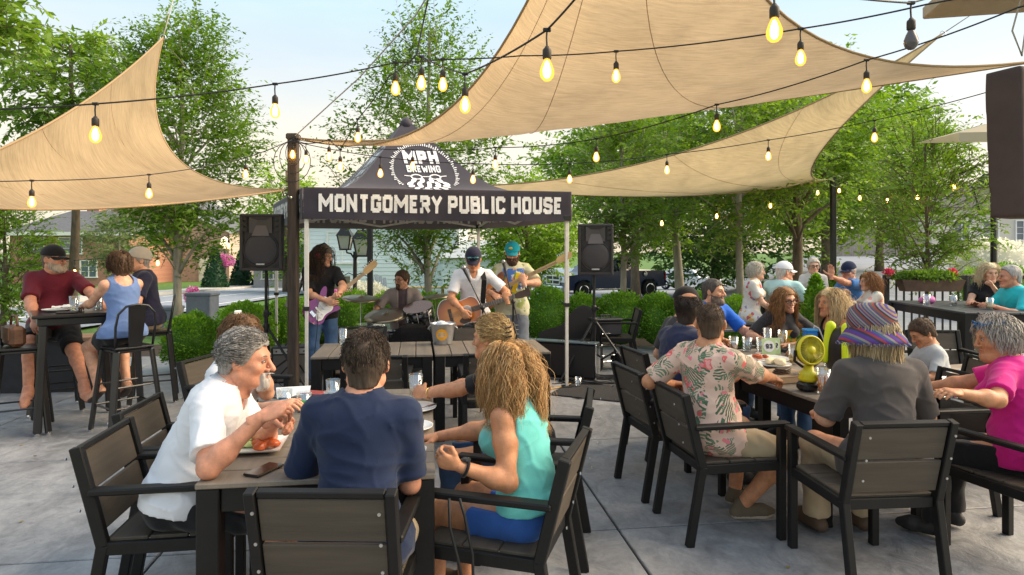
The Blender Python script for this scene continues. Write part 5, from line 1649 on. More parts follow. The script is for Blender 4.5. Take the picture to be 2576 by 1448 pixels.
sail('tan shade sail at the left with its peak rising to a rope',A,B,C,(-4.696,7.772,2.322),(-3.959,4.871,1.722),(-3.861,5.192,2.268),sail_m,ropes=((A,P(452,-60,8.6)),(B,P(738,476,7.2))))
A = P(745,347,7.2); B = Vector((.8,2.4,4.9)); C = P(2640,150,5.6)
sail('largest tan shade sail spreading overhead across the centre',A,B,C,(.094,6.324,2.149),(.625,4.578,2.509),(-.853,6.21,2.508),sail_m,N=34)
A = P(1120,468,11.0); B = P(2096,450,12.4); C = P(2372,85,8.5)
sail('lower pale tan shade sail stretched behind the canopy to the right-hand post',A,B,C,(3.436,11.258,2.321),(3.212,8.757,2.356),(2.578,9.58,2.509),sail_pale,ropes=((C,P(2440,40,8.3)),))
# ------------------------------------------------------------------ black canopy with lettering
FONT = {
 'M': [[(0,0),(0,1),(.42,.38),(.84,1),(.84,0)]],'O': [[(.12,0),(0,.13),(0,.87),(.12,1),(.42,1),(.54,.87),(.54,.13),(.42,0),(.12,0)]],
 'N': [[(0,0),(0,1),(.56,0),(.56,1)]],'T': [[(0,1),(.58,1)],[(.29,1),(.29,0)]],
 'G': [[(.54,.72),(.54,.87),(.42,1),(.12,1),(0,.87),(0,.13),(.12,0),(.42,0),(.54,.13),(.54,.44),(.30,.44)]],
 'E': [[(.46,1),(0,1),(0,0),(.46,0)],[(0,.5),(.38,.5)]],'R': [[(0,0),(0,1),(.40,1),(.52,.88),(.52,.60),(.40,.48),(0,.48)],[(.26,.48),(.54,0)]],
 'Y': [[(0,1),(.30,.46),(.60,1)],[(.30,.46),(.30,0)]],'P': [[(0,0),(0,1),(.40,1),(.52,.88),(.52,.56),(.40,.44),(0,.44)]],
 'U': [[(0,1),(0,.13),(.12,0),(.42,0),(.54,.13),(.54,1)]],'B': [[(0,0),(0,1),(.38,1),(.50,.88),(.50,.64),(.40,.53),(0,.53)],[(.40,.53),(.53,.41),(.53,.12),(.41,0),(0,0)]],
 'L': [[(0,1),(0,0),(.45,0)]],'I': [[(0,1),(0,0)]],'C': [[(.54,.74),(.54,.87),(.42,1),(.12,1),(0,.87),(0,.13),(.12,0),(.42,0),(.54,.13),(.54,.26)]],
 'H': [[(0,0),(0,1)],[(.54,0),(.54,1)],[(0,.5),(.54,.5)]],'S': [[(.54,.76),(.54,.87),(.42,1),(.12,1),(0,.87),(0,.64),(.10,.54),(.44,.46),(.54,.36),(.54,.13),(.42,0),(.12,0),(0,.13),(0,.24)]],
 'W': [[(0,1),(.18,0),(.40,.66),(.62,0),(.80,1)]],'9': [[(.06,.10),(.12,0),(.42,0),(.54,.13),(.54,.87),(.42,1),(.12,1),(0,.87),(0,.60),(.12,.48),(.54,.48)]],
 '3': [[(.02,.87),(.12,1),(.42,1),(.54,.87),(.54,.62),(.42,.52),(.2,.52)],[(.42,.52),(.54,.42),(.54,.13),(.42,0),(.12,0),(.0,.13)]],
 '2': [[(.02,.80),(.02,.87),(.12,1),(.42,1),(.54,.87),(.54,.62),(0,.06),(0,0),(.54,0)]],
 'D': [[(0,0),(0,1),(.40,1),(.54,.86),(.54,.14),(.40,0),(0,0)]],
}
ADV = {'M': .84,'W': .80,'I': 0,'E': .46,'L': .45,'Y': .60,'T': .58,'N': .56}
def text_width(s,th,gap=.16,space=.42):
 w = 0
 for ch in s:
  w += space if ch == ' ' else ADV.get(ch,.54) + th + gap
 return w - gap
def text_strokes(s,th,gap=.16,space=.42):
 out,x = [],th / 2
 for ch in s:
  if ch == ' ': x += space; continue
  for pl in FONT[ch]:
   for k in range(len(pl) - 1):
    a = np.array(pl[k]) * np.array((1,1 - th)) + np.array((0,th / 2)); b = np.array(pl[k + 1]) * np.array((1,1 - th)) + np.array((0,th / 2))
    d = b - a; L = np.linalg.norm(d); d = d / L; n_ = np.array((-d[1],d[0])) * th / 2
    e0 = th / 2 if k == 0 or True else 0
    diag = abs(d[0]) > .2 and abs(d[1]) > .2
    def ext(end,first):
     if diag: return th * .34
     free = (k == 0 if first else k == len(pl) - 2) and tuple(pl[0]) != tuple(pl[-1])
     if not free: return th * .5
     return th * .5 if abs(d[1]) > .5 and pl[k if first else k + 1][1] in (0,1) else 0.
    a2,b2 = a - d * ext(a,True),b + d * ext(b,False)
    out.append([(x + a2 + n_ - x) + np.array((x,0)),a2 - n_ + np.array((x,0)),b2 - n_ + np.array((x,0)),b2 + n_ + np.array((x,0))])
  x += ADV.get(ch,.54) + th + gap
 return out
def text_mesh(mb,s,width,height,mapf,th=.24,gap=.13,space=.40,clampz=True):
 W_ = text_width(s,th,gap,space)
 for k,q in enumerate(text_strokes(s,th,gap,space)):
  pts = [(p[0] / W_ * width,min(max(p[1],0),1) * height if clampz else p[1] * height) for p in q]
  mb.add([mapf(u,v,k % 7) for u,v in pts],[(0,1,2,3)])
FL,FR,BL,BR = Vector((-2.28,7.04,0)),Vector((.69,7.58,0)),Vector((-3.55,9.62,0)),Vector((-.50,10.15,0))
ZE,ZV,ZP = 2.31,1.965,3.36
can_m = mat('canopy_black',(.042,.038,.060),rough=.75,var=.2,vscale=3,bump=.35,bscale=9,trans=.30,sheen=.3,tcol=(.42,.36,.38))
can_in = mat('canopy_inner',(.30,.27,.29),rough=.85,var=.15,vscale=3,bump=.3,bscale=9,trans=.45)
let_white = mat('print_white',(.80,.80,.82),rough=.7,var=.04,vscale=6)
let_through = mat('print_showthrough',(.90,.86,.86),rough=.8,trans=.3)
leg_m = mat('leg_white',(.70,.67,.62),rough=.5,var=.1,vscale=20)
cen = (FL + FR + BL + BR) / 4
cp = empty('event_canopy',(cen.x,cen.y,0)); tag(cp,'black pop-up canopy with white lettering over the band','canopy')
def ck(mb,nm,mm,parent=None,smooth=False):
 o = mb.build(nm,mm,None,smooth); o.parent = parent or cp
 o.matrix_parent_inverse = Matrix.Translation(cp.location).inverted() if parent is None else Matrix.Identity(4)
 return o
def panel_pt(A,B,a,s,off=0.):
 e = A.lerp(B,a); pk = Vector((cen.x,cen.y,0)); q = e.lerp(pk,s)
 f = float(np.interp(s,[0,.2,.35,.45,.563,.74,.844,.93,1],[0,.012,.045,.115,.255,.545,.735,.90,1]))
 mid = 1 - (2 * a - 1) ** 2
 z = ZE + (ZP - ZE) * f - .05 * mid * s * (1 - s) * 2.2
 n_ = (A.lerp(B,.5) - pk).normalized()
 return Vector((q.x,q.y,z)) + (n_ * .5 + Vector((0,0,.8))) * off
sides = ((FL,FR),(FR,BR),(BR,BL),(BL,FL))
NS,NA = 26,16
mb = MB()
for A_,B_ in sides:
 vv = [panel_pt(A_,B_,i / NA,j / NS) for j in range(NS + 1) for i in range(NA + 1)]
 mb.add(vv,[(j * (NA + 1) + i,j * (NA + 1) + i + 1,(j + 1) * (NA + 1) + i + 1,(j + 1) * (NA + 1) + i) for j in range(NS) for i in range(NA)])
ck(mb,'roof',can_m,smooth=True)
for A_,B_ in sides:
 mb = MB(); out = ((A_ + B_) / 2 - cen); out.z = 0; out.normalize()
 vv = []; NX,NZ = 40,6
 def val_pt(u,v,k=0,off=0.):
  p = A_.lerp(B_,u)
  sag = .012 * math.sin(3.1416 * u)
  ripple = (.008 * math.sin(u * 31 + 1.3) + .006 * math.sin(u * 73)) * (1 - v) * min(1,5 * min(u,1 - u)) + .008 * math.sin(v * 7 + u * 9) * (1 - v)
  return p + out * (.012 + ripple + off + k * .0004) + Vector((0,0,ZV + (ZE - ZV) * v - sag * (1 - v)))
 for j in range(NZ + 1):
  for i in range(NX + 1): vv.append(val_pt(i / NX,j / NZ))
 for j in range(NZ + 1):
  for i in range(NX + 1): vv.append(val_pt(i / NX,j / NZ,0,-.006))
 n0 = (NX + 1) * (NZ + 1)
 mb.add(vv[:n0],[(j * (NX + 1) + i,j * (NX + 1) + i + 1,(j + 1) * (NX + 1) + i + 1,(j + 1) * (NX + 1) + i) for j in range(NZ) for i in range(NX)],0)
 mb.add(vv[n0:],[(j * (NX + 1) + i,(j + 1) * (NX + 1) + i,(j + 1) * (NX + 1) + i + 1,j * (NX + 1) + i + 1) for j in range(NZ) for i in range(NX)],1)
 ck(mb,'valance',[can_m,can_in],smooth=True)
 # white lettering outside, ghost of it inside
 Ln = (B_ - A_).length
 def place(off):
  def f(u,v,k):
   return val_pt((.16 + u) / Ln,.235 + v / (ZE - ZV),k,off)
  return f
 for off,mm,nm in ((.0045,let_white,'lettering'),(-.0145,let_through,'lettering_reverse')):
  mb = MB()
  W_ = Ln - .27
  # fine strips so that the letters follow the cloth
  text_mesh(mb,'MONTGOMERY PUBLIC HOUSE',W_,.195,place(off) if off > 0 else (lambda u,v,k: val_pt((.16 + u) / Ln,.235 + v / (ZE - ZV),-k,-.0105)),th=.25,gap=.12,space=.36)
  ck(mb,nm,mm)
# printed emblem on the front and left roof panels: letters, spectacles, hop cone, dotted ring
for A_,B_ in ((FL,FR),(BL,FL)):
 Ln = (B_ - A_).length
 def lp(u,v,k=0):
  s = v; wdt = Ln * (1 - s)
  return panel_pt(A_,B_,.5 + u / max(wdt,.2),s,.008 + k * .0006)
 mb = MB()
 text_mesh(mb,'MPH',.44,.105,lambda u,v,k: lp(u - .22 + .06,.655 + v * 1.0,k),th=.30,gap=.14)
 text_mesh(mb,'BREWING',.42,.055,lambda u,v,k: lp(u - .21 + .06,.585 + v,k),th=.24,gap=.12)
 for s_ in (-1,1):      # spectacles
  ring = [(.06 + s_ * .115 + .075 * math.cos(t),.545 + .028 * math.sin(t)) for t in np.linspace(0,6.283,17)[:-1]]
  ri = [(.06 + s_ * .115 + .056 * math.cos(t),.545 + .019 * math.sin(t)) for t in np.linspace(0,6.283,17)[:-1]]
  for k in range(16):
   k2 = (k + 1) % 16; mb.add([lp(*ring[k]),lp(*ring[k2]),lp(*ri[k2]),lp(*ri[k])],[(0,1,2,3)])
  mb.add([lp(.06 + s_ * .188,.548),lp(.06 + s_ * .26,.552),lp(.06 + s_ * .26,.560),lp(.06 + s_ * .188,.556)],[(0,1,2,3)])
 mb.add([lp(.02,.545),lp(.10,.545),lp(.10,.553),lp(.02,.553)],[(0,1,2,3)])
 rng = random.Random(4)
 for row in range(5):    # hop bracts
  nrow = (4,5,5,4,3)[row]
  for k in range(nrow):
   cx_ = .06 + (k - (nrow - 1) / 2) * .108 + rng.uniform(-.01,.01); cz_ = .505 - row * .036; tilt = (k - (nrow - 1) / 2) * .35
   el = []
   for t in np.linspace(0,6.283,11)[:-1]:
    x_,y_ = .030 * math.cos(t),.054 * math.sin(t) * (1.0 if math.sin(t) > 0 else .8)
    el.append(lp(cx_ + x_ * math.cos(tilt) - y_ * math.sin(tilt) * 1.2,cz_ + (x_ * math.sin(tilt) + y_ * math.cos(tilt)) * .55,row % 3 + 1))
   mb.add(el,[tuple(range(10))])
 for k in range(64):     # ring of small marks
  t = R(-35) + R(250) * k / 63
  r0,r1 = .375,.400 + .012 * (k % 3)
  c0,s0 = math.cos(t),math.sin(t)
  w_ = .007
  a0 = (.06 + r0 * c0,.585 + r0 * s0 * .56); a1 = (.06 + r1 * c0,.585 + r1 * s0 * .56)
  px_,py_ = -s0 * w_,c0 * w_ * .5
  mb.add([lp(a0[0] - px_,a0[1] - py_),lp(a1[0] - px_,a1[1] - py_),lp(a1[0] + px_,a1[1] + py_),lp(a0[0] + px_,a0[1] + py_)],[(0,1,2,3)])
 ck(mb,'emblem',let_white)
# frame: legs, eave trusses, centre mast
for q in (FL,FR,BL,BR):
 inw = (cen - q); inw.z = 0; inw.normalize(); b = q + inw * .05
 b = Vector((b.x,b.y,0))
 mb = MB(); mb.box((b.x,b.y,1.62),(.045,.045,1.30),rotz(R(10)),bev=.004); mb.box((b.x,b.y,.53),(.034,.034,1.06),rotz(R(10)),bev=.003)
 lg = ck(mb,'leg',leg_m)
 for zc_,w_,h_,nm_ in ((.015,.11,.03,'foot_plate'),(.98,.064,.045,'leg_clamp'),(2.0,.09,.06,'corner_bracket')):
  mb = MB(); mb.box((b.x,b.y,zc_),(w_,w_,h_),rotz(R(10)),bev=.004); ck(mb,nm_,black_metal)
for A_,B_ in sides:
 a_,b_ = A_.lerp(cen,.035),B_.lerp(cen,.035); m_ = (a_ + b_) / 2
 mb = MB()
 for z0,z1 in ((2.24,1.99),(1.99,2.24)):
  for s,t in ((a_,m_),(m_,b_)): mb.bar((s.x,s.y,z0),(t.x,t.y,z1),.016,.028)
 ck(mb,'truss',leg_m)
mb = MB(); mb.tube([(cen.x,cen.y,2.2),(cen.x,cen.y,ZP - .04)],.022,8)
for q in (FL,FR,BL,BR): mb.bar((q.x,q.y,2.22),(cen.x,cen.y,2.45),.02,.03)
ck(mb,'mast',leg_m)
mb = MB(); mb.lathe([(.10,-.08),(.075,.0),(.03,.05),(.0,.06)],(cen.x,cen.y,ZP - .02),12); ck(mb,'peak_cap',can_m,smooth=True)
# ------------------------------------------------------------------ string lights
def bulb_glass():
 m = bpy.data.materials.new('bulb_glass'); m.use_nodes = True; MATS['bulb_glass'] = m
 n,l = m.node_tree.nodes,m.node_tree.links; n.clear()
 o = n.new('ShaderNodeOutputMaterial'); t = n.new('ShaderNodeBsdfTransparent'); t.inputs['Color'].default_value = (1,.93,.75,1)
 e = n.new('ShaderNodeEmission'); e.inputs['Color'].default_value = (1,.40,.04,1); e.inputs['Strength'].default_value = 1.25
 x = n.new('ShaderNodeMixShader'); x.inputs['Fac'].default_value = .55
 l.new(t.outputs[0],x.inputs[1]); l.new(e.outputs[0],x.inputs[2]); l.new(x.outputs[0],o.inputs['Surface'])
 return m
bulb_gl = bulb_glass()
fil_m = mat('bulb_filament',(1,.8,.4),emit=(1,.66,.24),estr=30)
sock_m = mat('socket',(.03,.022,.016),rough=.6)
dead_m = mat('bulb_dark',(.10,.09,.10),rough=.2)
cap_prof = [(.0,.0),(.008,.0),(.012,-.008),(.0175,-.012),(.019,-.02),(.019,-.052),(.016,-.056),(.0,-.056)]
gl_prof = [(.012,-.054),(.014,-.062),(.022,-.078),(.0295,-.100),(.031,-.116),(.026,-.134),(.014,-.146),(.001,-.150)]
fi_prof = [(.005,-.064),(.010,-.076),(.0165,-.098),(.0160,-.120),(.010,-.132),(.001,-.137)]
sock_me = MB().lathe(cap_prof[::-1],n=10).mesh('socket',sock_m,True)
glass_me = MB().lathe(gl_prof,n=12).mesh('bulb',bulb_gl,True)
fil_me = MB().lathe(fi_prof,n=8).mesh('filament',fil_m,True)
dead_me = MB().lathe(gl_prof,n=12).mesh('bulb_dark',dead_m,True)
def strand(label,nodes,sag=.03,r=.0048,lead=.07):
 pts = [P(n_[0],n_[1],n_[2]) for n_ in nodes]
 root = empty('string_lights',pts[0]); tag(root,label,'string lights','strings of glowing bulbs')
 inv = Matrix.Translation(root.location).inverted()
 path = []
 for i in range(len(pts) - 1):
  L = (pts[i + 1] - pts[i]).length
  for k in range(10):
   t = k / 10; path.append(pts[i].lerp(pts[i + 1],t) - Vector((0,0,sag * L * 4 * t * (1 - t))))
 path.append(pts[-1])
 mb = MB(); mb.tube(path,r,6); o = mb.build('cord',cord_m,None,True); o.parent = root; o.matrix_parent_inverse = inv
 for p_,n_ in zip(pts,nodes):
  if not n_[3]: continue
  mb = MB(); mb.tube([p_,p_ - Vector((.002,0,lead * .5)),p_ - Vector((0,0,lead))],.0042,6); mb.box(p_,(.035,.016,.016),bev=.003)
  o = mb.build('lead',cord_m,None); o.parent = root; o.matrix_parent_inverse = inv
  s = link('socket',sock_me,root,loc=p_ - Vector((0,0,lead)) - root.location)
  b = link('bulb',glass_me if n_[3] == 1 else dead_me,s)
  if n_[3] == 1: link('filament',fil_me,b)
 return root
strand('front string of bulbs crossing the whole sky from the left edge',[(-900,330,2.9,0),(-160,278,3.3,0),(240,262,3.6,1),(692,212,4.1,1),(995,158,4.3,1),(1114,150,4.4,1),(1310,141,4.45,0),(1550,130,4.5,1),(2014,73,3.8,1),(2330,12,3.4,0),(2700,-70,3.0,0),(3700,-320,2.6,0)],sag=.012)
strand('near string with the two largest bulbs before the centre sail',[(1048,140,4.3,0),(1060,143,4.2,1),(1170,187,3.6,1),(1376,76,2.75,1),(1470,-30,2.5,0),(1815,-1500,2.4,0)],sag=.015)
strand('string running from the wooden post up past the right-hand edge under the big sail',[(745,352,7.1,0),(1038,378,6.9,1),(1246,372,6.6,1),(1500,350,6.1,1),(1803,264,5.2,1),(2180,152,4.3,1),(2560,20,3.6,0),(3500,-280,2.9,0)],sag=.02)
strand('long string crossing the lower sail to the right-hand edge',[(745,358,7.0,0),(957,396,6.9,1),(1190,412,7.0,1),(1433,412,7.1,1),(1678,389,7.1,1),(1933,353,6.9,1),(2200,303,6.4,1),(2520,222,5.6,0),(3500,-10,4.4,0)],sag=.012)
strand('sagging string of bulbs right of the far black post',[(2096,452,12.3,0),(2111,457,12,1),(2163,474,11.4,1),(2232,480,10.9,1),(2308,471,10.4,1),(2400,444,9.9,1),(2540,380,9.0,0),(3400,120,6.8,0)],sag=.01)
strand('far string of bulbs between canopy and far black post',[(1430,545,10.4,0),(1527,546,10.6,1),(1665,537,11.0,1),(1803,520,11.4,1),(1938,495,11.8,1),(2057,463,12.2,1),(2096,452,12.3,0)],sag=.01)
strand('string of bulbs below the left sail running to the wooden post',[(-1000,430,3.6,0),(-200,452,4.6,0),(80,455,5.2,1),(375,440,5.9,1),(618,398,6.8,1),(735,352,7.1,0)],sag=.015)
strand('low string of bulbs in front of the brick house',[(-900,760,6.6,0),(-80,682,8.2,0),(188,656,9.2,1),(397,634,9.8,1),(575,592,10.2,1),(700,540,10.5,0)],sag=.01)
strand('short string of bulbs looped at the wooden post top',[(736,350,7.12,1),(770,362,7.0,1),(828,352,6.6,1),(856,376,6.4,1),(900,300,6.0,1),(980,190,5.2,0),(1048,138,4.4,0)],sag=.02)
strand('string dropping from the roof eave with one unlit bulb',[(1815,-1500,2.4,0),(1760,-140,2.5,0),(1948,-35,2.5,1),(2292,8,3.0,2),(2500,-60,3.2,0),(3500,-330,2.8,0)],sag=.01)
# guy rope of the big sail and tie cords
tag(MB().tube([P(738,347,7.18),P(905,195,5.8),P(1045,40,4.6),P(1082,-20,4.3)],.006,6).build('guy_rope',rope_m),'pale guy rope rising from the wooden post past the trees','rope')
tag(MB().tube([P(1048,140,4.35),P(1064,60,4.4),P(1080,-15,4.35)],.0055,6).build('tie_cord',cord_m),'black tie cord holding up the junction of the strings','cord')
lp_ = MB()
for k in range(3):
 c0 = P(738,385 + 12 * k,7.11); w_ = .07 + .05 * k
 lp_.tube([c0 + Vector((w_ * math.sin(t) * 1.2,-.02 * k,.14 * math.cos(t) * (1 + .3 * k))) for t in np.linspace(0,6.283,18)[:-1]],.0045,5,closed=True)
tag(lp_.build('cable_loop',cord_m),'loops of spare cable hung on the wooden post top','cable')
# eave of the pub roof, bundled wires and covered screen at the right edge
eave_m = mat('eave_tan',(.42,.33,.22),rough=.8,var=.1)
ev = empty('roof_eave',P(2520,-80,4.3)); tag(ev,'tan roof eave showing in the top right corner','eave')
for k,(dx,dz,w_) in enumerate(((0,0,.9),(.22,.12,.9),(.42,.25,.9))): MB().box((.30 + dx,.15 * k,.02 + dz),(w_,1.6,.10),rotz(R(-12)),bev=.01).build('board',eave_m,ev)
for i,dx in enumerate((.10,.22,.36)): MB().tube([(dx,0,-.02),(dx + .02,-.02,-.18),(dx - .03 + .02 * i,0,-.42),(dx + .05,.02,-.58),(dx + .09,.02,-.30),(dx + .06,.01,-.04)],.006,5).build('hanging_wire',rope_m,ev,True)
cv = empty('covered_screen',P(2600,370,3.6)); tag(cv,'brown fabric cover over a hanging screen at the right edge','screen cover')
cov_m = mat('cover_brown',(.065,.042,.038),rough=.8,var=.2,vscale=4,bump=.5,bscale=6)
fl_ = Field((-.34,-.13,-.48),(.52,.13,.48),.012)
X_,Y_,Z_ = fl_.grid()
q_ = np.maximum(np.maximum(np.abs(X_ - .10) - .345 + .045 * (Z_ + .4) * -1,np.abs(Y_) - .07),np.abs(Z_) - .38)
fl_.F = (q_ - .02 + .008 * noise3(X_ * 1.6,Y_,Z_ * 1.1,2.)).astype(np.float32)
v_,f_ = fl_.mesh(); v_ = relax(v_,f_,3,.5)
link('cover',np_mesh('cover',v_,f_,cov_m),cv,rz=R(25))
MB().box((.30,.12,.55),(.06,.06,.5)).build('bracket',black_metal,cv)
# tan awning edge beyond the cover
aw2 = empty('umbrella',P(2450,330,9.0) - Vector((0,0,2.9))); tag(aw2,'tan parasol edge showing beside the brown cover','umbrella')
mb = MB(); mb.add([(-.35,-.2,2.84),(1.2,-.4,2.84),(1.2,.9,2.9),(-.25,.9,2.88),(1.0,.3,3.22),(-.35,-.2,2.72),(1.2,-.4,2.70)],[(0,1,4),(1,2,4),(2,3,4),(3,0,4),(5,6,1,0)]); mb.build('canopy',mat('umbrella_tan',(.55,.48,.36),rough=.9,trans=.3),aw2)
MB().tube([(1.0,.3,0),(1.0,.3,3.2)],.025,8).build('pole',dark_post,aw2)
# lantern of a lamp behind the cover
D = 11; X = (2500 - CX) * D / F_PX
rl = empty('post_lantern',(X,D,0)); tag(rl,'black post lantern seen beside the brown cover','street lamp')
MB().tube([(0,0,0),(0,0,2.25)],.05,8).build('post',black_metal,rl); lantern(rl,(0,0,2.27),1.2)
# ------------------------------------------------------------------ railing with flower boxes on the right
rx0,rx1,ry = (2225 - CX) * 9.6 / F_PX,(2640 - CX) * 9.6 / F_PX,9.6
rl2 = empty('iron_railing',(rx0,ry,0)); tag(rl2,'black iron railing behind the right-hand tables','railing')
Lr = rx1 - rx0
MB().box((Lr / 2,0,1.23),(Lr,.06,.07),bev=.01).build('top_rail',black_metal,rl2); MB().box((Lr / 2,0,.12),(Lr,.04,.04)).build('bottom_rail',black_metal,rl2)
bal = MB().box((0,0,.66),(.02,.02,1.08)).mesh('baluster',black_metal)
for k in range(int(Lr / .115)): link('baluster',bal,rl2,loc=(.06 + k * .115,0,0))
for k in range(3): MB().box((.02 + k * (Lr - .04) / 2,0,.63),(.07,.07,1.26),bev=.006).build('post',black_metal,rl2)
fb = empty('flower_box',((2335 - CX) * 9.45 / F_PX,9.42,1.03)); tag(fb,'brown flower box hung on the railing','planter')
mb = MB(); mb.add([(-.40,-.09,.0),(.40,-.09,0),(.40,.07,0),(-.40,.07,0),(-.46,-.11,.17),(.46,-.11,.17),(.46,.09,.17),(-.46,.09,.17)],[(0,1,5,4),(1,2,6,5),(2,3,7,6),(3,0,4,7),(3,2,1,0),(4,5,6,7)]); mb.build('box',mat('planter_brown',(.10,.06,.04),rough=.9,var=.3,bump=.5),fb)
for i,(x,mm,lab) in enumerate(((2235,lf_red,'red geraniums at the left end of the railing box'),(2290,lf_mid,'green trailing leaves over the railing box'),(2395,lf_red,'red geraniums at the right end of the railing box'))):
 bush(lab,((x - CX) * 9.4 / F_PX,9.40,1.19 if i == 1 else 1.27),(.05 if i != 1 else .30,.05,.035 if i != 1 else .06),70 if i != 1 else 500,.04,mm,seed=300 + i,name='geranium',cat='flowers',group='flowers on the railing')
bush('green leaves of the geraniums on the railing',((2340 - CX) * 9.4 / F_PX,9.38,1.19),(.40,.10,.06),500,.06,lf_mid,seed=305,name='geranium_leaves',cat='plant')
# ------------------------------------------------------------------ patio furniture
frame_m = mat('frame_charcoal',(.009,.0085,.0085),rough=.5,spec=.3,var=.25,vscale=12,bump=.06)
slat_m = mat('slat_taupe',(.078,.063,.048),rough=.62,spec=.35,var=.22,vscale=7,bump=.25,bscale=60,stretch=(.25,3,3))
plank_m = mat('plank_grey',(.205,.168,.132),rough=.55,var=.22,vscale=6,bump=.25,bscale=60,stretch=(3,.25,3))
screw_m = mat('screw_steel',(.5,.5,.5),rough=.3,metal=1)
def yaw_of(fx,fy): return math.atan2(-fx,fy)
def make_chair():
 t = empty('patio_chair')
 W = .505
 for s in (-1,1):
  x = s * (W / 2 - .022)
  MB().box((x,.245,.32),(.042,.042,.64),bev=.004).build('leg',frame_m,t)
  b = MB(); b.bar((x,-.30,0),(x,-.225,.43),.036,.046,up=(0,1,0),bev=.004); b.bar((x,-.225,.425),(x,-.325,.825),.036,.046,up=(0,1,0),bev=.004); b.build('back_post',frame_m,t)
  MB().box((x,.005,.645),(.058,.56,.026),bev=.006).build('arm',frame_m,t)
  MB().box((x,.0,.415),(.03,.46,.05),bev=.003).build('side_rail',frame_m,t)
  for k,z in enumerate((.56,.66,.77)):
   MB().lathe([(.0,0),(.006,0),(.006,.004),(.0,.004)],(s * (W / 2 - .05),-.262 - (z - .43) * .25 - .028,z),8,rotx(R(90))).build('screw',screw_m,t)
 for y in (-.215,.235): MB().box((0,y,.415),(W - .085,.03,.05),bev=.003).build('rail',frame_m,t)
 for k in range(3): MB().box((0,-.135 + .152 * k,.443),(W - .06,.146,.018),bev=.004).build('seat_slat',slat_m,t)
 n = Vector((0,-.10,.40)).normalized()
 for k,(z0,z1) in enumerate(((.475,.635),(.642,.800))):
  zc = (z0 + z1) / 2; y = -.225 - (zc - .425) * .25
  MB().box((0,y,zc),(W - .086,.018,z1 - z0),rotx(R(14)),bev=.004).build('back_slat',slat_m,t)
 MB().box((0,-.3195,.815),(W - .086,.03,.022),rotx(R(14)),bev=.003).build('top_rail',frame_m,t)
 return t
chair0 = make_chair()
_first = [True]
def chair(label,x,y,f,z=0.):
 rz_ = yaw_of(*f)
 if _first[0]:
  _first[0] = False; chair0.location = (x,y,z); chair0.rotation_euler = (0,0,rz_); tag(chair0,label,'chair','charcoal patio chairs with taupe slats'); return chair0
 return copy_tree(chair0,label,(x,y,z),rz_,'charcoal patio chairs with taupe slats')
chair('patio chair under the man in the white shirt',-1.445,2.84,(.99,.15)); tag(chair0,cat='chair',group='charcoal patio chairs with taupe slats')
chair('patio chair behind the white-shirted man, half hidden by him',-1.60,3.36,(.99,.12))
chair('patio chair with its back to us under the man in the navy T-shirt',-.615,2.42,(.02,1))
chair('patio chair under the woman in the teal top',-.045,2.72,(-.96,.29))
chair('patio chair under the blonde woman in black',.10,3.50,(-.99,.14))
chair('empty patio chair left in front of the bucket table',-1.06,5.12,(-.1,1))
chair('empty patio chair right in front of the bucket table, beside the blonde woman',-.17,5.24,(-.15,1))
chair('empty patio chair behind the bucket table on its left',-1.50,6.38,(.15,-1))
chair('empty patio chair behind the bucket, facing us',-.36,6.52,(.15,-1))
chair('empty patio chair side-on by the wooden post',-2.0,4.75,(.98,-.15))
chair('patio chair beside the hedge loaded with bags',1.42,8.9,(-1,.05))
chair('patio chair under the man in the floral shirt',1.22,3.78,(.985,.17))
chair('patio chair under the man in the navy polo',1.09,4.41,(.97,.22))
chair('patio chair under the man in the black cap',1.28,5.22,(.97,.22))
chair('patio chair under the woman in the striped hat',1.77,3.27,(-.08,1))
chair('patio chair under the woman in the magenta top',2.66,3.36,(-.28,.96))
chair('patio chair under the boy in grey',3.14,4.72,(-.98,.1))
chair('patio chair under the blonde woman in the black tank top',2.82,5.50,(-.97,-.1))
chair('patio chair under the laughing woman with glasses',2.60,6.35,(-.15,-1))
chair('patio chair under the man in the bright blue T-shirt',1.98,6.62,(.1,-1))
chair('empty patio chair behind the boy',4.15,6.1,(-.1,-1))
chair('empty patio chair on the right of the fan table',2.62,4.10,(-.97,-.12))
def table(label,c,rz_,L,W,along,h=.74,top=None,frame=None,thick=.022):
 t = empty('patio_table',(c[0],c[1],0),rz_); tag(t,label,'table','plank-topped patio tables')
 top = top or plank_m; frame = frame or frame_m
 if along == 'x':
  n = max(3,round(W / .142)); w = W / n
  me = MB().box((0,0,0),(L - .004,w - .006,thick),bev=.004).mesh('plank',top)
  for k in range(n): link('plank',me,t,loc=(0,-W / 2 + w * (k + .5),h - thick / 2))
 else:
  n = max(3,round(L / .142)); w = L / n
  me = MB().box((0,0,0),(w - .006,W - .004,thick),bev=.004).mesh('plank',top)
  for k in range(n): link('plank',me,t,loc=(-L / 2 + w * (k + .5),0,h - thick / 2))
 lg = MB().box((0,0,(h - thick - .002) / 2),(.082,.082,h - thick - .002),bev=.004).mesh('leg',frame)
 for sx_ in (-1,1):
  for sy_ in (-1,1): link('leg',lg,t,loc=(sx_ * (L / 2 - .046),sy_ * (W / 2 - .046),0))
 for s in (-1,1):
  MB().box((0,s * (W / 2 - .035),h - thick - .048),(L - .18,.028,.09),bev=.003).build('apron',frame,t)
  MB().box((s * (L / 2 - .035),0,h - thick - .048),(.028,W - .18,.09),bev=.003).build('apron',frame,t)
 return t
TA = R(7.5)
def rot2(v,a): return (v[0] * math.cos(a) - v[1] * math.sin(a),v[0] * math.sin(a) + v[1] * math.cos(a))
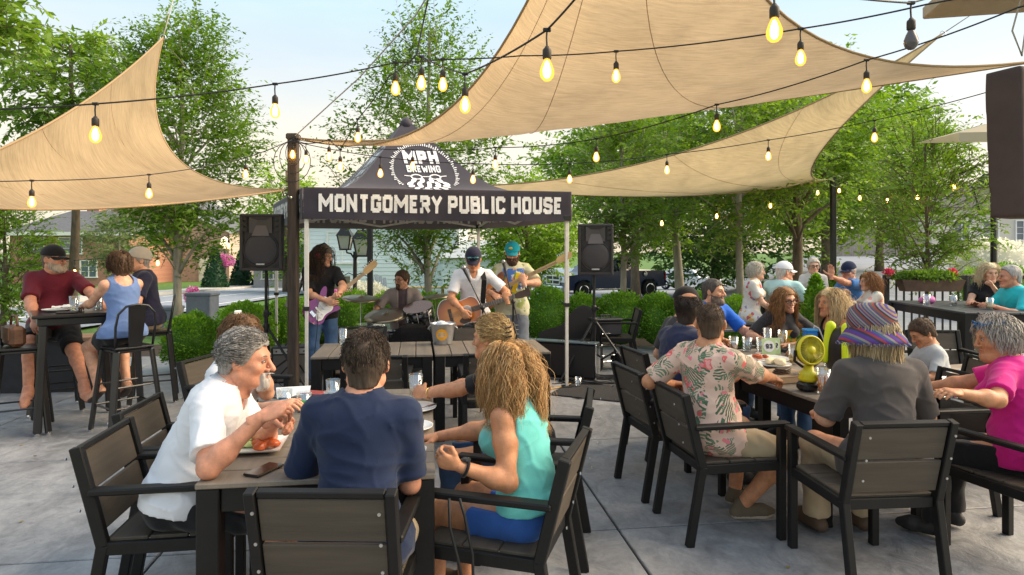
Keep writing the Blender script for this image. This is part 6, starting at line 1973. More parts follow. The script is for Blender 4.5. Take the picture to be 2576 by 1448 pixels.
# foreground table: near right corner at (-.295, 2.51)
ca = rot2((-.445,.80),TA); ca = (-.295 + ca[0],2.50 + ca[1])
table('long plank table in the foreground with plates and glasses',ca,TA,.89,1.60,'x')
for k,lab in ((0,'square plank table left of the bucket, before the stage'),(1,'square plank table carrying the ice bucket')):
 o = rot2((.505 + 1.015 * k,.40),R(8.3))
 table(lab,(-1.66 + o[0],5.28 + o[1]),R(8.3),1.0,.80,'y')
for k,lab in ((0,'plank table with the yellow fan at its near end'),(1,'plank table with the number sign before the laughing woman')):
 o = rot2((.455,.475 + .955 * k),R(12))
 table(lab,(1.78 + o[0],3.72 + o[1]),R(12),.91,.95,'x')
# tall black tables on the right
dark_top = mat('table_top_dark',(.05,.055,.065),rough=.45,var=.2,vscale=4,bump=.1)
table('tall dark table under the couple at the right edge',(5.30,7.55),R(-6),.95,1.70,'y',h=.97,top=dark_top)
table('tall dark table between the older guests',(3.98,8.6),R(10),.75,1.2,'y',h=.97,top=dark_top)
bn = empty('bench',(3.05,8.15,0),R(20)); tag(bn,'dark backless bench under the white-haired woman','bench')
for k in range(3): MB().box((0,-.16 + .16 * k,.655),(1.5,.15,.035),bev=.005).build('slat',dark_top,bn)
for s in (-1,1):
 for q in (-1,1): MB().box((s * .62,q * .17,.32),(.05,.05,.64)).build('leg',frame_m,bn)
# ---- black metal bar table and stools at the left
metal_b = mat('stool_black',(.012,.012,.013),rough=.28,spec=.6,var=.2,vscale=9)
bt = empty('bar_table',(-4.07,6.02,0),R(38)); tag(bt,'tall black metal bar table at the left','table')
MB().box((0,0,1.035),(.68,.68,.03),bev=.008).build('table_top',metal_b,bt)
MB().box((0,0,.985),(.60,.60,.07),bev=.01).build('apron',metal_b,bt)
for sx_ in (-1,1):
 for sy_ in (-1,1):
  mb = MB(); mb.bar((sx_ * .30,sy_ * .30,0.02),(sx_ * .255,sy_ * .255,.96),.065,.065,bev=.012); lg_ = mb.build('leg',metal_b,bt)
  MB().lathe([(.022,0),(.026,.02),(.03,.05)],(sx_ * .30,sy_ * .30,0),10).build('foot',chrome,lg_)
def make_stool():
 t = empty('bar_stool')
 MB().box((0,0,.755),(.33,.33,.022),bev=.009).build('seat',metal_b,t); MB().box((0,0,.728),(.30,.30,.03),bev=.008).build('seat_rim',metal_b,t)
 for sx_ in (-1,1):
  for sy_ in (-1,1):
   mb = MB(); mb.bar((sx_ * .215,sy_ * .215,.015),(sx_ * .145,sy_ * .145,.735),.058,.03,up=(sx_,sy_,0),bev=.008); lg_ = mb.build('leg',metal_b,t)
   MB().lathe([(.02,0),(.022,.02),(.02,.03)],(sx_ * .215,sy_ * .215,0),8).build('foot',chrome,lg_)
 for z in (.24,.42):
  r = .145 + .07 * (1 - z / .735)
  for k in range(4):
   a,b = [(-1,-1),(1,-1),(1,1),(-1,1)][k],[(1,-1),(1,1),(-1,1),(-1,-1)][k]
   if z > .3 and k % 2: continue
   mb = MB(); mb.tube([(a[0] * r,a[1] * r,z),(b[0] * r,b[1] * r,z)],.009,6); mb.build('foot_rail',metal_b,t)
 pts = [(-.155,-.14,.76),(-.165,-.175,.95),(-.15,-.19,1.06),(-.09,-.20,1.125),(0,-.205,1.14),(.09,-.20,1.125),(.15,-.19,1.06),(.165,-.175,.95),(.155,-.14,.76)]
 MB().tube(pts,.011,8).build('back_hoop',metal_b,t,smooth=True)
 mb = MB(); mb.add([(-.055,-.155,.765),(.055,-.155,.765),(.075,-.205,1.13),(-.075,-.205,1.13),(-.055,-.162,.765),(.055,-.162,.765),(.075,-.212,1.13),(-.075,-.212,1.13)],[(0,1,2,3),(7,6,5,4),(0,4,5,1),(1,5,6,2),(3,2,6,7),(0,3,7,4)]); mb.build('back_splat',metal_b,t)
 return t
st0 = make_stool()
st0.location = (-4.36,5.72,0); st0.rotation_euler = (0,0,yaw_of(.85,.55)); tag(st0,'black metal bar stool at the left edge holding a brown handbag','stool','black metal bar stools')
copy_tree(st0,'black metal bar stool under the woman in the blue tank top',(-3.46,5.80,0),yaw_of(-.80,.60),'black metal bar stools')
copy_tree(st0,'black metal bar stool under the man in the pale cap',(-3.86,6.95,0),yaw_of(-.9,-.45),'black metal bar stools')
copy_tree(st0,'black metal bar stool under the man in the maroon shirt',(-4.62,6.52,0),yaw_of(.62,-.78),'black metal bar stools')
# low wall with wooden ledge at the left
lw = empty('low_wall',(-6.6,7.35,0),R(7)); tag(lw,'low dark wall with wooden ledge at the left edge','wall')
MB().box((0,0,.29),(4.0,.32,.58)).build('body',mat('wall_dark',(.02,.02,.024),rough=.8,var=.3),lw)
ledge_m = mat('ledge_wood',(.30,.17,.09),rough=.7,var=.3,stretch=(.3,3,3),bump=.3)
for k in range(2): MB().box((0,-.105 + .21 * k,.605),(4.1,.20,.045),bev=.006).build('plank',ledge_m,lw)
# ------------------------------------------------------------------ tableware
clear = glass_mat('clear_glass'); cup_m = glass_mat('clear_plastic',(.93,.95,.96),.15,.28)
beer_m = mat('beer',(.80,.36,.03),rough=.1,trans=.5,spec=.5); beer_pale = mat('beer_pale',(.85,.62,.10),rough=.1,trans=.5)
foam_m = mat('foam',(.9,.87,.78),rough=.9)
water_m = glass_mat('water',(.80,.88,.92),.05,.2)
white_ceramic = mat('ceramic_white',(.82,.81,.78),rough=.22,spec=.6)
paper_m = mat('paper_white',(.82,.82,.80),rough=.9,bump=.2,bscale=40)
def glass_of(label,p,h=.145,r=.041,r0=.032,fill=None,fm=None,cat='glass',gm=None,foam=False,name='pint_glass',straw=False,decal=None):
 t = empty(name,p); tag(t,label,cat,'drinking glasses')
 MB().lathe([(.0,.001),(r0,.001),(r0 + .001,.004),(r,h),(r - .0025,h),(r0 - .002,.012),(0,.012)],n=18).build('wall',gm or clear,t,smooth=True)
 if fill:
  rr = r0 - .004 + (r - r0) * fill
  b = MB().lathe([(0,.0135),(r0 - .0045,.0135),(rr,h * fill),(0,h * fill)],n=16).build('drink',fm,t,smooth=True)
  if foam: MB().lathe([(0,h * fill + .0005),(rr,h * fill + .0005),(rr + .0005,h * fill + .012),(0,h * fill + .014)],n=16).build('foam',foam_m,t,smooth=True)
 if straw: MB().tube([(.0,0,.02),(.012,.01,h + .02),(.03,.02,h + .12)],.0035,6).build('straw',white_ceramic,t)
 if decal:
  mb = MB(); vv = []
  for j in range(2):
   for i in range(6):
    a = -R(90) - .55 + 1.1 * i / 5; z = h * (.25 + .4 * j); rr = r0 + (r - r0) * z / h + .0012
    vv.append((rr * math.cos(a),rr * math.sin(a),z))
  mb.add(vv,[(i,i + 1,7 + i,6 + i) for i in range(5)]); mb.build('printed_mark',decal,t)
 return t
def plate(label,p,r=.13,square=False,cat='plate'):
 t = empty('plate',p); tag(t,label,cat,'plates on the tables')
 pr = [(.0,.004),(r * .55,.004),(r * .62,.007),(r * .97,.021),(r,.024),(r * .985,.019),(r * .62,.002),(r * .5,.0),(0,.0)]
 MB().lathe(pr[::-1],n=4 if square else 28,rot=rotz(R(45 + 10)) if square else None).build('dish',white_ceramic,t,smooth=not square)
 return t
def top(x,y,z=.741): return Hz(x,y,z)
def lumps(name,label,c,n,r,spread,m,seed,cat='food',z=.008,stretch_=1.6):
 rng = np.random.default_rng(seed); fl = Field((-spread - .05,) * 3,(spread + .05,) * 3,.006)
 for k in range(n):
  a,q = rng.uniform(0,6.28),spread * math.sqrt(rng.random()); ro = np.array(Matrix.Rotation(rng.uniform(0,6.28),3,'Z') @ Matrix.Rotation(rng.uniform(-.5,.5),3,'X'))
  fl.ell((q * math.cos(a),q * math.sin(a),r * (.7 + 1.1 * rng.random() * (1 - q / spread))),(r * stretch_,r,r * .8),rot=ro,k=.006)
 X,Y,Z = fl.grid(); fl.F = fl.F + (noise3(X * 30,Y * 30,Z * 30,seed) * .0025).astype(np.float32)
 v,q = fl.mesh(); o = link(name,np_mesh(name,v,q,m),loc=Vector(c) + Vector((0,0,z))); tag(o,label,cat); return o
def napkin(label,p,seed,s=.09):
 rng = np.random.default_rng(seed); n = 9; vv = []
 for j in range(n):
  for i in range(n):
   u,v = i / (n - 1) - .5,j / (n - 1) - .5
   vv.append((u * s * 1.5 + rng.normal() * .006,v * s * 1.5 + rng.normal() * .006,.012 + .028 * abs(noise3(u * .9,v * .9,.3,seed)) + .012 * rng.random()))
 mb = MB(); mb.add(vv,[(j * n + i,j * n + i + 1,(j + 1) * n + i + 1,(j + 1) * n + i) for j in range(n - 1) for i in range(n - 1)])
 o = mb.build('napkin',paper_m,smooth=True,loc=p,rz=seed); tag(o,label,'napkin','crumpled paper napkins'); return o
steel = mat('cutlery_steel',(.6,.6,.6),rough=.2,metal=1)
def fork(label,a,b):
 a,b = Vector(a),Vector(b); d = (b - a).normalized(); s = d.cross(Vector((0,0,1))).normalized()
 mb = MB(); mb.bar(a,a + d * .12,.010,.003); mb.bar(a + d * .12,a + d * .145,.022,.003)
 for k in range(4): mb.bar(a + d * .145 + s * (-.009 + .006 * k),a + d * .185 + s * (-.009 + .006 * k),.003,.003)
 o = mb.build('fork',steel); tag(o,label,'fork','forks on the table'); return o
# foreground table
wing_m = mat('wing_sauce',(.42,.075,.012),rough=.35,var=.4,vscale=40,bump=.8,bscale=60)
pw = top(645,1130); plate('white square plate of chicken wings before the man in white',pw,.165,True)
lumps('chicken_wings','red glazed chicken wings on the white square plate',pw + Vector((.045,.005,0)),7,.022,.045,wing_m,4)
lumps('celery','pale green celery and dip on the white square plate',pw + Vector((-.055,.03,0)),6,.014,.035,mat('celery_green',(.55,.68,.25),rough=.5,var=.3,vscale=30),5,stretch_=2.6)
glass_of('short glass with bright green mark on the foreground table',top(765,1036),.105,.042,.037,.5,water_m,decal=mat('mark_green',(.06,.55,.08)),name='tumbler')
glass_of('short glass nearest the eating man with blue mark',top(716,1028),.105,.042,.037,.0,None,decal=mat('mark_blue',(.05,.25,.5)),name='tumbler')
glass_of('glass with orange slice beside the navy-shirted man',top(833,1033),.105,.042,.037,.35,beer_pale,name='tumbler')
glass_of('tall glass behind the navy-shirted man ear',top(838,1012),.13,.042,.036,.3,water_m)
plate('round plate with crusts beyond the green-marked glass',top(800,1026),.11)
lumps('crust','brown crust on the plate behind the green-marked glass',top(803,1023),3,.010,.03,mat('crust_brown',(.45,.22,.07),rough=.8),6,z=.022)
MB().box((0,0,.011),(.17,.095,.010),bev=.003).build('phone',mat('phone_red',(.42,.07,.06),rough=.3),loc=top(782,993),rz=-.25); tag(bpy.data.objects['phone'],'red-cased phone lying on a black folder at the table end','phone')
MB().box((0,0,.004),(.22,.15,.007),bev=.002).build('folder',mat('folder_black',(.015,.015,.016),rough=.4),loc=top(790,998),rz=-.2); tag(bpy.data.objects['folder'],'black bill folder under the red phone','folder')
MB().add([(-.09,-.06,0),(.09,-.06,0),(.09,.05,.04),(-.09,.05,.04),(-.09,-.062,.0),(.09,-.062,0),(.10,.052,.042),(-.1,.052,.042)],[(0,1,2,3),(4,7,6,5)]).build('menu_card',paper_m,loc=top(738,995),rz=.3); tag(bpy.data.objects['menu_card'],'white menu card at the far left end of the foreground table','menu')
mb = MB(); mb.box((0,0,.002),(.20,.13,.002)); o = mb.build('bill',paper_m,loc=top(983,1016),rz=.12); tag(o,'white printed bill lying beside the beer drinker','paper')
ink = mat('ink_blue',(.12,.18,.35),rough=.8)
pr_ = MB()
for r_ in range(5):
 for k in range(5):
  if (r_ * 3 + k * 7) % 4: pr_.box((-.07 + .034 * k,-.045 + .022 * r_,.0045),(.022 + .006 * ((k + r_) % 2),.006,.0006))
pr_.build('print',ink,o)
plate('round plate with crumpled napkin and fork beside the beer',top(1040,1033),.125); napkin('crumpled napkin on the round plate beside the beer',top(1022,1028,.76),3,.06); fork('fork on the round plate beside the beer',top(1030,1036,.768),top(1085,1020,.775))
napkin('crumpled napkin beside the printed bill',top(968,1048),5,.10)
plate('small plate with white napkin behind the navy shoulder',top(1035,1082),.105); napkin('folded napkin on the small plate by the navy shoulder',top(1022,1076,.76),8,.07); fork('fork laid on the small plate by the navy shoulder',top(1018,1092,.77),top(1052,1066,.775))
lumps('pizza_crust','piece of pizza crust by the navy elbow',top(1050,1118),3,.013,.02,mat('pizza',(.55,.28,.08),rough=.8,var=.4,vscale=60),7)
MB().lathe([(0,.003),(.035,.003),(.042,.022),(.044,.022),(.037,0),(0,0)],n=16).build('sauce_dish',white_ceramic,loc=top(1048,1140),smooth=True); tag(bpy.data.objects['sauce_dish'],'small sauce dish at the near right end of the table','dish')
MB().box((0,0,.006),(.075,.15,.010),bev=.004).build('phone',mat('phone_black',(.012,.012,.014),rough=.15),loc=top(664,1186),rz=-.35); tag(bpy.data.objects['phone.001'],'black phone at the near edge between the two men','phone')
# stage-front table
glass_of('empty pint glass left on the stage-front table',top(863,868),.15,.043,.033)
bk = empty('ice_bucket',top(1114,866)); tag(bk,'galvanised ice bucket with orange label on the stage-front table','bucket')
galv = mat('galvanised',(.55,.57,.60),rough=.32,metal=.85,var=.2,vscale=18)
MB().lathe([(0,.002),(.085,.002),(.087,.006),(.115,.185),(.121,.19),(.121,.198),(.112,.196),(.083,.01),(0,.01)],n=28).build('pail',galv,bk,smooth=True)
mb = MB(); ring = []
for k in range(24):
 a = 2 * math.pi * k / 24; u,v = .055 * math.cos(a),.055 * math.sin(a); z = .098 + v; rr = .087 + (.028) * z / .185 + .002
 ring.append((rr * math.sin(u / rr),-rr * math.cos(u / rr),z))
cpt = (0,-(.087 + .028 * .098 / .185 + .0022),.098)
mb.add(ring + [cpt],[(k,(k + 1) % 24,24) for k in range(24)]); lab_ = mb.build('label_disc',mat('label_orange',(.85,.38,.02),rough=.6),bk)
mb = MB()
for r_,w in ((.018,.055),(.0,.07),(-.018,.05)):
 for k in range(5):
  u = -w / 2 + w * (k + .5) / 5; z = .098 + r_; rr = .087 + .028 * z / .185 + .0034
  mb.add([(rr * math.sin((u + s * w * .07) / rr),-rr * math.cos((u + s * w * .07) / rr),z + q) for s,q in ((-1,-.005),(1,-.005),(1,.005),(-1,.005))],[(0,1,2,3)])
mb.build('label_print',mat('label_grey',(.70,.62,.45),rough=.7),lab_)
for s in (-1,1): MB().tube([(s * .118,-.03,.17),(s * .135,-.015,.15),(s * .138,.0,.14),(s * .135,.015,.15),(s * .118,.03,.17)],.004,6).build('handle',galv,bk)
lumps('ice','ice and a black bottle neck showing above the bucket rim',top(1114,866) + Vector((0,0,.14)),8,.03,.06,mat('ice',(.75,.78,.8),rough=.2),9)
# right-hand table
glass_of('beer glass beside the clear cups before the bearded man',top(1845,892),.15,.042,.033,.62,beer_m,foam=True)
glass_of('left clear plastic cup of water on the right-hand table',top(1879,884),.12,.045,.033,.6,water_m,gm=cup_m,name='plastic_cup',cat='cup')
glass_of('right clear plastic cup next to the number sign',top(1914,886),.12,.045,.033,0,None,gm=cup_m,name='plastic_cup',cat='cup')
glass_of('tall beer glass before the laughing woman',top(1968,880),.17,.043,.033,.78,beer_pale)
glass_of('empty tall glass left of the laughing woman beer',top(1930,872),.165,.040,.033)
glass_of('half-empty beer glass beside the fan',top(1996,917),.15,.042,.033,.48,beer_pale)
glass_of('full beer glass at the near corner beside the fan base',top(2071,990),.15,.042,.033,.72,beer_m)
glass_of('clear plastic cup with white straw behind the fan',top(2086,922),.13,.048,.035,.15,water_m,gm=cup_m,name='plastic_cup',cat='cup',straw=True)
glass_of('white-filled plastic cup beside the magenta sleeve',top(2392,1002),.12,.048,.035,.75,white_ceramic,gm=cup_m,name='plastic_cup',cat='cup')
bt_ = empty('tumbler_jug',top(2038,893)); tag(bt_,'bright blue jug with lid and white straw','jug')
MB().box((0,0,.10),(.10,.085,.20),bev=.014).build('body',mat('plastic_blue',(.02,.20,.62),rough=.35),bt_); MB().box((0,0,.207),(.106,.09,.022),bev=.006).build('lid',mat('plastic_blue_lid',(.04,.32,.72),rough=.35),bt_)
MB().tube([(.03,0,.21),(.035,0,.245),(.07,-.01,.22),(.11,-.05,.08)],.006,8).build('straw',white_ceramic,bt_,smooth=True)
ns = empty('number_sign',top(1934,897)); tag(ns,'pale green table sign with the number 93','sign')
green_card = mat('card_green',(.55,.70,.35),rough=.7); red_ = mat('ink_dark',(.03,.03,.04),rough=.7)
for k,(dx,dy,txt) in enumerate(((0,0,'93'),(.058,.05,'2'))):
 cobj = MB().box((dx,dy,.075),(.115,.004,.14),rotx(R(-8))).build('card',green_card,ns)
 mb = MB(); mb.lathe([(0,0),(.047,0),(.047,.0015),(0,.0015)],(dx,dy - .0045 + .002,.083),24,rotx(R(82))); di = mb.build('disc',paper_m,cobj)
 mb = MB(); W_ = .055 if len(txt) > 1 else .028
 text_mesh(mb,txt,W_,.038,lambda u,v,q: (dx - W_ / 2 + u + (0 if len(txt) > 1 else .022),dy - .008 + (v - .01) * .14 - q * .0002,.065 + v),th=.26,gap=.16); mb.build('number',red_,di)
plate('oval platter with red sauced food before the number sign',top(1930,908),.17); lumps('sauced_food','red sauced food on the platter before the number sign',top(1912,905),6,.018,.05,wing_m,12,z=.012)
plate('plate of folded tortillas beside the pizza box',top(1945,922),.13); lumps('tortillas','pale folded tortillas on the plate beside the pizza box',top(1948,920),5,.03,.05,mat('tortilla',(.75,.62,.42),rough=.8,var=.2,vscale=20),13,z=.006)
lumps('sauced_bits','orange bits of food beside the number sign',top(1988,895),4,.012,.03,mat('carrot',(.7,.22,.04),rough=.5),14,z=.002)
MB().box((0,0,.006),(.11,.02,.008),bev=.003).build('cutlery_roll',paper_m,loc=top(1917,891)); tag(bpy.data.objects['cutlery_roll'],'rolled paper napkin lying before the clear cups','napkin')
pb = empty('pizza_box',top(1968,955),R(12) + .12); tag(pb,'brown cardboard pizza box on the right-hand table','box')
cardb = mat('cardboard',(.42,.28,.17),rough=.9,var=.12,vscale=8,bump=.2)
MB().box((0,0,.022),(.33,.27,.040),bev=.003).build('carton',cardb,pb); MB().box((0,0,.0445),(.335,.275,.004)).build('lid',cardb,pb)
prn = mat('print_brown',(.10,.06,.04),rough=.8)
pm = MB()
for k in range(4):
 pm.box((-.168,-.09 + .055 * k,.028),(.0015,.03,.003)); pm.box((-.168,-.09 + .055 * k,.018),(.0015,.022,.003))
text_mesh(pm,'DELI',.07,.016,lambda u,v,q: (.02 + u,-.1365 - q * .0002,.014 + v),th=.2)
pm.build('print',prn,pb)
wl_ = empty('wallet',top(1966,940,.789),.5); tag(wl_,'brown leather wallets stacked on the pizza box','wallet')
for k in range(3): MB().box((.004 * k,-.003 * k,.007 + .012 * k),(.10,.075,.0105),rotz(.15 * k),bev=.004).build('leather',mat('leather_brown',(.10,.055,.03),rough=.5,var=.3,bump=.4),wl_)
ky = MB()
for k in range(4): ky.box((.03 * math.cos(k * 1.3),.02 * math.sin(k * 1.7),.004 + .003 * k),(.05,.012,.0025),rotz(k * .9))
ky.tube([(.012 * math.cos(t),.012 * math.sin(t),.006) for t in np.linspace(0,6.28,12)[:-1]],.0015,5,closed=True)
tag(ky.build('keys',steel,loc=top(2003,943,.79)),'bunch of steel keys beside the wallets','keys')
# yellow battery fan
lime = mat('plastic_lime',(.64,.57,.015),rough=.4); blackp = mat('plastic_black',(.012,.012,.013),rough=.45,bump=.1)
fan = empty('battery_fan',top(2033,984),R(14)); tag(fan,'lime yellow battery fan standing on the right-hand table','fan')
MB().box((0,0,.032),(.12,.10,.06),bev=.018).build('battery',blackp,fan); MB().lathe([(.052,.062),(.058,.08),(.050,.10),(.052,.115),(.034,.125),(.030,.16),(.0,.162)],n=20).build('base',lime,fan,smooth=True)
hc_ = Vector((.0,-.02,.255)); hr_ = roty(R(-18)) @ rotx(R(82))
hd = empty('fan_head',hc_); hd.parent = fan
MB().lathe([(.088,-.03),(.092,-.02),(.092,.012),(.085,.018),(.080,.016),(.082,-.028)],n=28,rot=hr_).build('shell',lime,hd,smooth=True)
MB().lathe([(.0,-.040),(.06,-.038),(.090,-.028),(.094,-.005),(.090,-.012),(0,-.03)],n=28,rot=hr_).build('back_shell',blackp,hd,smooth=True)
mb = MB(); mb.lathe([(0,.020),(.024,.020),(.026,.014),(.024,.010),(0,.010)],n=18,rot=hr_)
mb.build('hub',lime,hd,smooth=True)
gm_ = MB()
for k in range(40):
 a = 2 * math.pi * k / 40; a2 = a + .35
 gm_.tube([hr_ @ Vector((.024 * math.cos(a),.024 * math.sin(a),.014)),hr_ @ Vector((.055 * math.cos((a + a2) / 2),.055 * math.sin((a + a2) / 2),.019)),hr_ @ Vector((.083 * math.cos(a2),.083 * math.sin(a2),.012))],.0019,4)
gm_.build('grille',lime,hd)
bl_ = MB()
for k in range(4):
 a = 2 * math.pi * k / 4
 bl_.add([hr_ @ Vector((.02 * math.cos(a),.02 * math.sin(a),-.004)),hr_ @ Vector((.075 * math.cos(a - .3),.075 * math.sin(a - .3),-.012)),hr_ @ Vector((.078 * math.cos(a + .45),.078 * math.sin(a + .45),.004)),hr_ @ Vector((.022 * math.cos(a + .8),.022 * math.sin(a + .8),.002))],[(0,1,2,3)])
bl_.build('blade',blackp,hd)
mb = MB()
for s in (-1,1): mb.tube([(s * .04,0,.15),(s * .098,0,.19),(s * .100,-.01,.255)],.009,8)
mb.build('bracket',blackp,fan)
# neon backpack on its chair
bp_ = empty('backpack',(2.22,4.32,.742),R(110)); bp_.scale = (.72,.72,.72); tag(bp_,'black and neon yellow backpack standing on the fan table','backpack')
fl_ = Field((-.26,-.2,-.05),(.26,.2,.58),.012)
fl_.ell((0,0,.20),(.19,.11,.21),k=.03); fl_.ell((0,.02,.34),(.15,.09,.16),k=.05); fl_.ell((0,-.09,.13),(.13,.06,.11),k=.02)
v_,q_ = fl_.mesh(); link('bag',np_mesh('bag',relax(v_,q_,1),q_,blackp),bp_)
neon = mat('neon_yellow',(.72,.85,.01),rough=.5)
fl_ = Field((-.2,-.2,0),(.2,.25,.58),.010); fl_.rc((.12,.10,.18),(.09,.06,.50),.035,.045,k=.01); fl_.rc((-.12,.10,.18),(-.09,.06,.50),.035,.045,k=.01)
v_,q_ = fl_.mesh(); link('strap',np_mesh('strap',relax(v_,q_,1),q_,neon),bp_)
# bits on the tall tables
glass_of('small beer glass before the man in the turquoise polo',(5.22,7.05,.972),.13,.04,.033,.6,beer_pale)
glass_of('clear cup at the far end of the tall right-hand table',(4.98,7.75,.972),.12,.045,.034,0,None,gm=cup_m,name='plastic_cup',cat='cup')
pbg = lumps('pink_bag','pink paper bag on the tall right-hand table',(5.12,7.95,.97),7,.05,.05,mat('bag_pink',(.75,.20,.50),rough=.7,var=.3,vscale=20),15,cat='bag',z=.0,stretch_=1.1)
glass_of('white paper cup on the tall right-hand table',(5.20,7.6,.972),.12,.045,.036,.95,white_ceramic,gm=cup_m,name='plastic_cup',cat='cup')
glass_of('green glass between the older guests',(3.92,8.55,.972),.14,.04,.034,.7,mat('drink_green',(.10,.45,.12),rough=.1,trans=.4))
# bar table things
plate('white plate on the tall bar table',(-4.22,5.98,1.051),.12); napkin('white napkin heaped on the bar table plate',(-4.20,6.02,1.066),21,.10)
glass_of('pint glass on the bar table in front of the maroon shirt',(-3.99,5.88,1.051),.15,.043,.034,.15,water_m)
glass_of('glass of ice water on the bar table',(-3.90,6.08,1.051),.16,.045,.036,.7,water_m)
glass_of('beer glass on the bar table beside the blue tank top',(-3.86,6.20,1.051),.15,.043,.034,.85,beer_m)
MB().box((0,0,.008),(.16,.09,.012),bev=.004).build('sauce_tray',mat('tray_dark',(.05,.04,.035),rough=.5),loc=(-4.0,5.80,1.051),rz=.4); tag(bpy.data.objects['sauce_tray'],'dark tray on the near corner of the bar table','tray')
# brown handbag on the left stool
hb = empty('handbag',(-4.40,5.70,.768),R(-40)); tag(hb,'brown leather handbag on the left bar stool','handbag')
lea = mat('handbag_brown',(.13,.055,.025),rough=.5,var=.35,vscale=10,bump=.4)
MB().box((0,0,.095),(.30,.12,.18),bev=.03).build('bag',lea,hb); MB().box((0,-.064,.12),(.24,.012,.11),bev=.004).build('flap',lea,hb); MB().tube([(-.11,0,.17),(-.10,0,.24),(-.06,0,.27),(.06,0,.27),(.10,0,.24),(.11,0,.17)],.010,6).build('handle',lea,hb,smooth=True)
# small cypress in a planter box, stone fire table, rug
cyx = 3.0
bush('dwarf cypress in a square planter behind the laughing woman',((2052 - CX) * 7.0 / F_PX,7.0,.42),(.24,.24,.46),2600,.05,lf_box,seed=401,name='dwarf_cypress',cat='conifer',kind='cone')
pbx = empty('planter_box',((2052 - CX) * 7.0 / F_PX,7.0,0)); tag(pbx,'square dark planter holding the dwarf cypress','planter')
for k in range(4): MB().box((0,0,.06 + .11 * k),(.42,.42,.104),bev=.004).build('board',mat('planter_wood',(.10,.075,.055),rough=.85,var=.3),pbx)
ft = empty('stone_table',(3.75,5.05,0),R(15)); tag(ft,'low stone-clad table beside the magenta-shirted woman','table')
rng_ = random.Random(5); stone = mat('stacked_stone',(.20,.16,.12),rough=.9,var=.4,vscale=9,bump=.8,bscale=30)
for r_ in range(6):
 x = -.45
 while x < .44:
  w = min(rng_.uniform(.10,.24),.45 - x)
  for s in (-1,1): MB().box((x + w / 2,s * (.36 + rng_.uniform(0,.015)),.05 + r_ * .098),(w - .008,.10,.09),bev=.008).build('stone',stone,ft)
  x += w
for s in (-1,1):
 for r_ in range(6): MB().box((s * (.41 + rng_.uniform(0,.012)),0,.05 + r_ * .098),(.08,.62,.09),bev=.008).build('stone',stone,ft)
MB().box((0,0,.615),(1.0,.90,.05),bev=.01).build('table_top',mat('stone_top',(.28,.22,.17),rough=.7,var=.3,vscale=5),ft)
MB().box((0,0,.018),(.34,.22,.03),bev=.006).build('serving_tray',white_ceramic,loc=(3.70,5.0,.642)); tag(bpy.data.objects['serving_tray'],'white tray on the stone-clad table','tray')
rg = MB(); ra = math.atan2(-.43,.87)
rg.box((0,0,.006),(1.95,.76,.012),bev=.004)
o = rg.build('door_mat',speckle_mat('mat_grey',(.022,.021,.022),(.045,.042,.042),90,bump=.8,bscale=200),loc=(1.45,7.14,.003),rz=ra + .02); tag(o,'dark grey mat lying on the patio by the loudspeaker stand','mat')
# ------------------------------------------------------------------ the people
def printed_mat(name,base,layers,rough=.85,bump=.3):
 m = bpy.data.materials.new(name); m.use_nodes = True; MATS[name] = m
 n,l = m.node_tree.nodes,m.node_tree.links; b = n['Principled BSDF']
 tc = n.new('ShaderNodeTexCoord'); col = None
 nz = n.new('ShaderNodeTexNoise'); nz.inputs['Scale'].default_value = 16; nz.inputs['Detail'].default_value = 3; l.new(tc.outputs['Object'],nz.inputs['Vector'])
 for (c,sc,th,st,sd,striped) in layers:
  mp = n.new('ShaderNodeMapping'); mp.inputs['Location'].default_value = (sd,sd * .7,-sd); mp.inputs['Scale'].default_value = st; mp.inputs['Rotation'].default_value = (.3 * sd,.5 * sd,.8 * sd)
  l.new(tc.outputs['Object'],mp.inputs['Vector'])
  mv = n.new('ShaderNodeMixRGB'); mv.blend_type = 'ADD'; mv.inputs['Fac'].default_value = .07 if striped else .10
  l.new(mp.outputs['Vector'],mv.inputs['Color1']); l.new(nz.outputs['Color'],mv.inputs['Color2'])
  vo = n.new('ShaderNodeTexVoronoi'); vo.inputs['Scale'].default_value = sc; l.new(mv.outputs['Color'],vo.inputs['Vector'])
  lt = n.new('ShaderNodeMath'); lt.operation = 'LESS_THAN'; lt.inputs[1].default_value = th; l.new(vo.outputs['Distance'],lt.inputs[0])
  fac = lt.outputs[0]
  if striped:
   wv = n.new('ShaderNodeTexWave'); wv.inputs['Scale'].default_value = striped; wv.inputs['Distortion'].default_value = 3; l.new(mp.outputs['Vector'],wv.inputs['Vector'])
   g2 = n.new('ShaderNodeMath'); g2.operation = 'GREATER_THAN'; g2.inputs[1].default_value = .38; l.new(wv.outputs['Fac'],g2.inputs[0])
   mu = n.new('ShaderNodeMath'); mu.operation = 'MULTIPLY'; l.new(fac,mu.inputs[0]); l.new(g2.outputs[0],mu.inputs[1]); fac = mu.outputs[0]
  mx = n.new('ShaderNodeMixRGB'); mx.inputs['Color2'].default_value = tuple(c) + (1,); l.new(fac,mx.inputs['Fac'])
  if col is None: mx.inputs['Color1'].default_value = tuple(base) + (1,)
  else: l.new(col,mx.inputs['Color1'])
  col = mx.outputs['Color']
 l.new(col,b.inputs['Base Color']); b.inputs['Roughness'].default_value = rough; b.inputs['Specular IOR Level'].default_value = .2
 bz = n.new('ShaderNodeTexNoise'); bz.inputs['Scale'].default_value = 26; bz.inputs['Detail'].default_value = 4; l.new(tc.outputs['Object'],bz.inputs['Vector'])
 bp = n.new('ShaderNodeBump'); bp.inputs['Strength'].default_value = bump; bp.inputs['Distance'].default_value = .005; l.new(bz.outputs['Fac'],bp.inputs['Height']); l.new(bp.outputs['Normal'],b.inputs['Normal'])
 return m
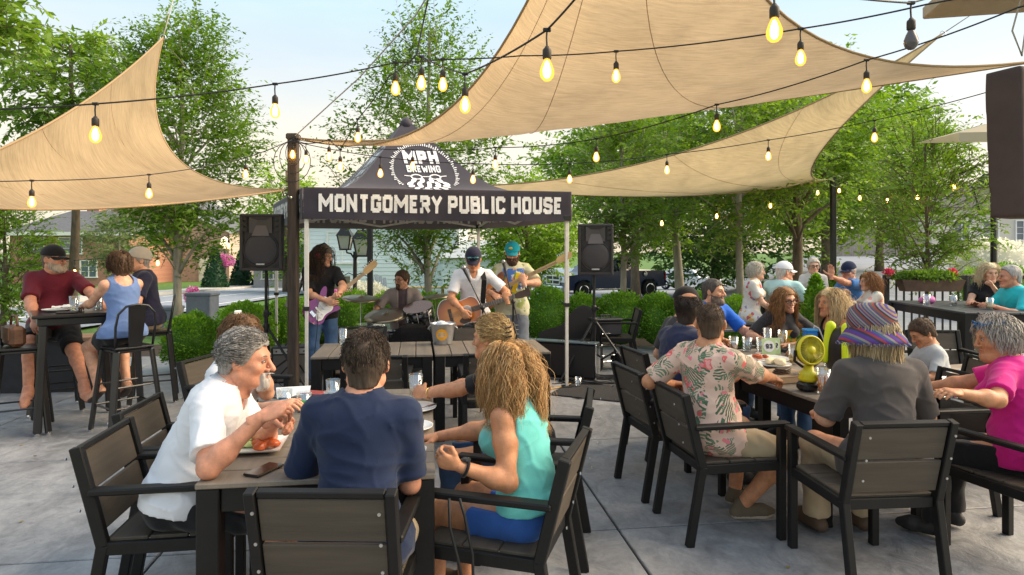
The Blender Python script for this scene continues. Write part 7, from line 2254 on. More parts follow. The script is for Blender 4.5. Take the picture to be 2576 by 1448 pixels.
def stripes_mat(name,cols,scale=9.,rot=(0,.9,.3)):
 m = bpy.data.materials.new(name); m.use_nodes = True; MATS[name] = m
 n,l = m.node_tree.nodes,m.node_tree.links; b = n['Principled BSDF']
 tc = n.new('ShaderNodeTexCoord'); mp = n.new('ShaderNodeMapping'); mp.inputs['Rotation'].default_value = rot; l.new(tc.outputs['Object'],mp.inputs['Vector'])
 wv = n.new('ShaderNodeTexWave'); wv.wave_profile = 'SAW'; wv.inputs['Scale'].default_value = scale; wv.inputs['Distortion'].default_value = .6; wv.inputs['Detail'].default_value = 1; l.new(mp.outputs['Vector'],wv.inputs['Vector'])
 r = n.new('ShaderNodeValToRGB'); r.color_ramp.interpolation = 'CONSTANT'; e = r.color_ramp.elements
 e[0].color = tuple(cols[0]) + (1,); e[1].position = 1 / len(cols); e[1].color = tuple(cols[1]) + (1,)
 for i in range(2,len(cols)): q = e.new(i / len(cols)); q.color = tuple(cols[i]) + (1,)
 l.new(wv.outputs['Fac'],r.inputs['Fac']); l.new(r.outputs['Color'],b.inputs['Base Color']); b.inputs['Roughness'].default_value = .9
 w2 = n.new('ShaderNodeTexNoise'); w2.inputs['Scale'].default_value = 90; l.new(tc.outputs['Object'],w2.inputs['Vector']); bp = n.new('ShaderNodeBump'); bp.inputs['Strength'].default_value = .5; bp.inputs['Distance'].default_value = .004; l.new(w2.outputs['Fac'],bp.inputs['Height']); l.new(bp.outputs['Normal'],b.inputs['Normal'])
 return m
shoe_brown = [mat('shoe_canvas',(.13,.10,.065),rough=.9,var=.2),mat('shoe_sole',(.50,.44,.35),rough=.8)]
shoe_black = [mat('shoe_black',(.02,.02,.02),rough=.6),mat('sole_black',(.03,.03,.03),rough=.8)]
sandal = [mat('sandal_brown',(.10,.06,.035),rough=.7),mat('sandal_sole',(.07,.05,.04),rough=.8)]
C_white = cloth_mat('white',(.76,.76,.80),var=.05); C_navy = cloth_mat('navy',(.012,.022,.060)); C_black = cloth_mat('black',(.012,.012,.014)); C_teal = cloth_mat('teal',(.16,.60,.56),var=.08)
C_denim = cloth_mat('denim_blue',(.035,.115,.40),bump=.5,bscale=60); C_jean = cloth_mat('jeans',(.06,.12,.24),var=.3,bump=.5); C_char = cloth_mat('charcoal',(.045,.043,.048)); C_grey = cloth_mat('grey_brown',(.085,.072,.068))
C_khaki = cloth_mat('khaki',(.42,.32,.20)); C_maroon = cloth_mat('maroon',(.13,.012,.025)); C_blue = cloth_mat('royal_blue',(.018,.13,.62)); C_tank = cloth_mat('tank_blue',(.14,.22,.44)); C_mag = cloth_mat('magenta',(.62,.015,.22))
C_aqua = cloth_mat('aqua',(.40,.62,.62)); C_turq = cloth_mat('turquoise',(.03,.55,.62)); C_midblue = cloth_mat('mid_blue',(.06,.20,.50)); C_lgrey = cloth_mat('light_grey',(.46,.48,.50)); C_greyj = cloth_mat('grey_jeans',(.16,.18,.22)); C_taupe = cloth_mat('taupe_shirt',(.32,.27,.25)); C_wine = cloth_mat('wine_grey',(.12,.09,.10))
C_offw = cloth_mat('off_white',(.66,.63,.60)); C_navy2 = cloth_mat('dark_navy',(.02,.02,.045))
def folk(label,xy,f,hf=None,pitch=0.,roll=0.,hl=None,hr=None,**kw):
 yaw = yaw_of(*f)
 def loc_(p):
  if p is None: return None
  d = Vector(p) - Vector((xy[0],xy[1],0)); d = rotz(-yaw) @ d; return tuple(d)
 hy = 0. if hf is None else math.atan2(math.sin(yaw_of(*hf) - yaw),math.cos(yaw_of(*hf) - yaw))
 for k in ('poleL','poleR','palmL','palmR','fingL','fingR','kneeL','kneeR'):
  if k + 'w' in kw: kw[k] = tuple(rotz(-yaw) @ Vector(kw.pop(k + 'w')))
 for k in ('footL','footR'):
  if k + 'w' in kw: kw[k] = loc_(kw.pop(k + 'w'))
 r,J = person(label,xy,yaw,head=(hy,pitch,roll),handL=loc_(hl),handR=loc_(hr),**kw)
 def kid(name,v,q,m,smooth=True,mi=None): return link(name,np_mesh(name,np.asarray(v) * J['scale'],q,m,smooth,mi),r)
 return r,J,kid
def mb_on(mb,J): # shapes given in head coordinates
 o = MB(); o.v = [tuple(p) for p in head_pts(J,np.array(mb.v)) * J['scale']]; o.f,o.m = mb.f,mb.m; return o
# -- foreground table
r,J,kid = folk('man in white shirt with swept grey hair and goatee, eating',(-1.435,2.79),(.99,.13),hf=(1,.03),pitch=-.10,lean=.28,slump=.22,scale=1.01,h=.0072,skin='red',
 hl=P(688,1062,2.74),hr=P(655,1052,2.50),poleRw=(-.2,-.55,-.8),poleLw=(-.1,.5,-.8),poseL='pinch',poseR='pinch',palmRw=(.6,.5,-.3),palmLw=(.5,-.6,-.2),fingRw=(.75,.25,.35),fingLw=(.8,-.3,.2),
 shirt=C_white,collar=C_white,neck='v',sleeve=.80,hem=-.01,pants=C_black,shorts=True,shoes=shoe_black,belly=.02,heavy=.10,fold=.0095,seed=1.4,head_fwd=.035,
 hair=dict(style='short',col=(.27,.25,.235),name='grey_swept',n=3400,len=.055,t=.013,comb=(.25,-1.,.1),beard='goatee',bcol=(.42,.38,.35),bname='goatee_grey'))
r,J,kid = folk('man in navy T-shirt with short dark hair seen from behind',(-.575,2.37),(.06,1),hf=(-.06,1),pitch=-.05,lean=.12,slump=.14,scale=1.01,hipz=.53,h=.0072,skin='red',
 hl=(-.78,2.74,.80),hr=(-.50,2.72,.80),poleLw=(-.4,-.2,-1),poleRw=(.25,-.25,-1),shirt=C_navy,sleeve=.86,hem=-.06,pants=C_khaki,shoes=shoe_black,heavy=.16,fold=.009,seed=2.2,shoulder=.163,
 hair=dict(style='short',col=(.058,.038,.026),name='dark_brown_thin',n=3200,len=.03,t=.0105,comb=(0,-.35,-.9),r=.0013))
r,J,kid = folk('woman in sleeveless teal top with long wavy blonde hair',(.07,2.72),(-.88,.47),hf=(-.62,.78),pitch=-.04,sex='f',lean=.04,slump=.18,scale=.93,hipz=.50,h=.0072,skin='tan',heavy=.42,bust=.02,
 hl=P(1152,1172,2.52),hr=P(1105,1098,2.95),poleLw=(.25,-.2,-1),poleRw=(.3,.4,-.8),poseL='grip',poseR='relax',palmLw=(.2,.8,.2),palmRw=(0,0,-1),shirt=C_teal,tank=True,neck='crew',hem=.05,pants=C_denim,shorts=.50,shoes=sandal,fold=.0075,seed=3.1,
 hair=dict(style='long',part=.9,col=(.42,.24,.10),name='wavy_blonde',colors=[(.46,.25,.095),(.60,.36,.15),(.30,.15,.055),(.70,.47,.24)],n=3600,len=.27,wave=.010,wfreq=46,grav=.62,r=.0019,seg=15,comb=(0,-.55,-.1),clump=7,seed=5))
a_,e_,w_ = J['arms'][0]; d_ = unit(w_ - e_); u_ = unit(np.cross(d_,(0,0,1))); v2_ = np.cross(d_,u_)
mb = MB(); mb.tube([Vector((w_ - d_ * .035 + (u_ * math.cos(t) + v2_ * math.sin(t)) * .034) * J['scale']) for t in np.linspace(0,6.283,17)[:-1]],.007,6,closed=True); mb.build('watch_strap',C_black,r,smooth=True)
mb = MB(); mb.box(Vector((w_ - d_ * .035 + np.array((0,0,.036))) * J['scale']),(.034,.034,.012),bev=.004); mb.build('watch_face',mat('watch_dark',(.03,.035,.04),rough=.1),r)
r,J,kid = folk('woman in white hidden behind the eating man, hair clipped up, hand at her face',(-1.56,3.42),(.98,-.05),hf=(.9,-.4),pitch=-.12,sex='f',lean=.10,slump=.15,scale=.96,skin='fair',h=.009,
 hl=P(660,910,3.30),hr=P(700,1020,3.10),poleLw=(.3,.2,-1),poleRw=(.4,-.3,-.9),poseL='fist',fingLw=(-.4,0,.9),shirt=C_white,sleeve=.8,pants=C_navy2,shoes=shoe_black,bust=.01,
 hair=dict(style='curly',col=(.16,.085,.04),name='brown_clipped',n=500,len=.07,puff=.008,drop=0,low=True))
b = mb_on(MB().box((.0,-.045,.135),(.05,.018,.03),bev=.006),J); b.build('hair_clip',white_ceramic,r)
r,J,kid = folk('blonde woman in black with claw clip, holding a beer glass',(.10,3.50),(-.98,.20),hf=(-.92,.40),pitch=-.05,sex='f',lean=.24,slump=.2,scale=.97,skin='tan',h=.009,
 hl=P(1068,992,3.58),hr=(-.45,3.75,.80),poleLw=(.3,-.2,-.9),poseL='grip',palmLw=(-.5,.85,.0),fingLw=(-.75,.6,.15),shirt=C_black,sleeve=.75,pants=C_jean,shoes=shoe_black,bust=.02,
 hair=dict(style='short',col=(.50,.32,.15),name='honey_blonde',n=2200,len=.09,t=.018,comb=(0,-1,.25),seed=4))
kid('hair_bun',*(lambda vq: (head_pts(J,vq[0]),vq[1]))((lambda fl: (fl.ell((.0,-.12,.03),(.045,.035,.055),k=.02),fl.mesh())[1])(Field((-.1,-.2,-.06),(.1,-.03,.13),.006))),hair_mat('honey_blonde',(.50,.32,.15)))
cl = MB()
for s in (-1,1):
 for k in range(5): cl.tube([(s * .008,-.135,.075 - .026 * k),(s * .05,-.155,.07 - .026 * k),(s * .066,-.125,.066 - .026 * k)],.004,5)
cl.tube([(0,-.15,.09),(0,-.165,.02),(0,-.15,-.05)],.006,6); mb_on(cl,J).build('claw_clip',black_metal,r)
a_,e_,w_ = J['arms'][0]; d_ = unit(w_ - e_); u_ = unit(np.cross(d_,(0,0,1))); v2_ = np.cross(d_,u_)
mb = MB(); mb.tube([Vector((w_ - d_ * .03 + (u_ * math.cos(t) + v2_ * math.sin(t)) * .031) * J['scale']) for t in np.linspace(0,6.283,17)[:-1]],.003,6,closed=True); mb.build('bracelet',mat('gold',(.8,.55,.2),rough=.25,metal=1),r,smooth=True)
glass_of('beer glass held by the blonde woman in black',P(1046,1008,3.66),.15,.042,.033,.5,beer_m)
# -- the band
r,J,kid = folk('guitarist with long dark hair, backward cap and red headphones',(-2.24,7.58),(.45,-.89),hf=(.96,-.28),pitch=-.18,hipz=.92,lean=.03,slump=.06,scale=.985,skin='fair',h=.009,
 hr=P(819,756,7.28),hl=P(852,742,7.22),poleRw=(-.9,.2,-.4),poleLw=(.8,.1,-.6),poseR='relax',poseL='grip',palmRw=(.1,.9,0),palmLw=(-.1,.6,.6),fingRw=(.8,-.1,-.25),shirt=C_black,sleeve=.8,hem=-.12,pants=C_jean,shoes=shoe_black,heavy=.12,belly=.02,
 hair=dict(style='long',col=(.055,.032,.02),name='dark_long',fly=0.,n=800,len=.36,wave=.008,grav=.7,part=.3,comb=(0,-.7,-.3)))
add_cap(kid,J,cloth_mat('cap_khaki',(.17,.14,.10)),cloth_mat('cap_khaki',(.17,.14,.10)),back=True)
hp = MB(); hp.tube([(-.098,-.005,.0),(-.098,-.01,.07),(-.06,-.015,.135),(0,-.015,.152),(.06,-.015,.135),(.098,-.01,.07),(.098,-.005,.0)],.007,8); mb_on(hp,J).build('headphones',black_metal,r)
for s in (-1,1): hp = MB(); hp.lathe([(0,0),(.036,0),(.040,.012),(.036,.028),(0,.030)],(s * .088,0,-.005),16,roty(R(90 * s))); mb_on(hp,J).build('ear_cup',mat('cup_red',(.45,.02,.04),rough=.4),r,smooth=True)
mb_on(add_glasses and MB(),J) if False else None
g_ = add_glasses(kid,J,None); g_.build('glasses',mat('frame_thin',(.15,.1,.08),rough=.3,metal=.6),r)
r,J,kid = folk('drummer with glasses and goatee in open grey shirt',(-1.50,8.85),(.15,-1),hf=(-.55,-.85),pitch=-.12,hipz=.58,lean=.03,slump=.10,scale=1.0,skin='fair',h=.0105,
 hr=(-1.78,8.42,.78),hl=(-1.18,8.42,.80),poleRw=(-.8,.3,-.6),poleLw=(.8,.3,-.6),poseR='fist',poseL='fist',shirt=C_wine,sleeve=.5,hem=-.02,pants=C_jean,shoes=shoe_black,heavy=.08,footL=(-.16,.40,.09),footR=(.2,.38,.09),
 hair=dict(style='short',col=(.085,.05,.03),name='brown_short',t=.016,beard='goatee'))
g_ = add_glasses(kid,J,None); g_.build('glasses',black_metal,r)
def overshirt(J,kid,m,name='overshirt',grow=.026,gap=.055,sleeve=.9,hem=-.10):
 H,W,C,N = J['H'],J['W'],J['C'],J['N']; up2,fwd,rgt = J['up2'],J['fwd'],J['rgt']; cR,pR = J['chestR'],J['pelR']
 pts = [H,N] + [q for a in J['arms'] for q in a]
 fl = Field(np.min(pts,0) - .3,np.max(pts,0) + .2,.0105)
 fl.ell(H + J['up1'] * .03,(.165,.125,.13),pR,k=.04,grow=grow); fl.ell(W,(.14,.11,.15),pR,k=.04,grow=grow); fl.ell(C + up2 * .03,(.155,.11,.17),cR,k=.04,grow=grow); fl.ell(W + .27 * up2,(.166,.08,.065),cR,k=.04,grow=grow)
 for a,e,w in J['arms']: fl.rc(a,e,.068,.064,k=.04,cut1=sleeve)
 X,Y,Z = fl.grid(); fl.F = fl.F + ((.35 - np.sqrt(np.abs(noise3(X * 2.6,Y * 2.6,Z * 3,5.)))) * .008).astype(np.float32)
 fl.cut(H + J['up1'] * hem,-J['up1'])
 d = (X - C[0]) * rgt[0] + (Y - C[1]) * rgt[1] + (Z - C[2]) * rgt[2]; f_ = (X - C[0]) * fwd[0] + (Y - C[1]) * fwd[1] + (Z - C[2]) * fwd[2]
 fl.F = np.maximum(fl.F,np.minimum(gap - np.abs(d),f_ - .02).astype(np.float32))
 fl.rc(N,N + up2 * .2,.085,.1,k=.01,neg=True)
 v,q = fl.mesh(); kid(name,relax(v,q,1),q,m)
overshirt(J,kid,C_taupe)
r,J,kid = folk('singer in white henley and black cap playing acoustic guitar',(-.44,7.22),(.12,-1),hf=(.02,-1),pitch=-.42,hipz=.90,lean=.10,slump=.12,scale=.985,skin='tan',h=.009,
 hr=P(1163,782,6.86),hl=P(1276,757,6.92),poleRw=(-.9,.4,-.3),poleLw=(.8,.3,-.6),poseR='pinch',poseL='grip',palmRw=(.2,.9,0),palmLw=(-.2,.7,.5),fingRw=(.5,-.2,-.75),fingLw=(-.2,.2,.9),shirt=C_white,neck='v',sleeve=.78,hem=-.05,pants=C_greyj,shoes=shoe_black,seed=2.7,head_fwd=.04,
 hair=dict(style='short',col=(.25,.22,.20),name='grey_short',t=.008))
add_cap(kid,J,C_navy2,C_navy2,low=.004)
sg = MB()
for s in (-1,1): sg.ball((s * .035,.104,.062),(.030,.012,.015),10,6)
sg.tube([(-.07,.085,.065),(-.03,.112,.07),(0,.114,.072),(.03,.112,.07),(.07,.085,.065)],.0035,6); mb_on(sg,J).build('sunglasses',mat('mirror_lens',(.10,.25,.25),rough=.1,metal=.8),r,smooth=True)
st = MB(); pts = [J['N'] + J['rgt'] * -.10 + J['fwd'] * .02 + J['up2'] * .01,J['C'] + J['rgt'] * -.115 + J['fwd'] * .135 + J['up2'] * .10,J['W'] + J['rgt'] * -.10 + J['fwd'] * .15 - J['up2'] * .02]
for a,c in zip(pts[:-1],pts[1:]): st.bar(Vector(a) * J['scale'],Vector(c) * J['scale'],.055,.006,up=tuple(J['fwd']))
st.build('guitar_strap',C_black,r)
C_tiedye = printed_mat('shirt_tie_dye',(.62,.60,.42),[((.42,.48,.16),4.0,.42,(1,1,1),1.2,0),((.70,.68,.55),5.5,.30,(1,1,1),2.9,0),((.30,.33,.14),7.,.16,(1,1,1),4.1,0)])
r,J,kid = folk('bass player with full beard in turquoise cap and printed shirt',(.00,7.92),(.10,-1),hf=(-.06,-1),pitch=-.22,hipz=.93,lean=.03,slump=.06,scale=1.02,skin='fair',h=.009,heavy=.28,belly=.04,
 hr=P(1243,742,7.60),hl=P(1318,712,7.52),poleRw=(-.8,.4,-.5),poleLw=(.9,.3,-.4),poseR='relax',poseL='grip',palmLw=(-.2,.7,.6),fingLw=(-.3,.1,.9),shirt=C_tiedye,sleeve=.88,hem=-.14,pants=C_greyj,shorts=.98,shoes=shoe_black,seed=1.9,
 hair=dict(style='short',col=(.07,.035,.02),name='beard_brown',t=.007,beard='full',beard_len=.035,bname='beard_brown'))
C_cap = cloth_mat('cap_turquoise',(.01,.36,.46)); add_cap(kid,J,C_cap,C_cap)
pg = MB(); pg.ball((.012,.108,.082),(.025,.008,.014),12,6); mb_on(pg,J).build('cap_patch',mat('patch_yellow',(.85,.55,.05),rough=.7),r)
def chest_print(J,r,m,w,h,dz,name='shirt_print',dx=0.,grow=.145):
 mb = MB(); vv = []; n = 8
 C,W = J['C'],J['W']
 for j in range(n + 1):
  for i in range(n + 1):
   u,v = (i / n - .5) * w,(j / n - .5) * h
   vv.append(Vector(C + J['rgt'] * (u + dx) + J['up2'] * (dz + v) + J['fwd'] * (grow - 2.0 * (u + dx) ** 2)) * J['scale'])
 mb.add(vv,[(j * (n + 1) + i,j * (n + 1) + i + 1,(j + 1) * (n + 1) + i + 1,(j + 1) * (n + 1) + i) for j in range(n) for i in range(n)])
 return mb.build(name,m,r,smooth=True)
chest_print(J,r,printed_mat('print_picture',(.10,.25,.70),[((.25,.45,.10),9,.30,(1,1,1),1.1,0),((.85,.45,.20),11,.26,(1,1,1),3.1,0),((.85,.85,.85),14,.22,(1,1,1),5.3,0)]),.25,.24,.02,grow=.165)
st = MB(); pts = [J['N'] + J['rgt'] * -.085 + J['fwd'] * .03 + J['up2'] * .02,J['C'] + J['rgt'] * -.06 + J['fwd'] * .165 + J['up2'] * .08,J['W'] + J['rgt'] * -.0 + J['fwd'] * .19 + J['up2'] * .03]
for a,c in zip(pts[:-1],pts[1:]): st.bar(Vector(a) * J['scale'],Vector(c) * J['scale'],.06,.006,up=tuple(J['fwd']))
st.build('guitar_strap',mat('strap_yellow',(.80,.58,.01),rough=.7),r)
# -- bar table at the left
r,J,kid = folk('man in maroon T-shirt and black cap at the bar table',(-4.62,6.50),(.50,-.86),hf=(.98,-.18),pitch=.02,hipz=.86,lean=.04,slump=.10,scale=1.04,skin='red',heavy=.42,belly=.06,
 hl=(-3.98,6.30,1.08),hr=(-4.42,5.98,.86),poleLw=(.6,.4,-.6),poleRw=(-.9,-.2,-.4),shirt=C_maroon,sleeve=.85,hem=-.05,pants=C_black,shorts=.95,shoes=[skin_mat('red',(.64,.31,.215)),sandal[1]],footLw=(-3.98,6.02,.33),footRw=(-4.50,6.0,.33),
 hair=dict(style='buzz',col=(.14,.10,.08),name='buzz_brown',beard='full',bcol=(.35,.28,.22)))
add_cap(kid,J,C_black,C_black)
r,J,kid = folk('woman in blue tank top with short brown hair at the bar table',(-3.52,5.84),(-.80,.60),hf=(-.75,.66),pitch=.02,sex='f',hipz=.86,lean=.06,slump=.08,scale=.97,skin='fair',heavy=.05,
 hl=(-3.98,5.98,1.10),hr=(-3.78,6.28,1.10),poleLw=(.2,-.6,-.7),poleRw=(.4,.7,-.6),shirt=C_tank,tank=True,neck='scoop',hem=-.03,pants=C_black,shorts=.45,shoes=[skin_mat('fair',(.66,.37,.255)),sandal[1]],footL=(-.12,.22,.36),footR=(.12,.22,.36),
 hair=dict(style='curly',col=(.10,.055,.03),name='brown_bob',n=650,len=.09,puff=.015,drop=.01,low=True))
r,J,kid = folk('man in dark shirt and pale knit cap behind the woman in the tank top',(-3.92,6.98),(-.85,-.52),hf=(-.7,-.7),hipz=.86,lean=.08,scale=1.02,skin='fair',
 hl=(-4.1,6.55,1.10),hr=(-4.4,6.75,1.08),shirt=C_navy2,sleeve=.8,pants=C_khaki,shoes=shoe_black,footL=(-.12,.26,.36),footR=(.12,.26,.36),hair=dict(style='short',col=(.35,.32,.30),name='silver_short',t=.010),heavy=.2)
fl = Field((-.13,-.15,-.01),(.13,.13,.17),.006); fl.ell(CRAN_C + np.array((0,-.004,.004)),CRAN_R + .022,k=.01); X_,Y_,Z_ = fl.grid(); fl.F = np.maximum(fl.F,(.018 - Z_ + .2 * Y_ + 0 * X_).astype(np.float32)); v_,q_ = fl.mesh(); kid('knit_cap',head_pts(J,v_),q_,cloth_mat('knit_beige',(.48,.44,.38),bump=.8,bscale=120))
# -- right-hand table
C_polo = cloth_mat('polo_navy',(.018,.025,.065))
r,J,kid = folk('balding man with beard in navy polo at the right-hand table',(1.10,4.43),(.95,.31),hf=(.62,.78),pitch=-.02,lean=.13,slump=.12,scale=1.03,skin='brown',heavy=.42,belly=.04,h=.0085,
 hl=P(1835,858,5.10),hr=(1.55,4.35,.80),poleLw=(-.2,.8,-.5),poleRw=(.2,-.8,-.6),shirt=C_polo,collar=C_polo,sleeve=.85,hem=-.05,pants=C_jean,shoes=shoe_black,
 hair=dict(style='balding',col=(.028,.018,.013),name='black_thin',n=1500,len=.022,t=.008,beard='full'))
C_floral = printed_mat('shirt_floral',(.76,.52,.42),[((.10,.16,.10),13.,.46,(1,1,.7),1.3,34.),((.17,.25,.16),17.,.42,(1,.8,1),3.7,44.),((.78,.16,.15),10.5,.24,(1,1,1),5.9,0),((.86,.38,.36),10.5,.14,(1,1,1),5.9,0),((.80,.25,.28),12.,.20,(1,1,1),8.2,0)])
r,J,kid = folk('man in pink floral shirt with cropped hair seen from behind',(1.14,3.76),(.82,.57),hf=(.30,.95),pitch=-.06,lean=-.04,slump=.10,scale=.99,skin='tan',heavy=.30,belly=.03,h=.0078,
 hl=(1.02,4.12,.76),hr=(1.66,4.02,.80),poleLw=(-1,-.2,-.45),poleRw=(.3,-.7,-1),shirt=C_floral,sleeve=.88,hem=-.12,pants=C_khaki,shorts=.95,shoes=shoe_brown,fold=.0085,seed=3.3,footLw=(1.40,4.05,.10),footRw=(1.36,3.82,.10),kneeLw=(.8,.5,.5),kneeRw=(.9,-.1,.5),
 hair=dict(style='buzz',col=(.07,.042,.026),name='cropped_brown',n=2200,len=.011,t=.003,r=.0011,beard='full',beard_t=-.008))
r,J,kid = folk('man in black cap hidden behind the man in the navy polo',(1.34,5.24),(.95,.3),hf=(.9,.4),scale=1.0,lean=.06,skin='fair',shirt=C_char,sleeve=.8,pants=C_jean,shoes=shoe_black,heavy=.2,h=.0105,hair=dict(style='short',col=(.05,.03,.02),name='brown_d',t=.008))
add_cap(kid,J,C_black,C_black)
r,J,kid = folk('man in bright blue T-shirt with short greying hair at the far end',(2.00,6.62),(.35,-.94),hf=(.75,-.66),pitch=-.02,lean=.06,slump=.10,scale=1.03,skin='fair',heavy=.15,h=.009,
 hl=(2.42,6.28,.80),hr=(1.78,6.25,.80),shirt=C_blue,sleeve=.85,pants=C_jean,shoes=shoe_black,hair=dict(style='short',col=(.075,.065,.06),name='dark_grey_short',t=.010,beard='full',beard_t=-.006,bcol=(.16,.12,.10)))
C_graph = cloth_mat('charcoal_tee',(.040,.040,.046))
r,J,kid = folk('laughing woman with black glasses and long wavy brown hair',(2.60,6.32),(.04,-1),hf=(.22,-.98),pitch=-.12,roll=.10,sex='f',lean=.20,slump=.12,scale=.97,skin='fair',headkind='fs',h=.009,bust=.02,
 hl=(2.85,5.95,.78),hr=(2.34,5.95,.78),poleLw=(.8,.3,-.5),poleRw=(-.8,.3,-.5),shirt=C_graph,sleeve=.85,pants=C_jean,shoes=shoe_black,
 hair=dict(style='long',col=(.27,.135,.055),name='wavy_brown',colors=[(.27,.135,.055),(.36,.20,.09),(.20,.10,.04)],n=1100,len=.36,wave=.010,wfreq=50,grav=1.1,part=.5,r=.0034,seg=18,comb=(0,-.3,-.2)))
g_ = add_glasses(kid,J,None,w=.0034); g_.build('glasses',mat('frame_black',(.01,.01,.01),rough=.2),r)
chest_print(J,r,printed_mat('print_sunset',(.75,.38,.04),[((.10,.40,.08),7,.30,(1,.4,.4),1.4,0),((.65,.08,.03),8,.25,(1,.4,.4),3.6,0),((.02,.02,.02),12,.26,(1,1,1),5.1,0)]),.20,.15,-.02,grow=.155)
r,J,kid = folk('blonde woman in black tank top seen in profile',(2.80,5.46),(-.93,-.1),hf=(-.97,-.22),pitch=-.02,sex='f',lean=.10,slump=.08,scale=.99,skin='tan',h=.009,bust=.02,
 hl=(2.38,5.28,.79),hr=(2.36,5.58,.79),shirt=C_black,tank=True,neck='scoop',pants=C_jean,shoes=shoe_black,
 hair=dict(style='long',col=(.60,.44,.24),name='straight_blonde',colors=[(.62,.46,.25),(.72,.58,.38),(.45,.29,.14)],n=1500,len=.36,wave=.004,wfreq=30,grav=.8,part=.5,r=.003,seg=16,comb=(0,-.4,-.2)))
r,J,kid = folk('woman in colourful striped bucket hat and grey-brown T-shirt seen from behind',(1.90,3.27),(-.06,1),hf=(-.35,.94),pitch=-.05,sex='f',lean=.06,slump=.14,scale=1.02,hipz=.52,skin='fair',heavy=.48,h=.0078,shoulder=.180,
 hl=(1.72,3.62,.70),hr=(2.14,3.62,.72),poleLw=(-.45,-.3,-1),poleRw=(.45,-.3,-1),shirt=C_grey,sleeve=.92,hem=-.06,pants=C_khaki,shoes=sandal,fold=.008,seed=4.4,
 hair=dict(style='long',col=(.50,.38,.22),name='thin_blonde',fly=0.,colors=[(.50,.38,.22),(.62,.50,.33),(.40,.28,.15)],n=1100,len=.19,wave=.005,wfreq=40,grav=.8,part=.4,r=.003,seg=14,comb=(0,-.4,-.4),lenvar=.3))
hat_m = stripes_mat('hat_stripes',[(.07,.05,.22),(.26,.21,.13),(.07,.13,.26),(.34,.28,.19),(.12,.05,.20),(.11,.11,.06),(.30,.05,.05),(.03,.03,.04),(.24,.22,.24),(.10,.04,.20),(.30,.20,.08)],4.5,(.5,.75,.9))
hat_n = stripes_mat('hat_brim',[(.09,.05,.26),(.05,.04,.07),(.35,.05,.05),(.12,.05,.28),(.07,.12,.22),(.28,.24,.22),(.13,.04,.22)],4.,(.9,.6,.6))
ht = MB(); ht.lathe([(.106,.026),(.111,.06),(.108,.10),(.096,.138),(.066,.158),(.03,.166),(0,.167)],n=28,sy=1.16); mb_on(ht,J).build('hat_crown',hat_m,r,smooth=True)
ht = MB(); ht.lathe([(.108,.036),(.122,.018),(.146,-.018),(.154,-.038),(.150,-.040),(.118,.010),(.104,.030)],n=36,sy=1.12); hb_ = mb_on(ht,J).build('hat_brim',hat_n,r,smooth=True)
fr_ = MB(); rg_ = random.Random(3)
for k in range(90):
 a = 2 * math.pi * k / 90; p0 = Vector((.152 * math.cos(a),.152 * math.sin(a) * 1.12,-.038)); fr_.tube([p0,p0 + Vector((.012 * math.cos(a) + rg_.uniform(-.004,.004),.012 * math.sin(a),-.012 + rg_.uniform(-.006,.004)))],.0022,4)
mb_on(fr_,J).build('hat_fringe',stripes_mat('hat_fringe',[(.10,.06,.22),(.3,.28,.3),(.08,.10,.22)],20.),r)
r,J,kid = folk('boy in light grey T-shirt looking down',(3.13,4.70),(-.97,.05),hf=(-.95,.05),pitch=-.55,lean=.12,slump=.2,scale=.82,hipz=.50,child=True,skin='tan',hl=(2.80,4.58,.74),hr=(2.80,4.80,.74),shirt=C_lgrey,sleeve=.8,pants=C_jean,shoes=shoe_black,hair=dict(style='short',col=(.075,.045,.028),name='boy_brown',t=.016,n=900,len=.03))
r,J,kid = folk('older woman in magenta top with wavy silver hair, elbow on chair back',(2.72,3.38),(-.62,.78),hf=(-.97,.22),pitch=-.16,sex='f',lean=.10,slump=.20,scale=.95,skin='tan',heavy=.38,bust=.03,belly=.03,h=.0078,
 hl=P(2415,990,3.15),hr=(2.40,3.80,.80),poleLw=(.6,-.6,-.8),poseL='relax',palmLw=(0,.2,-1),shirt=C_mag,sleeve=.78,hem=-.05,pants=C_black,shoes=shoe_black,fold=.008,seed=5.2,
 hair=dict(style='curly',col=(.42,.37,.33),name='silver_wavy',n=900,len=.10,puff=.022,drop=.005,low=True,r=.0024))
g_ = add_glasses(kid,J,None,up=True,dark=1); g_.build('sunglasses',[mat('frame_blue',(.02,.16,.45),rough=.2),mat('lens_blue',(.02,.10,.30),rough=.05)],r)
# -- older guests at the tall tables
C_fl2 = printed_mat('shirt_white_floral',(.72,.68,.64),[((.62,.12,.14),9,.26,(1,1,1),1.7,0),((.70,.45,.12),10,.22,(1,1,1),3.2,0),((.35,.25,.45),11,.20,(1,1,1),6.2,0)])
r,J,kid = folk('white-haired woman in red and white print blouse on the bench',(3.04,8.22),(.92,-.30),hf=(.95,-.1),sex='f',hipz=.76,lean=.02,scale=.93,skin='pale',h=.012,hl=(3.35,8.2,.95),hr=(3.30,8.0,.85),shirt=C_fl2,sleeve=.7,pants=C_offw,shoes=shoe_black,bust=.02,heavy=.15,footL=(-.1,.38,.28),footR=(.1,.38,.28),hair=dict(style='curly',col=(.62,.58,.50),name='white_curls',n=500,len=.09,puff=.02,drop=0))
r,J,kid = folk('man in pale aqua shirt and white cap, back turned',(3.38,8.10),(.55,.83),hf=(.97,.1),hipz=.72,lean=.16,slump=.15,scale=1.0,skin='red',h=.012,hl=(3.6,8.55,1.0),hr=(3.85,8.25,1.0),shirt=C_aqua,sleeve=1.3,hem=-.14,pants=C_khaki,shoes=shoe_black,heavy=.35,footL=(-.1,.30,.3),footR=(.1,.30,.3),hair=dict(style='short',col=(.5,.47,.44),name='white_short',t=.009))
add_cap(kid,J,C_white,C_white)
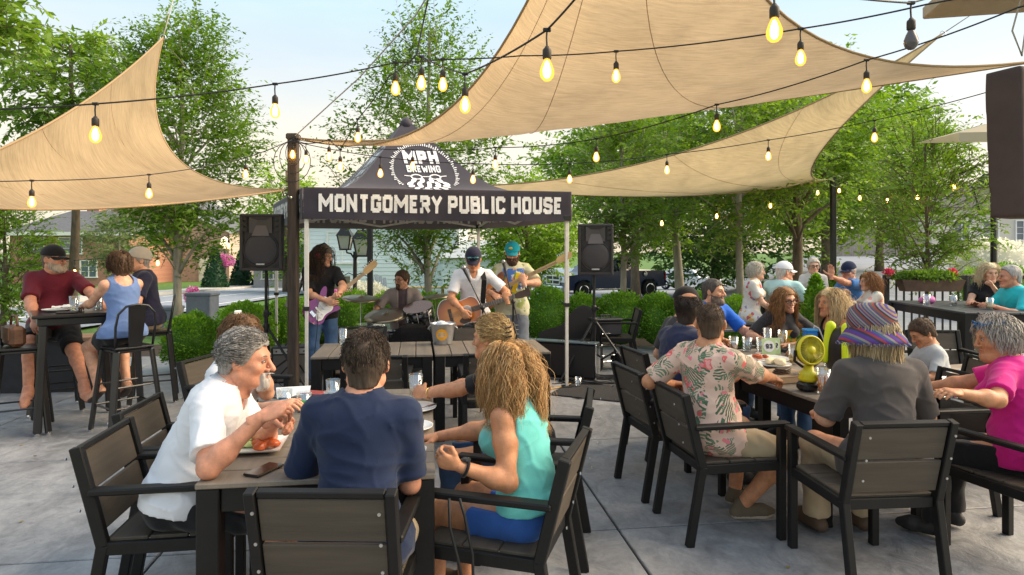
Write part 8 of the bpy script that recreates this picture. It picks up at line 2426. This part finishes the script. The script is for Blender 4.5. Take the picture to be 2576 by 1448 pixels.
r,J,kid = folk('woman with short grey hair and glasses in white at the far side',(4.30,9.2),(-.45,-.9),hf=(-.2,-1),sex='f',hipz=.80,lean=.06,scale=.93,skin='pale',h=.012,hl=(4.2,8.9,1.0),hr=(4.0,8.95,1.0),shirt=C_offw,sleeve=.9,pants=C_jean,shoes=shoe_black,footL=(-.1,.3,.3),footR=(.1,.3,.3),hair=dict(style='short',col=(.50,.46,.40),name='ash_short',t=.020))
g_ = add_glasses(kid,J,None,w=.003); g_.build('glasses',mat('frame_black',(.01,.01,.01),rough=.2),r)
r,J,kid = folk('man in blue shirt and navy cap raising his hand',(4.74,8.95),(-.94,-.30),hf=(-.85,-.5),pitch=-.10,hipz=.70,lean=.06,scale=.99,skin='red',h=.0105,hl=P(2084,694,8.60),hr=(4.3,8.9,1.0),poleLw=(-.8,-.4,-.8),poseL='open',fingLw=(-.05,0,1),palmLw=(-.3,-.9,.1),shirt=C_midblue,sleeve=.75,pants=C_khaki,shoes=shoe_black,heavy=.2,footL=(-.1,.3,.3),footR=(.1,.3,.3),hair=dict(style='short',col=(.45,.42,.40),name='grey_b',t=.008))
add_cap(kid,J,C_navy,C_navy)
C_fl3 = printed_mat('shirt_pastel_floral',(.70,.62,.54),[((.70,.30,.25),8,.28,(1,1,1),1.1,0),((.25,.55,.48),9,.25,(1,1,1),4.2,0),((.80,.55,.30),10,.22,(1,1,1),6.4,0)])
r,J,kid = folk('woman with brown bob in pastel print blouse, hands raised before her',(4.64,8.22),(-.98,.12),hf=(-.99,.1),pitch=-.05,sex='f',hipz=.60,lean=.05,scale=.97,skin='fair',h=.0105,hl=P(2122,752,8.15),hr=P(2128,745,8.35),poleLw=(.2,-.3,-1),poleRw=(.2,.3,-1),poseL='fist',poseR='fist',fingLw=(0,0,1),fingRw=(0,0,1),shirt=C_fl3,sleeve=1.5,pants=C_jean,shoes=shoe_black,heavy=.2,bust=.02,footL=(-.1,.3,.3),footR=(.1,.3,.3),hair=dict(style='long',col=(.30,.14,.06),name='auburn',n=900,len=.22,wave=.005,grav=.8,part=.5,seg=12))
r,J,kid = folk('blonde woman in black at the right edge, hand at her mouth',(5.70,7.75),(-.35,-.94),hf=(-.25,-.97),pitch=-.06,sex='f',hipz=.74,lean=.12,scale=.96,skin='pale',h=.0105,hl=P(2498,722,7.45),hr=(5.35,7.40,1.0),poleLw=(.3,-.3,-1),poseL='fist',fingLw=(-.4,.2,.8),shirt=C_black,sleeve=.5,pants=C_jean,shoes=shoe_black,bust=.02,footL=(-.1,.3,.3),footR=(.1,.3,.3),hair=dict(style='long',col=(.66,.54,.34),name='pale_blonde',n=900,len=.27,wave=.006,grav=.7,part=.5,seg=12))
r,J,kid = folk('grey-haired man in turquoise polo at the right edge',(5.72,7.22),(-.95,.05),hf=(-.97,.2),pitch=-.08,hipz=.68,lean=.14,scale=1.02,skin='red',h=.0105,hl=(5.28,7.05,1.0),hr=(5.30,7.38,1.0),shirt=C_turq,collar=C_turq,sleeve=.85,pants=C_khaki,shoes=shoe_black,heavy=.3,footL=(-.1,.3,.3),footR=(.1,.3,.3),hair=dict(style='receding',col=(.36,.34,.33),name='grey_recede',t=.011))
# ------------------------------------------------------------------ the band's gear
FONT['A'] = [[(0,0),(.29,1),(.58,0)],[(.12,.33),(.46,.33)]]; FONT['V'] = [[(0,1),(.29,0),(.58,1)]]; ADV['A'] = .58; ADV['V'] = .58
def chaikin(p,it=2):
 for _ in range(it):
  q = []
  for i in range(len(p)):
   a,b = np.array(p[i]),np.array(p[(i + 1) % len(p)]); q += [tuple(a * .75 + b * .25),tuple(a * .25 + b * .75)]
  p = q
 return p
def frame_mat(center,xdir,normal):
 x = Vector(xdir).normalized(); n = Vector(normal); n = (n - x * n.dot(x)).normalized(); y = n.cross(x)
 return Matrix((x,y,n)).transposed(),Vector(center)
maple = mat('maple_neck',(.62,.40,.17),rough=.35,var=.15,vscale=10,stretch=(.3,3,3)); rosew = mat('rosewood',(.07,.04,.025),rough=.5,var=.3)
string_m = mat('string',(.6,.58,.55),rough=.3,metal=1)
def burst_mat(name,c0,c1,c2,sx,sy):
 m = bpy.data.materials.new(name); m.use_nodes = True; MATS[name] = m
 n,l = m.node_tree.nodes,m.node_tree.links; b = n['Principled BSDF']
 tc = n.new('ShaderNodeTexCoord'); mp = n.new('ShaderNodeMapping'); mp.inputs['Scale'].default_value = (1 / sx,1 / sy,0); l.new(tc.outputs['Object'],mp.inputs['Vector'])
 ln = n.new('ShaderNodeVectorMath'); ln.operation = 'LENGTH'; l.new(mp.outputs['Vector'],ln.inputs[0])
 r = n.new('ShaderNodeValToRGB'); e = r.color_ramp.elements; e[0].position = .35; e[0].color = tuple(c0) + (1,); e[1].position = 1; e[1].color = tuple(c2) + (1,); k = e.new(.72); k.color = tuple(c1) + (1,)
 l.new(ln.outputs['Value'],r.inputs['Fac']); l.new(r.outputs['Color'],b.inputs['Base Color']); b.inputs['Roughness'].default_value = .15; b.inputs['Coat Weight'].default_value = .6
 return m
def guitar(label,kind,center,xdir,normal):
 M,c = frame_mat(center,xdir,normal)
 t = empty('guitar',c); t.rotation_euler = M.to_euler(); tag(t,label,'guitar','the band guitars')
 if kind == 'acoustic':
  half = [(-.25,0),(-.245,.10),(-.17,.195),(-.06,.175),(.01,.125),(.08,.13),(.16,.145),(.215,.10),(.235,0)]
  ol = chaikin(half + [(x,-y) for x,y in half[-2:0:-1]],2); th = .10
  top_m = burst_mat('sunburst',(.72,.26,.035),(.45,.10,.012),(.05,.012,.006),.30,.21); side_m = mat('guitar_side',(.10,.035,.015),rough=.2,coat=.6)
  mb = MB(); mb.prism(ol,-th,-.002); mb.build('body',side_m,t)
  mb = MB(); n = len(ol); mb.add([(x,y,0) for x,y in ol],[tuple(range(n))]); mb.build('top',top_m,t)
  mb = MB(); mb.tube([(x * 1.0,y * 1.0,-.002) for x,y in ol],.004,5,closed=True); mb.build('binding',white_ceramic,t)
  mb = MB(); mb.lathe([(0,.001),(.05,.001)],(.075,0,0),24); mb.add([],[]); mb.build('soundhole',black_metal,t)
  mb = MB(); mb.lathe([(.053,.0012),(.060,.0014),(.062,.0012)],(.075,0,0),24); mb.build('rosette',white_ceramic,t)
  mb = MB(); mb.prism(chaikin([(.02,-.05),(.10,-.06),(.10,-.12),(.0,-.13),(-.04,-.08)],2),.0016,.0032); mb.build('pickguard',rosew,t)
  MB().box((-.11,0,.006),(.035,.15,.010),bev=.003).build('bridge',rosew,t); x0,x1,nm,hm,w0,w1 = .13,.62,rosew,rosew,.055,.043; hz,sc = .004,1.0; by = -.11
 else:
  ol0 = [(-.215,0),(-.20,.10),(-.11,.155),(-.02,.118),(.05,.11),(.12,.16),(.185,.165),(.17,.115),(.105,.06),(.10,-.05),(.125,-.08),(.165,-.13),(.125,-.155),(.04,-.118),(-.04,-.115),(-.12,-.16),(-.195,-.11)]
  sc = 1.0 if kind == 'electric' else 1.12
  ol = chaikin([(x * sc,y * sc) for x,y in ol0],2)
  bm = mat('paint_purple',(.20,.01,.16),rough=.15,coat=.8) if kind == 'electric' else burst_mat('bass_burst',(.62,.22,.04),(.42,.10,.02),(.16,.04,.012),.28,.19)
  mb = MB(); mb.prism(ol,-.045,0); mb.build('body',bm,t)
  pg = [(x * .86 - .0,y * .80 - .012) for x,y in ol if True]
  if kind == 'electric':
   mb = MB(); mb.prism(chaikin([(.11,.07),(.12,-.06),(.06,-.11),(-.03,-.09),(-.10,-.125),(-.15,-.08),(-.10,-.02),(-.05,.01),(0,.055),(.06,.08)],2),.0015,.0035); mb.build('pickguard',white_ceramic,t)
   for x in (-.06,0.,.06): MB().box((x,0,.008),(.02,.08,.009),bev=.003).build('pickup',white_ceramic,t)
   for k in range(3): MB().lathe([(.012,0),(.011,.014),(0,.015)],(-.05 - .04 * k,-.07 - .012 * k,.004),12).build('knob',white_ceramic,t)
  else:
   MB().box((-.03,0,.009),(.05,.10,.012),bev=.003).build('pickup',black_metal,t)
   mb = MB(); mb.prism(chaikin([(.11,.06),(.11,-.06),(.02,-.10),(-.06,-.10),(-.06,.05)],2),.0015,.0035); mb.build('pickguard',mat('tortoise',(.16,.05,.02),rough=.2),t)
   for k in range(2): MB().lathe([(.013,0),(.012,.018),(0,.019)],(-.10 - .05 * k,-.09,.002),12).build('knob',chrome,t)
  MB().box((-.13 * sc,0,.008),(.04,.08,.012),bev=.003).build('bridge',chrome,t)
  x0,x1 = (.08,.62) if kind == 'electric' else (.10,.82); nm = hm = maple; w0,w1 = .056,.043; hz = .006; by = -.13 * sc
 mb = MB(); mb.add([(x0,-w0 / 2,hz),(x0,w0 / 2,hz),(x1,w1 / 2,hz),(x1,-w1 / 2,hz),(x0,-w0 / 2 + .006,-.022),(x0,w0 / 2 - .006,-.022),(x1,w1 / 2 - .004,-.018),(x1,-w1 / 2 + .004,-.018)],[(0,1,2,3)[::-1],(4,5,6,7),(0,4,7,3),(1,2,6,5),(2,3,7,6),(0,1,5,4)]); nk = mb.build('neck',nm,t)
 fr = MB()
 for k in range(14): x = x1 - (x1 - x0) * (1 - 2 ** (-k / 9.)) * 1.15; fr.box((x,0,hz + .0012),(.0025,w1 + (w0 - w1) * (x1 - x) / (x1 - x0) - .002,.002))
 fr.build('fret',string_m,nk)
 hl_ = .17 if kind == 'acoustic' else .19
 if kind == 'acoustic': hp = [(x1,-.022),(x1,.022),(x1 + .05,.036),(x1 + hl_,.040),(x1 + hl_ + .008,0),(x1 + hl_,-.040),(x1 + .05,-.036)]
 else: hp = chaikin([(x1,-.022),(x1,.022),(x1 + .04,.05),(x1 + .12,.05),(x1 + hl_,.055),(x1 + hl_ + .02,.02),(x1 + hl_,-.025),(x1 + .10,-.03),(x1 + .04,-.03)],1)
 mb = MB(); mb.prism(hp,hz - .022,hz - .006); hd_ = mb.build('headstock',hm,t)
 for k in range(6 if kind != 'bass' else 4):
  s = (1 if k % 2 else -1) if kind == 'acoustic' else 1
  MB().lathe([(.005,0),(.005,.012),(.008,.013),(.008,.022),(0,.022)],(x1 + .04 + .026 * (k // 2 * 2 if kind == 'acoustic' else k),s * .052,hz - .014),8,rotx(R(-90 * s))).build('tuner',chrome,hd_)
 sm = MB(); ns = 4 if kind == 'bass' else 6
 for k in range(ns):
  y0 = (k - (ns - 1) / 2) * .009; sm.tube([(by,y0 * 1.1,.012),(x1,y0 * .75,hz + .006)],.0012,4)
 sm.build('strings',string_m,t)
 return t
b0,h0 = P(810,772,7.30),P(905,697,7.55)
guitar('purple electric guitar with white pickguard and maple neck','electric',b0,(h0 - b0),(.35,-1,.12))
b0,h0 = P(1158,788,6.98),P(1322,738,6.90)
guitar('sunburst acoustic guitar played by the singer','acoustic',b0,(h0 - b0),(.05,-1,.18))
b0,h0 = P(1244,735,7.68),P(1392,664,7.60)
guitar('orange sunburst electric bass with long maple neck','bass',b0,(h0 - b0),(.1,-1,.15))
# microphone stands
def mic_stand(label,foot,elbow,tip,base='tripod'):
 t = empty('microphone_stand',foot); tag(t,label,'microphone','microphone stands')
 f,e,p = Vector(foot),Vector(elbow) - Vector(foot),Vector(tip) - Vector(foot)
 for k in range(3):
  a = 2.1 * k + .5; MB().tube([(.0,0,.22),(.30 * math.cos(a),.30 * math.sin(a),.012)],.010,6).build('leg',black_metal,t)
 MB().tube([(0,0,.05),(0,0,e.z)],.011,8).build('pole',black_metal,t); MB().ball((0,0,e.z),.026,10,8).build('clutch',black_metal,t)
 d = (p - Vector((0,0,e.z))).normalized()
 MB().tube([Vector((0,0,e.z)) - d * .22,p - d * .16],.008,8).build('boom',black_metal,t)
 m_ = MB(); m_.tube([p - d * .17,p - d * .02],[.011,.019],10); mi = m_.build('microphone',black_metal,t); MB().ball(p,.027,12,8).build('grille',mat('mic_grille',(.35,.35,.36),rough=.35,metal=.9),mi,smooth=True)
mic_stand('boom microphone before the singer',(P(1214,800,6.72).x,6.72,0),P(1204,775,6.72),P(1166,674,6.80))
mic_stand('boom microphone before the bass player',(P(1291,800,7.25).x,7.25,0),P(1289,760,7.25),P(1266,659,7.38))
# loudspeakers on tripods
spk_m = mat('speaker_black',(.034,.031,.034),rough=.6,bump=.15,bscale=200); spk_f = mat('speaker_grille',(.055,.052,.058),rough=.75,bump=.5,bscale=400); spk_h = mat('speaker_horn',(.06,.055,.06),rough=.4)
def loudspeaker(label,x,D,zb,zt,w,rz_):
 X = (x - CX) * D / F_PX; hgt = zt - zb; dp = .36
 t = empty('loudspeaker',(X,D,zb),rz_); tag(t,label,'loudspeaker','loudspeakers on tripods')
 mb = MB(); pl = chaikin([(-w / 2,0),(-w / 2 + .03,-.012),(w / 2 - .03,-.012),(w / 2,0),(w / 2,.06),(w * .34,dp),(-w * .34,dp),(-w / 2,.06)],1)
 mb.prism(pl,0,hgt); mb.build('cabinet',spk_m,t)
 fy = -.016
 fr = MB()
 for (cx_,cz_,sx_,sz_) in ((0,hgt - .018,w - .02,.036),(0,.018,w - .02,.036),(-w / 2 + .018,hgt / 2,.036,hgt - .01),(w / 2 - .018,hgt / 2,.036,hgt - .01)): fr.box((cx_,fy - .008,cz_),(sx_,.03,sz_),bev=.008)
 fr.build('bezel',spk_m,t)
 rw = w * .40; wc = hgt * .37
 MB().lathe([(0,.022),(rw * .7,.020),(rw * .95,.010),(rw,0)][::-1],(0,fy - .004,wc),32,rotx(R(90))).build('woofer_grille',spk_f,t,smooth=True)
 mb = MB(); mb.tube([(rw * 1.03 * math.cos(a),fy - .006,wc + rw * 1.03 * math.sin(a)) for a in np.linspace(0,6.283,33)[:-1]],.009,6,closed=True); mb.build('woofer_ring',spk_m,t,smooth=True)
 zt0,zt1 = hgt * .66,hgt * .95; hw = w * .27
 mb = MB(); y0,y1 = fy - .002,fy + .11
 # horn mouth: sloping walls into a dark throat
 O_ = [(-hw,fy - .014,zt0),(hw,fy - .014,zt0),(hw,fy - .014,zt1),(-hw,fy - .014,zt1)]; I_ = [(-.045,fy - .0135 + .0,(zt0 + zt1) / 2 - .02),(.045,fy - .0135,(zt0 + zt1) / 2 - .02),(.045,fy - .0135,(zt0 + zt1) / 2 + .05),(-.045,fy - .0135,(zt0 + zt1) / 2 + .05)]
 mb.add([(-hw,fy - .020,zt0),(hw,fy - .020,zt0),(hw,fy - .020,zt1),(-hw,fy - .020,zt1),(-.05,fy - .002,zt0 + .10),(.05,fy - .002,zt0 + .10),(.05,fy - .002,zt0 + .15),(-.05,fy - .002,zt0 + .15)],[(0,1,5,4),(1,2,6,5),(2,3,7,6),(3,0,4,7),(4,5,6,7)]); mb.build('horn',spk_h,t)
 MB().add([(-.10,fy - .024,zt0 - .03),(.10,fy - .024,zt0 - .03),(.055,fy - .008,zt0 + .09),(-.055,fy - .008,zt0 + .09)],[(0,1,2,3)]).build('horn_lip',mat('horn_lip',(.12,.11,.12),rough=.4),t)
 for s in (-1,1):
  for k in range(3):
   z = zt0 + .012 + k * .065; MB().add([(s * w * .33,fy - .018,z),(s * w * .43,fy - .018,z + .012),(s * w * .43,fy - .018,z + .06),(s * w * .33,fy - .018,z + .048)],[(0,1,2,3)[::s]]).build('vent',black_metal,t)
  for k in range(2): MB().add([(s * w * .42,fy - .019,.05 + .035 * k),(s * w * (.30 - .06 * k),fy - .019,.045),(s * w * (.36 - .05 * k),fy - .019,.045),(s * w * .42,fy - .019,.075 + .035 * k)],[(0,1,2,3)[::-s]]).build('vent',black_metal,t)
 MB().box((0,fy - .030,hgt * .115),(.10,.006,.022),bev=.002).build('badge',mat('badge_grey',(.25,.25,.26),rough=.4),t)
 mb = MB(); text_mesh(mb,'CARVIN',.08,.012,lambda u,v,q: (-.04 + u,fy - .0345 - q * .0001,hgt * .115 - .006 + v),th=.22); mb.build('badge_letters',white_ceramic,t)
 # stand
 sd_ = empty('speaker_stand',(X,D + .14,0),rz_); tag(sd_,label.replace('black loudspeaker','black tripod stand carrying the loudspeaker'),'stand','tripod loudspeaker stands')
 MB().tube([(0,0,.14),(0,0,.86)],.024,10).build('lower_pole',black_metal,sd_); MB().tube([(0,0,.8),(0,0,zb - .002)],.018,10).build('upper_pole',black_metal,sd_)
 c_ = MB(); c_.lathe([(.036,.68),(.04,.70),(.04,.74),(.034,.76)],n=12); c_.lathe([(.03,.84),(.034,.86),(.034,.90),(.026,.92)],n=12); c_.build('collar',black_metal,sd_)
 MB().ball((.05,-.02,.88),.02,8,6).build('knob',black_metal,sd_)
 for a in (-.35,1.75,3.85):
  fx_,fy_ = .55 * math.cos(a),.55 * math.sin(a)
  lg = MB(); lg.tube([(.03 * math.cos(a),.03 * math.sin(a),.70),(fx_,fy_,.018)],.015,8); lo_ = lg.build('leg',black_metal,sd_)
  MB().ball((fx_,fy_,.018),.02,8,6).build('foot',tyre_m,lo_)
  MB().bar((.02 * math.cos(a),.02 * math.sin(a),.17),(fx_ * .52,fy_ * .52,.35),.012,.02).build('brace',black_metal,sd_)
loudspeaker('black loudspeaker left of the stage, beside the wooden post',658,7.45,1.385,2.04,.475,R(4))
loudspeaker('black loudspeaker right of the stage, before the trees',1498,8.15,1.31,1.955,.445,R(-6))
# drums
shell_m = mat('drum_black',(.012,.012,.014),rough=.15,coat=.8); head_m = mat('drum_head',(.72,.72,.70),rough=.5); brass = mat('cymbal',(.30,.26,.19),rough=.32,metal=.9,var=.2,vscale=3); hoop_m = chrome
def drum(label,c,r,h,rot,name='drum',front=None):
 t = empty(name,c); t.rotation_euler = rot; tag(t,label,'drum','drum kit')
 MB().lathe([(r,-h / 2),(r,h / 2)],n=28).build('shell',shell_m,t,smooth=True)
 for s in (-1,1):
  MB().lathe([(r + .002,s * h / 2 - .012),(r + .014,s * h / 2 - .012),(r + .014,s * h / 2 + .014),(r + .002,s * h / 2 + .014)],n=28).build('hoop',hoop_m if not front else shell_m,t)
  MB().lathe([(0,s * h / 2 + .002),(r,s * h / 2)],n=28).build('head',front or head_m,t)
 for k in range(8):
  a = k * math.pi / 4; MB().tube([((r + .014) * math.cos(a),(r + .014) * math.sin(a),-h / 2),((r + .014) * math.cos(a),(r + .014) * math.sin(a),h / 2)],.006,6).build('lug',chrome,t)
 return t
drum('black rack tom with chrome lugs beside the drummer',P(1056,796,8.25),.175,.24,(R(20),R(-8),0),'tom_drum')
drum('black bass drum behind the stage-front table',P(1040,872,8.05),.28,.40,(R(86),0,R(6)),'bass_drum',front=mat('kick_black',(.01,.01,.011),rough=.4))
drum('snare drum before the drummer knee',P(985,838,8.45),.18,.15,(R(6),0,0),'snare_drum')
drum('floor tom at the left of the drummer',P(935,852,8.6),.20,.36,(0,0,0),'floor_tom')
def cymbal(label,c,r,rot,foot,boom=None):
 t = empty('cymbal',c); tag(t,label,'cymbal','cymbals on stands')
 M = Matrix.Rotation(rot[0],3,'X') @ Matrix.Rotation(rot[1],3,'Y')
 MB().lathe([(0,.030),(.02,.028),(.045,.014),(.06,.012),(r * .6,.004),(r,-.008),(r * .6,.001),(.05,.010)],n=36,rot=M).build('disc',brass,t,smooth=True)
 f = Vector(foot) - Vector(c)
 MB().tube([(0,0,.05),(0,0,-.04),(f.x * .3,f.y * .3,-.15) if boom else (0,0,-.15),(f.x,f.y,f.z + .35) if boom else (0,0,f.z + .35)],.009,8).build('stand',chrome,t)
 for k in range(3): a = 2.1 * k; MB().tube([(f.x if boom else 0,f.y if boom else 0,f.z + .38),((f.x if boom else 0) + .25 * math.cos(a),(f.y if boom else 0) + .25 * math.sin(a),f.z + .012)],.009,6).build('leg',chrome,t)
cymbal('high crash cymbal in front of the double lantern',P(908,751,8.55),.25,(R(8),R(5)),(P(905,800,8.6).x,8.6,0))
cymbal('large dark ride cymbal at the drummer hand',P(972,793,8.1),.275,(R(16),R(-2)),(P(930,860,8.25).x,8.25,0),True)
cymbal('cymbal between drummer and singer',P(1098,745,8.8),.22,(R(6),R(-4)),(P(1098,800,8.8).x,8.8,0))
for s,(x,y) in enumerate(((952,826),(1030,822))): pass
sm_ = MB(); sm_.tube([P(890,838,8.35),P(1000,778 + 10,8.35)],.006,6); tag(sm_.build('boom_arm',chrome),'chrome boom arm crossing before the drums','stand')
# amplifiers, cases, bags, cables
def amp(label,x,D,w,h,rz_,zc=0.):
 X = (x - CX) * D / F_PX; t = empty('amplifier',(X,D,zc),rz_); tag(t,label,'amplifier','amplifiers on the stage')
 MB().box((0,0,h / 2),(w,.26,h),bev=.015).build('cabinet',mat('amp_vinyl',(.03,.03,.032),rough=.7,bump=.3,bscale=200),t)
 MB().box((0,-.132,h * .42),(w - .06,.012,h * .72)).build('grille_cloth',mat('amp_grille',(.16,.15,.14),rough=.9,bump=.6,bscale=250),t)
 MB().box((0,-.133,h * .89),(w - .06,.012,h * .14)).build('panel',mat('amp_panel',(.45,.45,.44),rough=.4,metal=.5),t)
 for k in range(6): MB().lathe([(.011,0),(.010,.016),(0,.017)],(-w * .35 + w * .14 * k,-.14,h * .89),10,rotx(R(90))).build('knob',black_metal,t)
 MB().tube([(-.08,0,h),(-.06,0,h + .03),(.06,0,h + .03),(.08,0,h)],.008,6).build('handle',black_metal,t)
amp('grey-grilled guitar amplifier behind the wooden post',735,8.0,.46,.44,R(10)); amp('small amplifier behind the guitarist leg',775,8.35,.38,.36,R(5))
fl_ = Field((-.22,-.16,-.02),(.22,.16,.5),.012); fl_.ell((0,0,.20),(.17,.11,.22),k=.03); fl_.ell((0,-.09,.13),(.12,.05,.11),k=.02)
v_,q_ = fl_.mesh(); o = link('gig_bag',np_mesh('gig_bag',relax(v_,q_,1),q_,mat('bag_black',(.015,.015,.017),rough=.8,bump=.4)),loc=((850 - CX) * 8.9 / F_PX,8.9,.0)); tag(o,'black bag on the ground beside the guitarist','bag')
case_m = mat('case_black',(.014,.015,.018),rough=.4,bump=.3,bscale=250)
gc = empty('guitar_case',((1412 - CX) * 8.25 / F_PX,8.25,0),R(-24)); tag(gc,'closed black hard guitar case standing on its side','case')
MB().box((0,0,.235),(.98,.17,.44),bev=.03).build('shell',case_m,gc); MB().box((0,0,.46),(.96,.18,.018),bev=.005).build('edge',mat('case_edge',(.18,.24,.28),rough=.3,metal=.6),gc)
for x in (-.36,.0,.36): MB().box((x,-.04,.473),(.06,.05,.012),bev=.003).build('latch',chrome,gc)
for s in (-1,1): MB().box((s * .48,0,.235),(.02,.176,.43),bev=.004).build('end_band',chrome,gc)
oc = empty('open_case',((1435 - CX) * 8.9 / F_PX,8.95,0),R(-8)); tag(oc,'open black guitar case with curved lid behind the closed case','case')
ol = chaikin([(-.45,0),(-.45,.10),(-.30,.16),(-.12,.20),(-.02,.36),(.10,.48),(.24,.50),(.36,.40),(.40,.20),(.40,0)],2)
mb = MB(); mb.prism(ol,-.05,.05,rotx(R(80)),(0,.12,.36)); mb.build('lid',case_m,oc)
mb = MB(); mb.prism(chaikin([(x * .9,y * .9 + .02) for x,y in ol],1),.052,.056,rotx(R(80)),(0,.12,.36)); mb.build('lining',mat('case_plush',(.02,.018,.02),rough=1.,sheen=.5),oc); MB().box((0,-.05,.18),(.9,.40,.36),bev=.03).build('base',case_m,oc)
ht_ = empty('hand_truck',((1527 - CX) * 8.75 / F_PX,8.75,0),R(30)); tag(ht_,'folding hand truck with orange-hubbed wheel','hand truck')
for s in (-1,1):
 w_ = MB().lathe([(.06,-.03),(.105,-.03),(.115,-.015),(.115,.015),(.105,.03),(.06,.03)],(s * .17,0,.117),20,roty(R(90))).build('wheel',tyre_m,ht_,smooth=True)
 MB().lathe([(.062,-.012),(.062,.02),(.03,.028),(0,.028)],(s * .17 + s * .004,0,.117),18,roty(R(90 * s))).build('hub',mat('hub_orange',(.85,.32,.02),rough=.4),w_,smooth=True)
 MB().tube([(s * .12,.0,.12),(s * .12,-.04,.55)],.012,6).build('rail',black_metal,ht_)
MB().tube([(-.17,0,.117),(.17,0,.117)],.012,6).build('axle',chrome,ht_)
for k in range(3): MB().tube([(-.12,-.01 - .012 * k,.20 + .15 * k),(.12,-.01 - .012 * k,.20 + .15 * k)],.009,6).build('crossbar',chrome,ht_)
tb_ = empty('tool_box',((1545 - CX) * 8.85 / F_PX - .12,8.85,.455),R(12)); tag(tb_,'grey and black gear box on the chair by the hedge','box')
MB().box((0,0,.11),(.40,.26,.20),bev=.025).build('body',mat('box_grey',(.10,.10,.11),rough=.3,metal=.3),tb_); MB().box((0,0,.225),(.42,.28,.04),bev=.012).build('lid',case_m,tb_); MB().tube([(-.08,0,.245),(-.07,0,.28),(.07,0,.28),(.08,0,.245)],.01,6).build('handle',case_m,tb_)
def cable(label,pts,r=.006,m=None,name='cable',z=.008):
 P_ = [Vector(p) for p in pts]; out = []
 for i in range(len(P_) - 1):
  p0,p1,p2,p3 = P_[max(i - 1,0)],P_[i],P_[i + 1],P_[min(i + 2,len(P_) - 1)]
  for k in range(6):
   t = k / 6; out.append(.5 * ((2 * p1) + (-p0 + p2) * t + (2 * p0 - 5 * p1 + 4 * p2 - p3) * t * t + (-p0 + 3 * p1 - 3 * p2 + p3) * t ** 3))
 out.append(P_[-1]); mb = MB(); mb.tube(out,r,6)
 o = mb.build(name,m or cord_m,smooth=True); tag(o,label,'cable','cables on the stage floor'); return o
rg_ = random.Random(11)
cc = Vector(((1498 - CX) * 8.0 / F_PX,7.95,0))
labs = ['coil of black cable round the right loudspeaker stand foot','loose black cable loop in front of the stand','black cable running towards the guitar case','black cable looping towards the canopy leg','thin black cable trailing left of the stand','black cable lying across the stage floor']
for k in range(6):
 pts = []; a0 = rg_.uniform(0,6.28)
 for j in range(22):
  a = a0 + j * .75; rr = .14 + .12 * rg_.random() + .05 * k * .4
  pts.append(cc + Vector((rr * math.cos(a) * 1.5 + .06 * k - .1,rr * math.sin(a) * .8,.008 + .008 * (j % 3) + .004 * k)))
 e = cc + Vector(((-1) ** k * .55,-.3 + .15 * k,.008)); pts.append(e)
 cable(labs[k],pts,.0055)
cable('yellow extension cord on the stage floor',[(.05,7.2,.01),(.35,7.45,.01),(.60,7.62,.012),(.85,8.05,.01),(1.0,8.4,.01)],.007,mat('cord_yellow',(.70,.38,.06),rough=.5))
cable('black cable from singer stand to the canopy leg',[(-.2,6.9,.01),(.2,7.1,.01),(.55,7.3,.01),(.72,7.0,.01),(.9,7.25,.01),(.85,7.7,.01)],.006)
cable('black cable along the left of the stage',[(-2.9,7.3,.01),(-2.6,7.05,.01),(-2.2,6.9,.01),(-1.8,7.1,.01),(-1.4,6.95,.01),(-.8,7.1,.01)],.006)
cable('black speaker cable hanging down the left stand',[(-2.86,7.55,1.35),(-2.80,7.42,1.0),(-2.84,7.40,.5),(-2.7,7.35,.15),(-2.4,7.3,.01),(-2.0,7.5,.01)],.005)
cable('guitar lead dropping from the purple guitar',[tuple(P(800,790,7.25)),tuple(P(797,840,7.22)),tuple(P(790,900,7.3)),(-2.35,7.5,.01),(-2.55,7.9,.01)],.004)
ms = empty('music_stand',((738 - CX) * 7.75 / F_PX,7.75,0),R(-60)); tag(ms,'black music stand beside the guitarist','music stand')
MB().box((0,0,1.08),(.46,.02,.32),rotx(R(-20)),bev=.005).build('desk',black_metal,ms); MB().tube([(0,.02,.3),(0,.02,1.0)],.012,8).build('pole',black_metal,ms)
for k in range(3): MB().tube([(0,.02,.32),(.26 * math.cos(2.1 * k),.26 * math.sin(2.1 * k),.01)],.009,6).build('leg',black_metal,ms)
glass_of('clear plastic cup on the ground by the canopy leg',(.78,7.62,.002),.12,.045,.034,0,None,gm=cup_m,name='plastic_cup',cat='cup')
# strap of a bag over the teal woman's chair arm; watch
bs = MB(); bs.tube([(-.24,2.46,.66),(-.235,2.44,.56),(-.20,2.44,.42),(-.17,2.45,.25),(-.16,2.46,.12),(-.145,2.46,.25),(-.15,2.45,.45),(-.18,2.45,.60),(-.20,2.46,.66)],.006,6)
o = bs.build('bag_strap',cord_m,smooth=True); tag(o,'black strap hanging from the arm of the teal woman chair','strap')
# ------------------------------------------------------------------ dry leaves and crumbs on the slabs
rng = np.random.default_rng(77)
n_ = 260
px_ = rng.uniform(-5.5,5.5,n_); py_ = rng.uniform(2.2,10.2,n_)
pos_ = np.stack([px_,py_,np.full(n_,.006)],1)
dr_ = np.stack([rng.normal(size=n_),rng.normal(size=n_),np.full(n_,.08)],1)
L_ = rng.uniform(.012,.045,n_)
o = link('fallen_leaves',leaves_mesh('fallen_leaves',pos_,dr_,np.tile((0,0,1.),(n_,1)) + rng.normal(size=(n_,3)) * .2,L_,L_ * .5,rng.uniform(0,1,n_),leaf_mat('leaf_dry',(.10,.06,.03),(.30,.24,.10),trans=.1)))
tag(o,'small dry leaves scattered over the patio','leaves',kind='stuff')
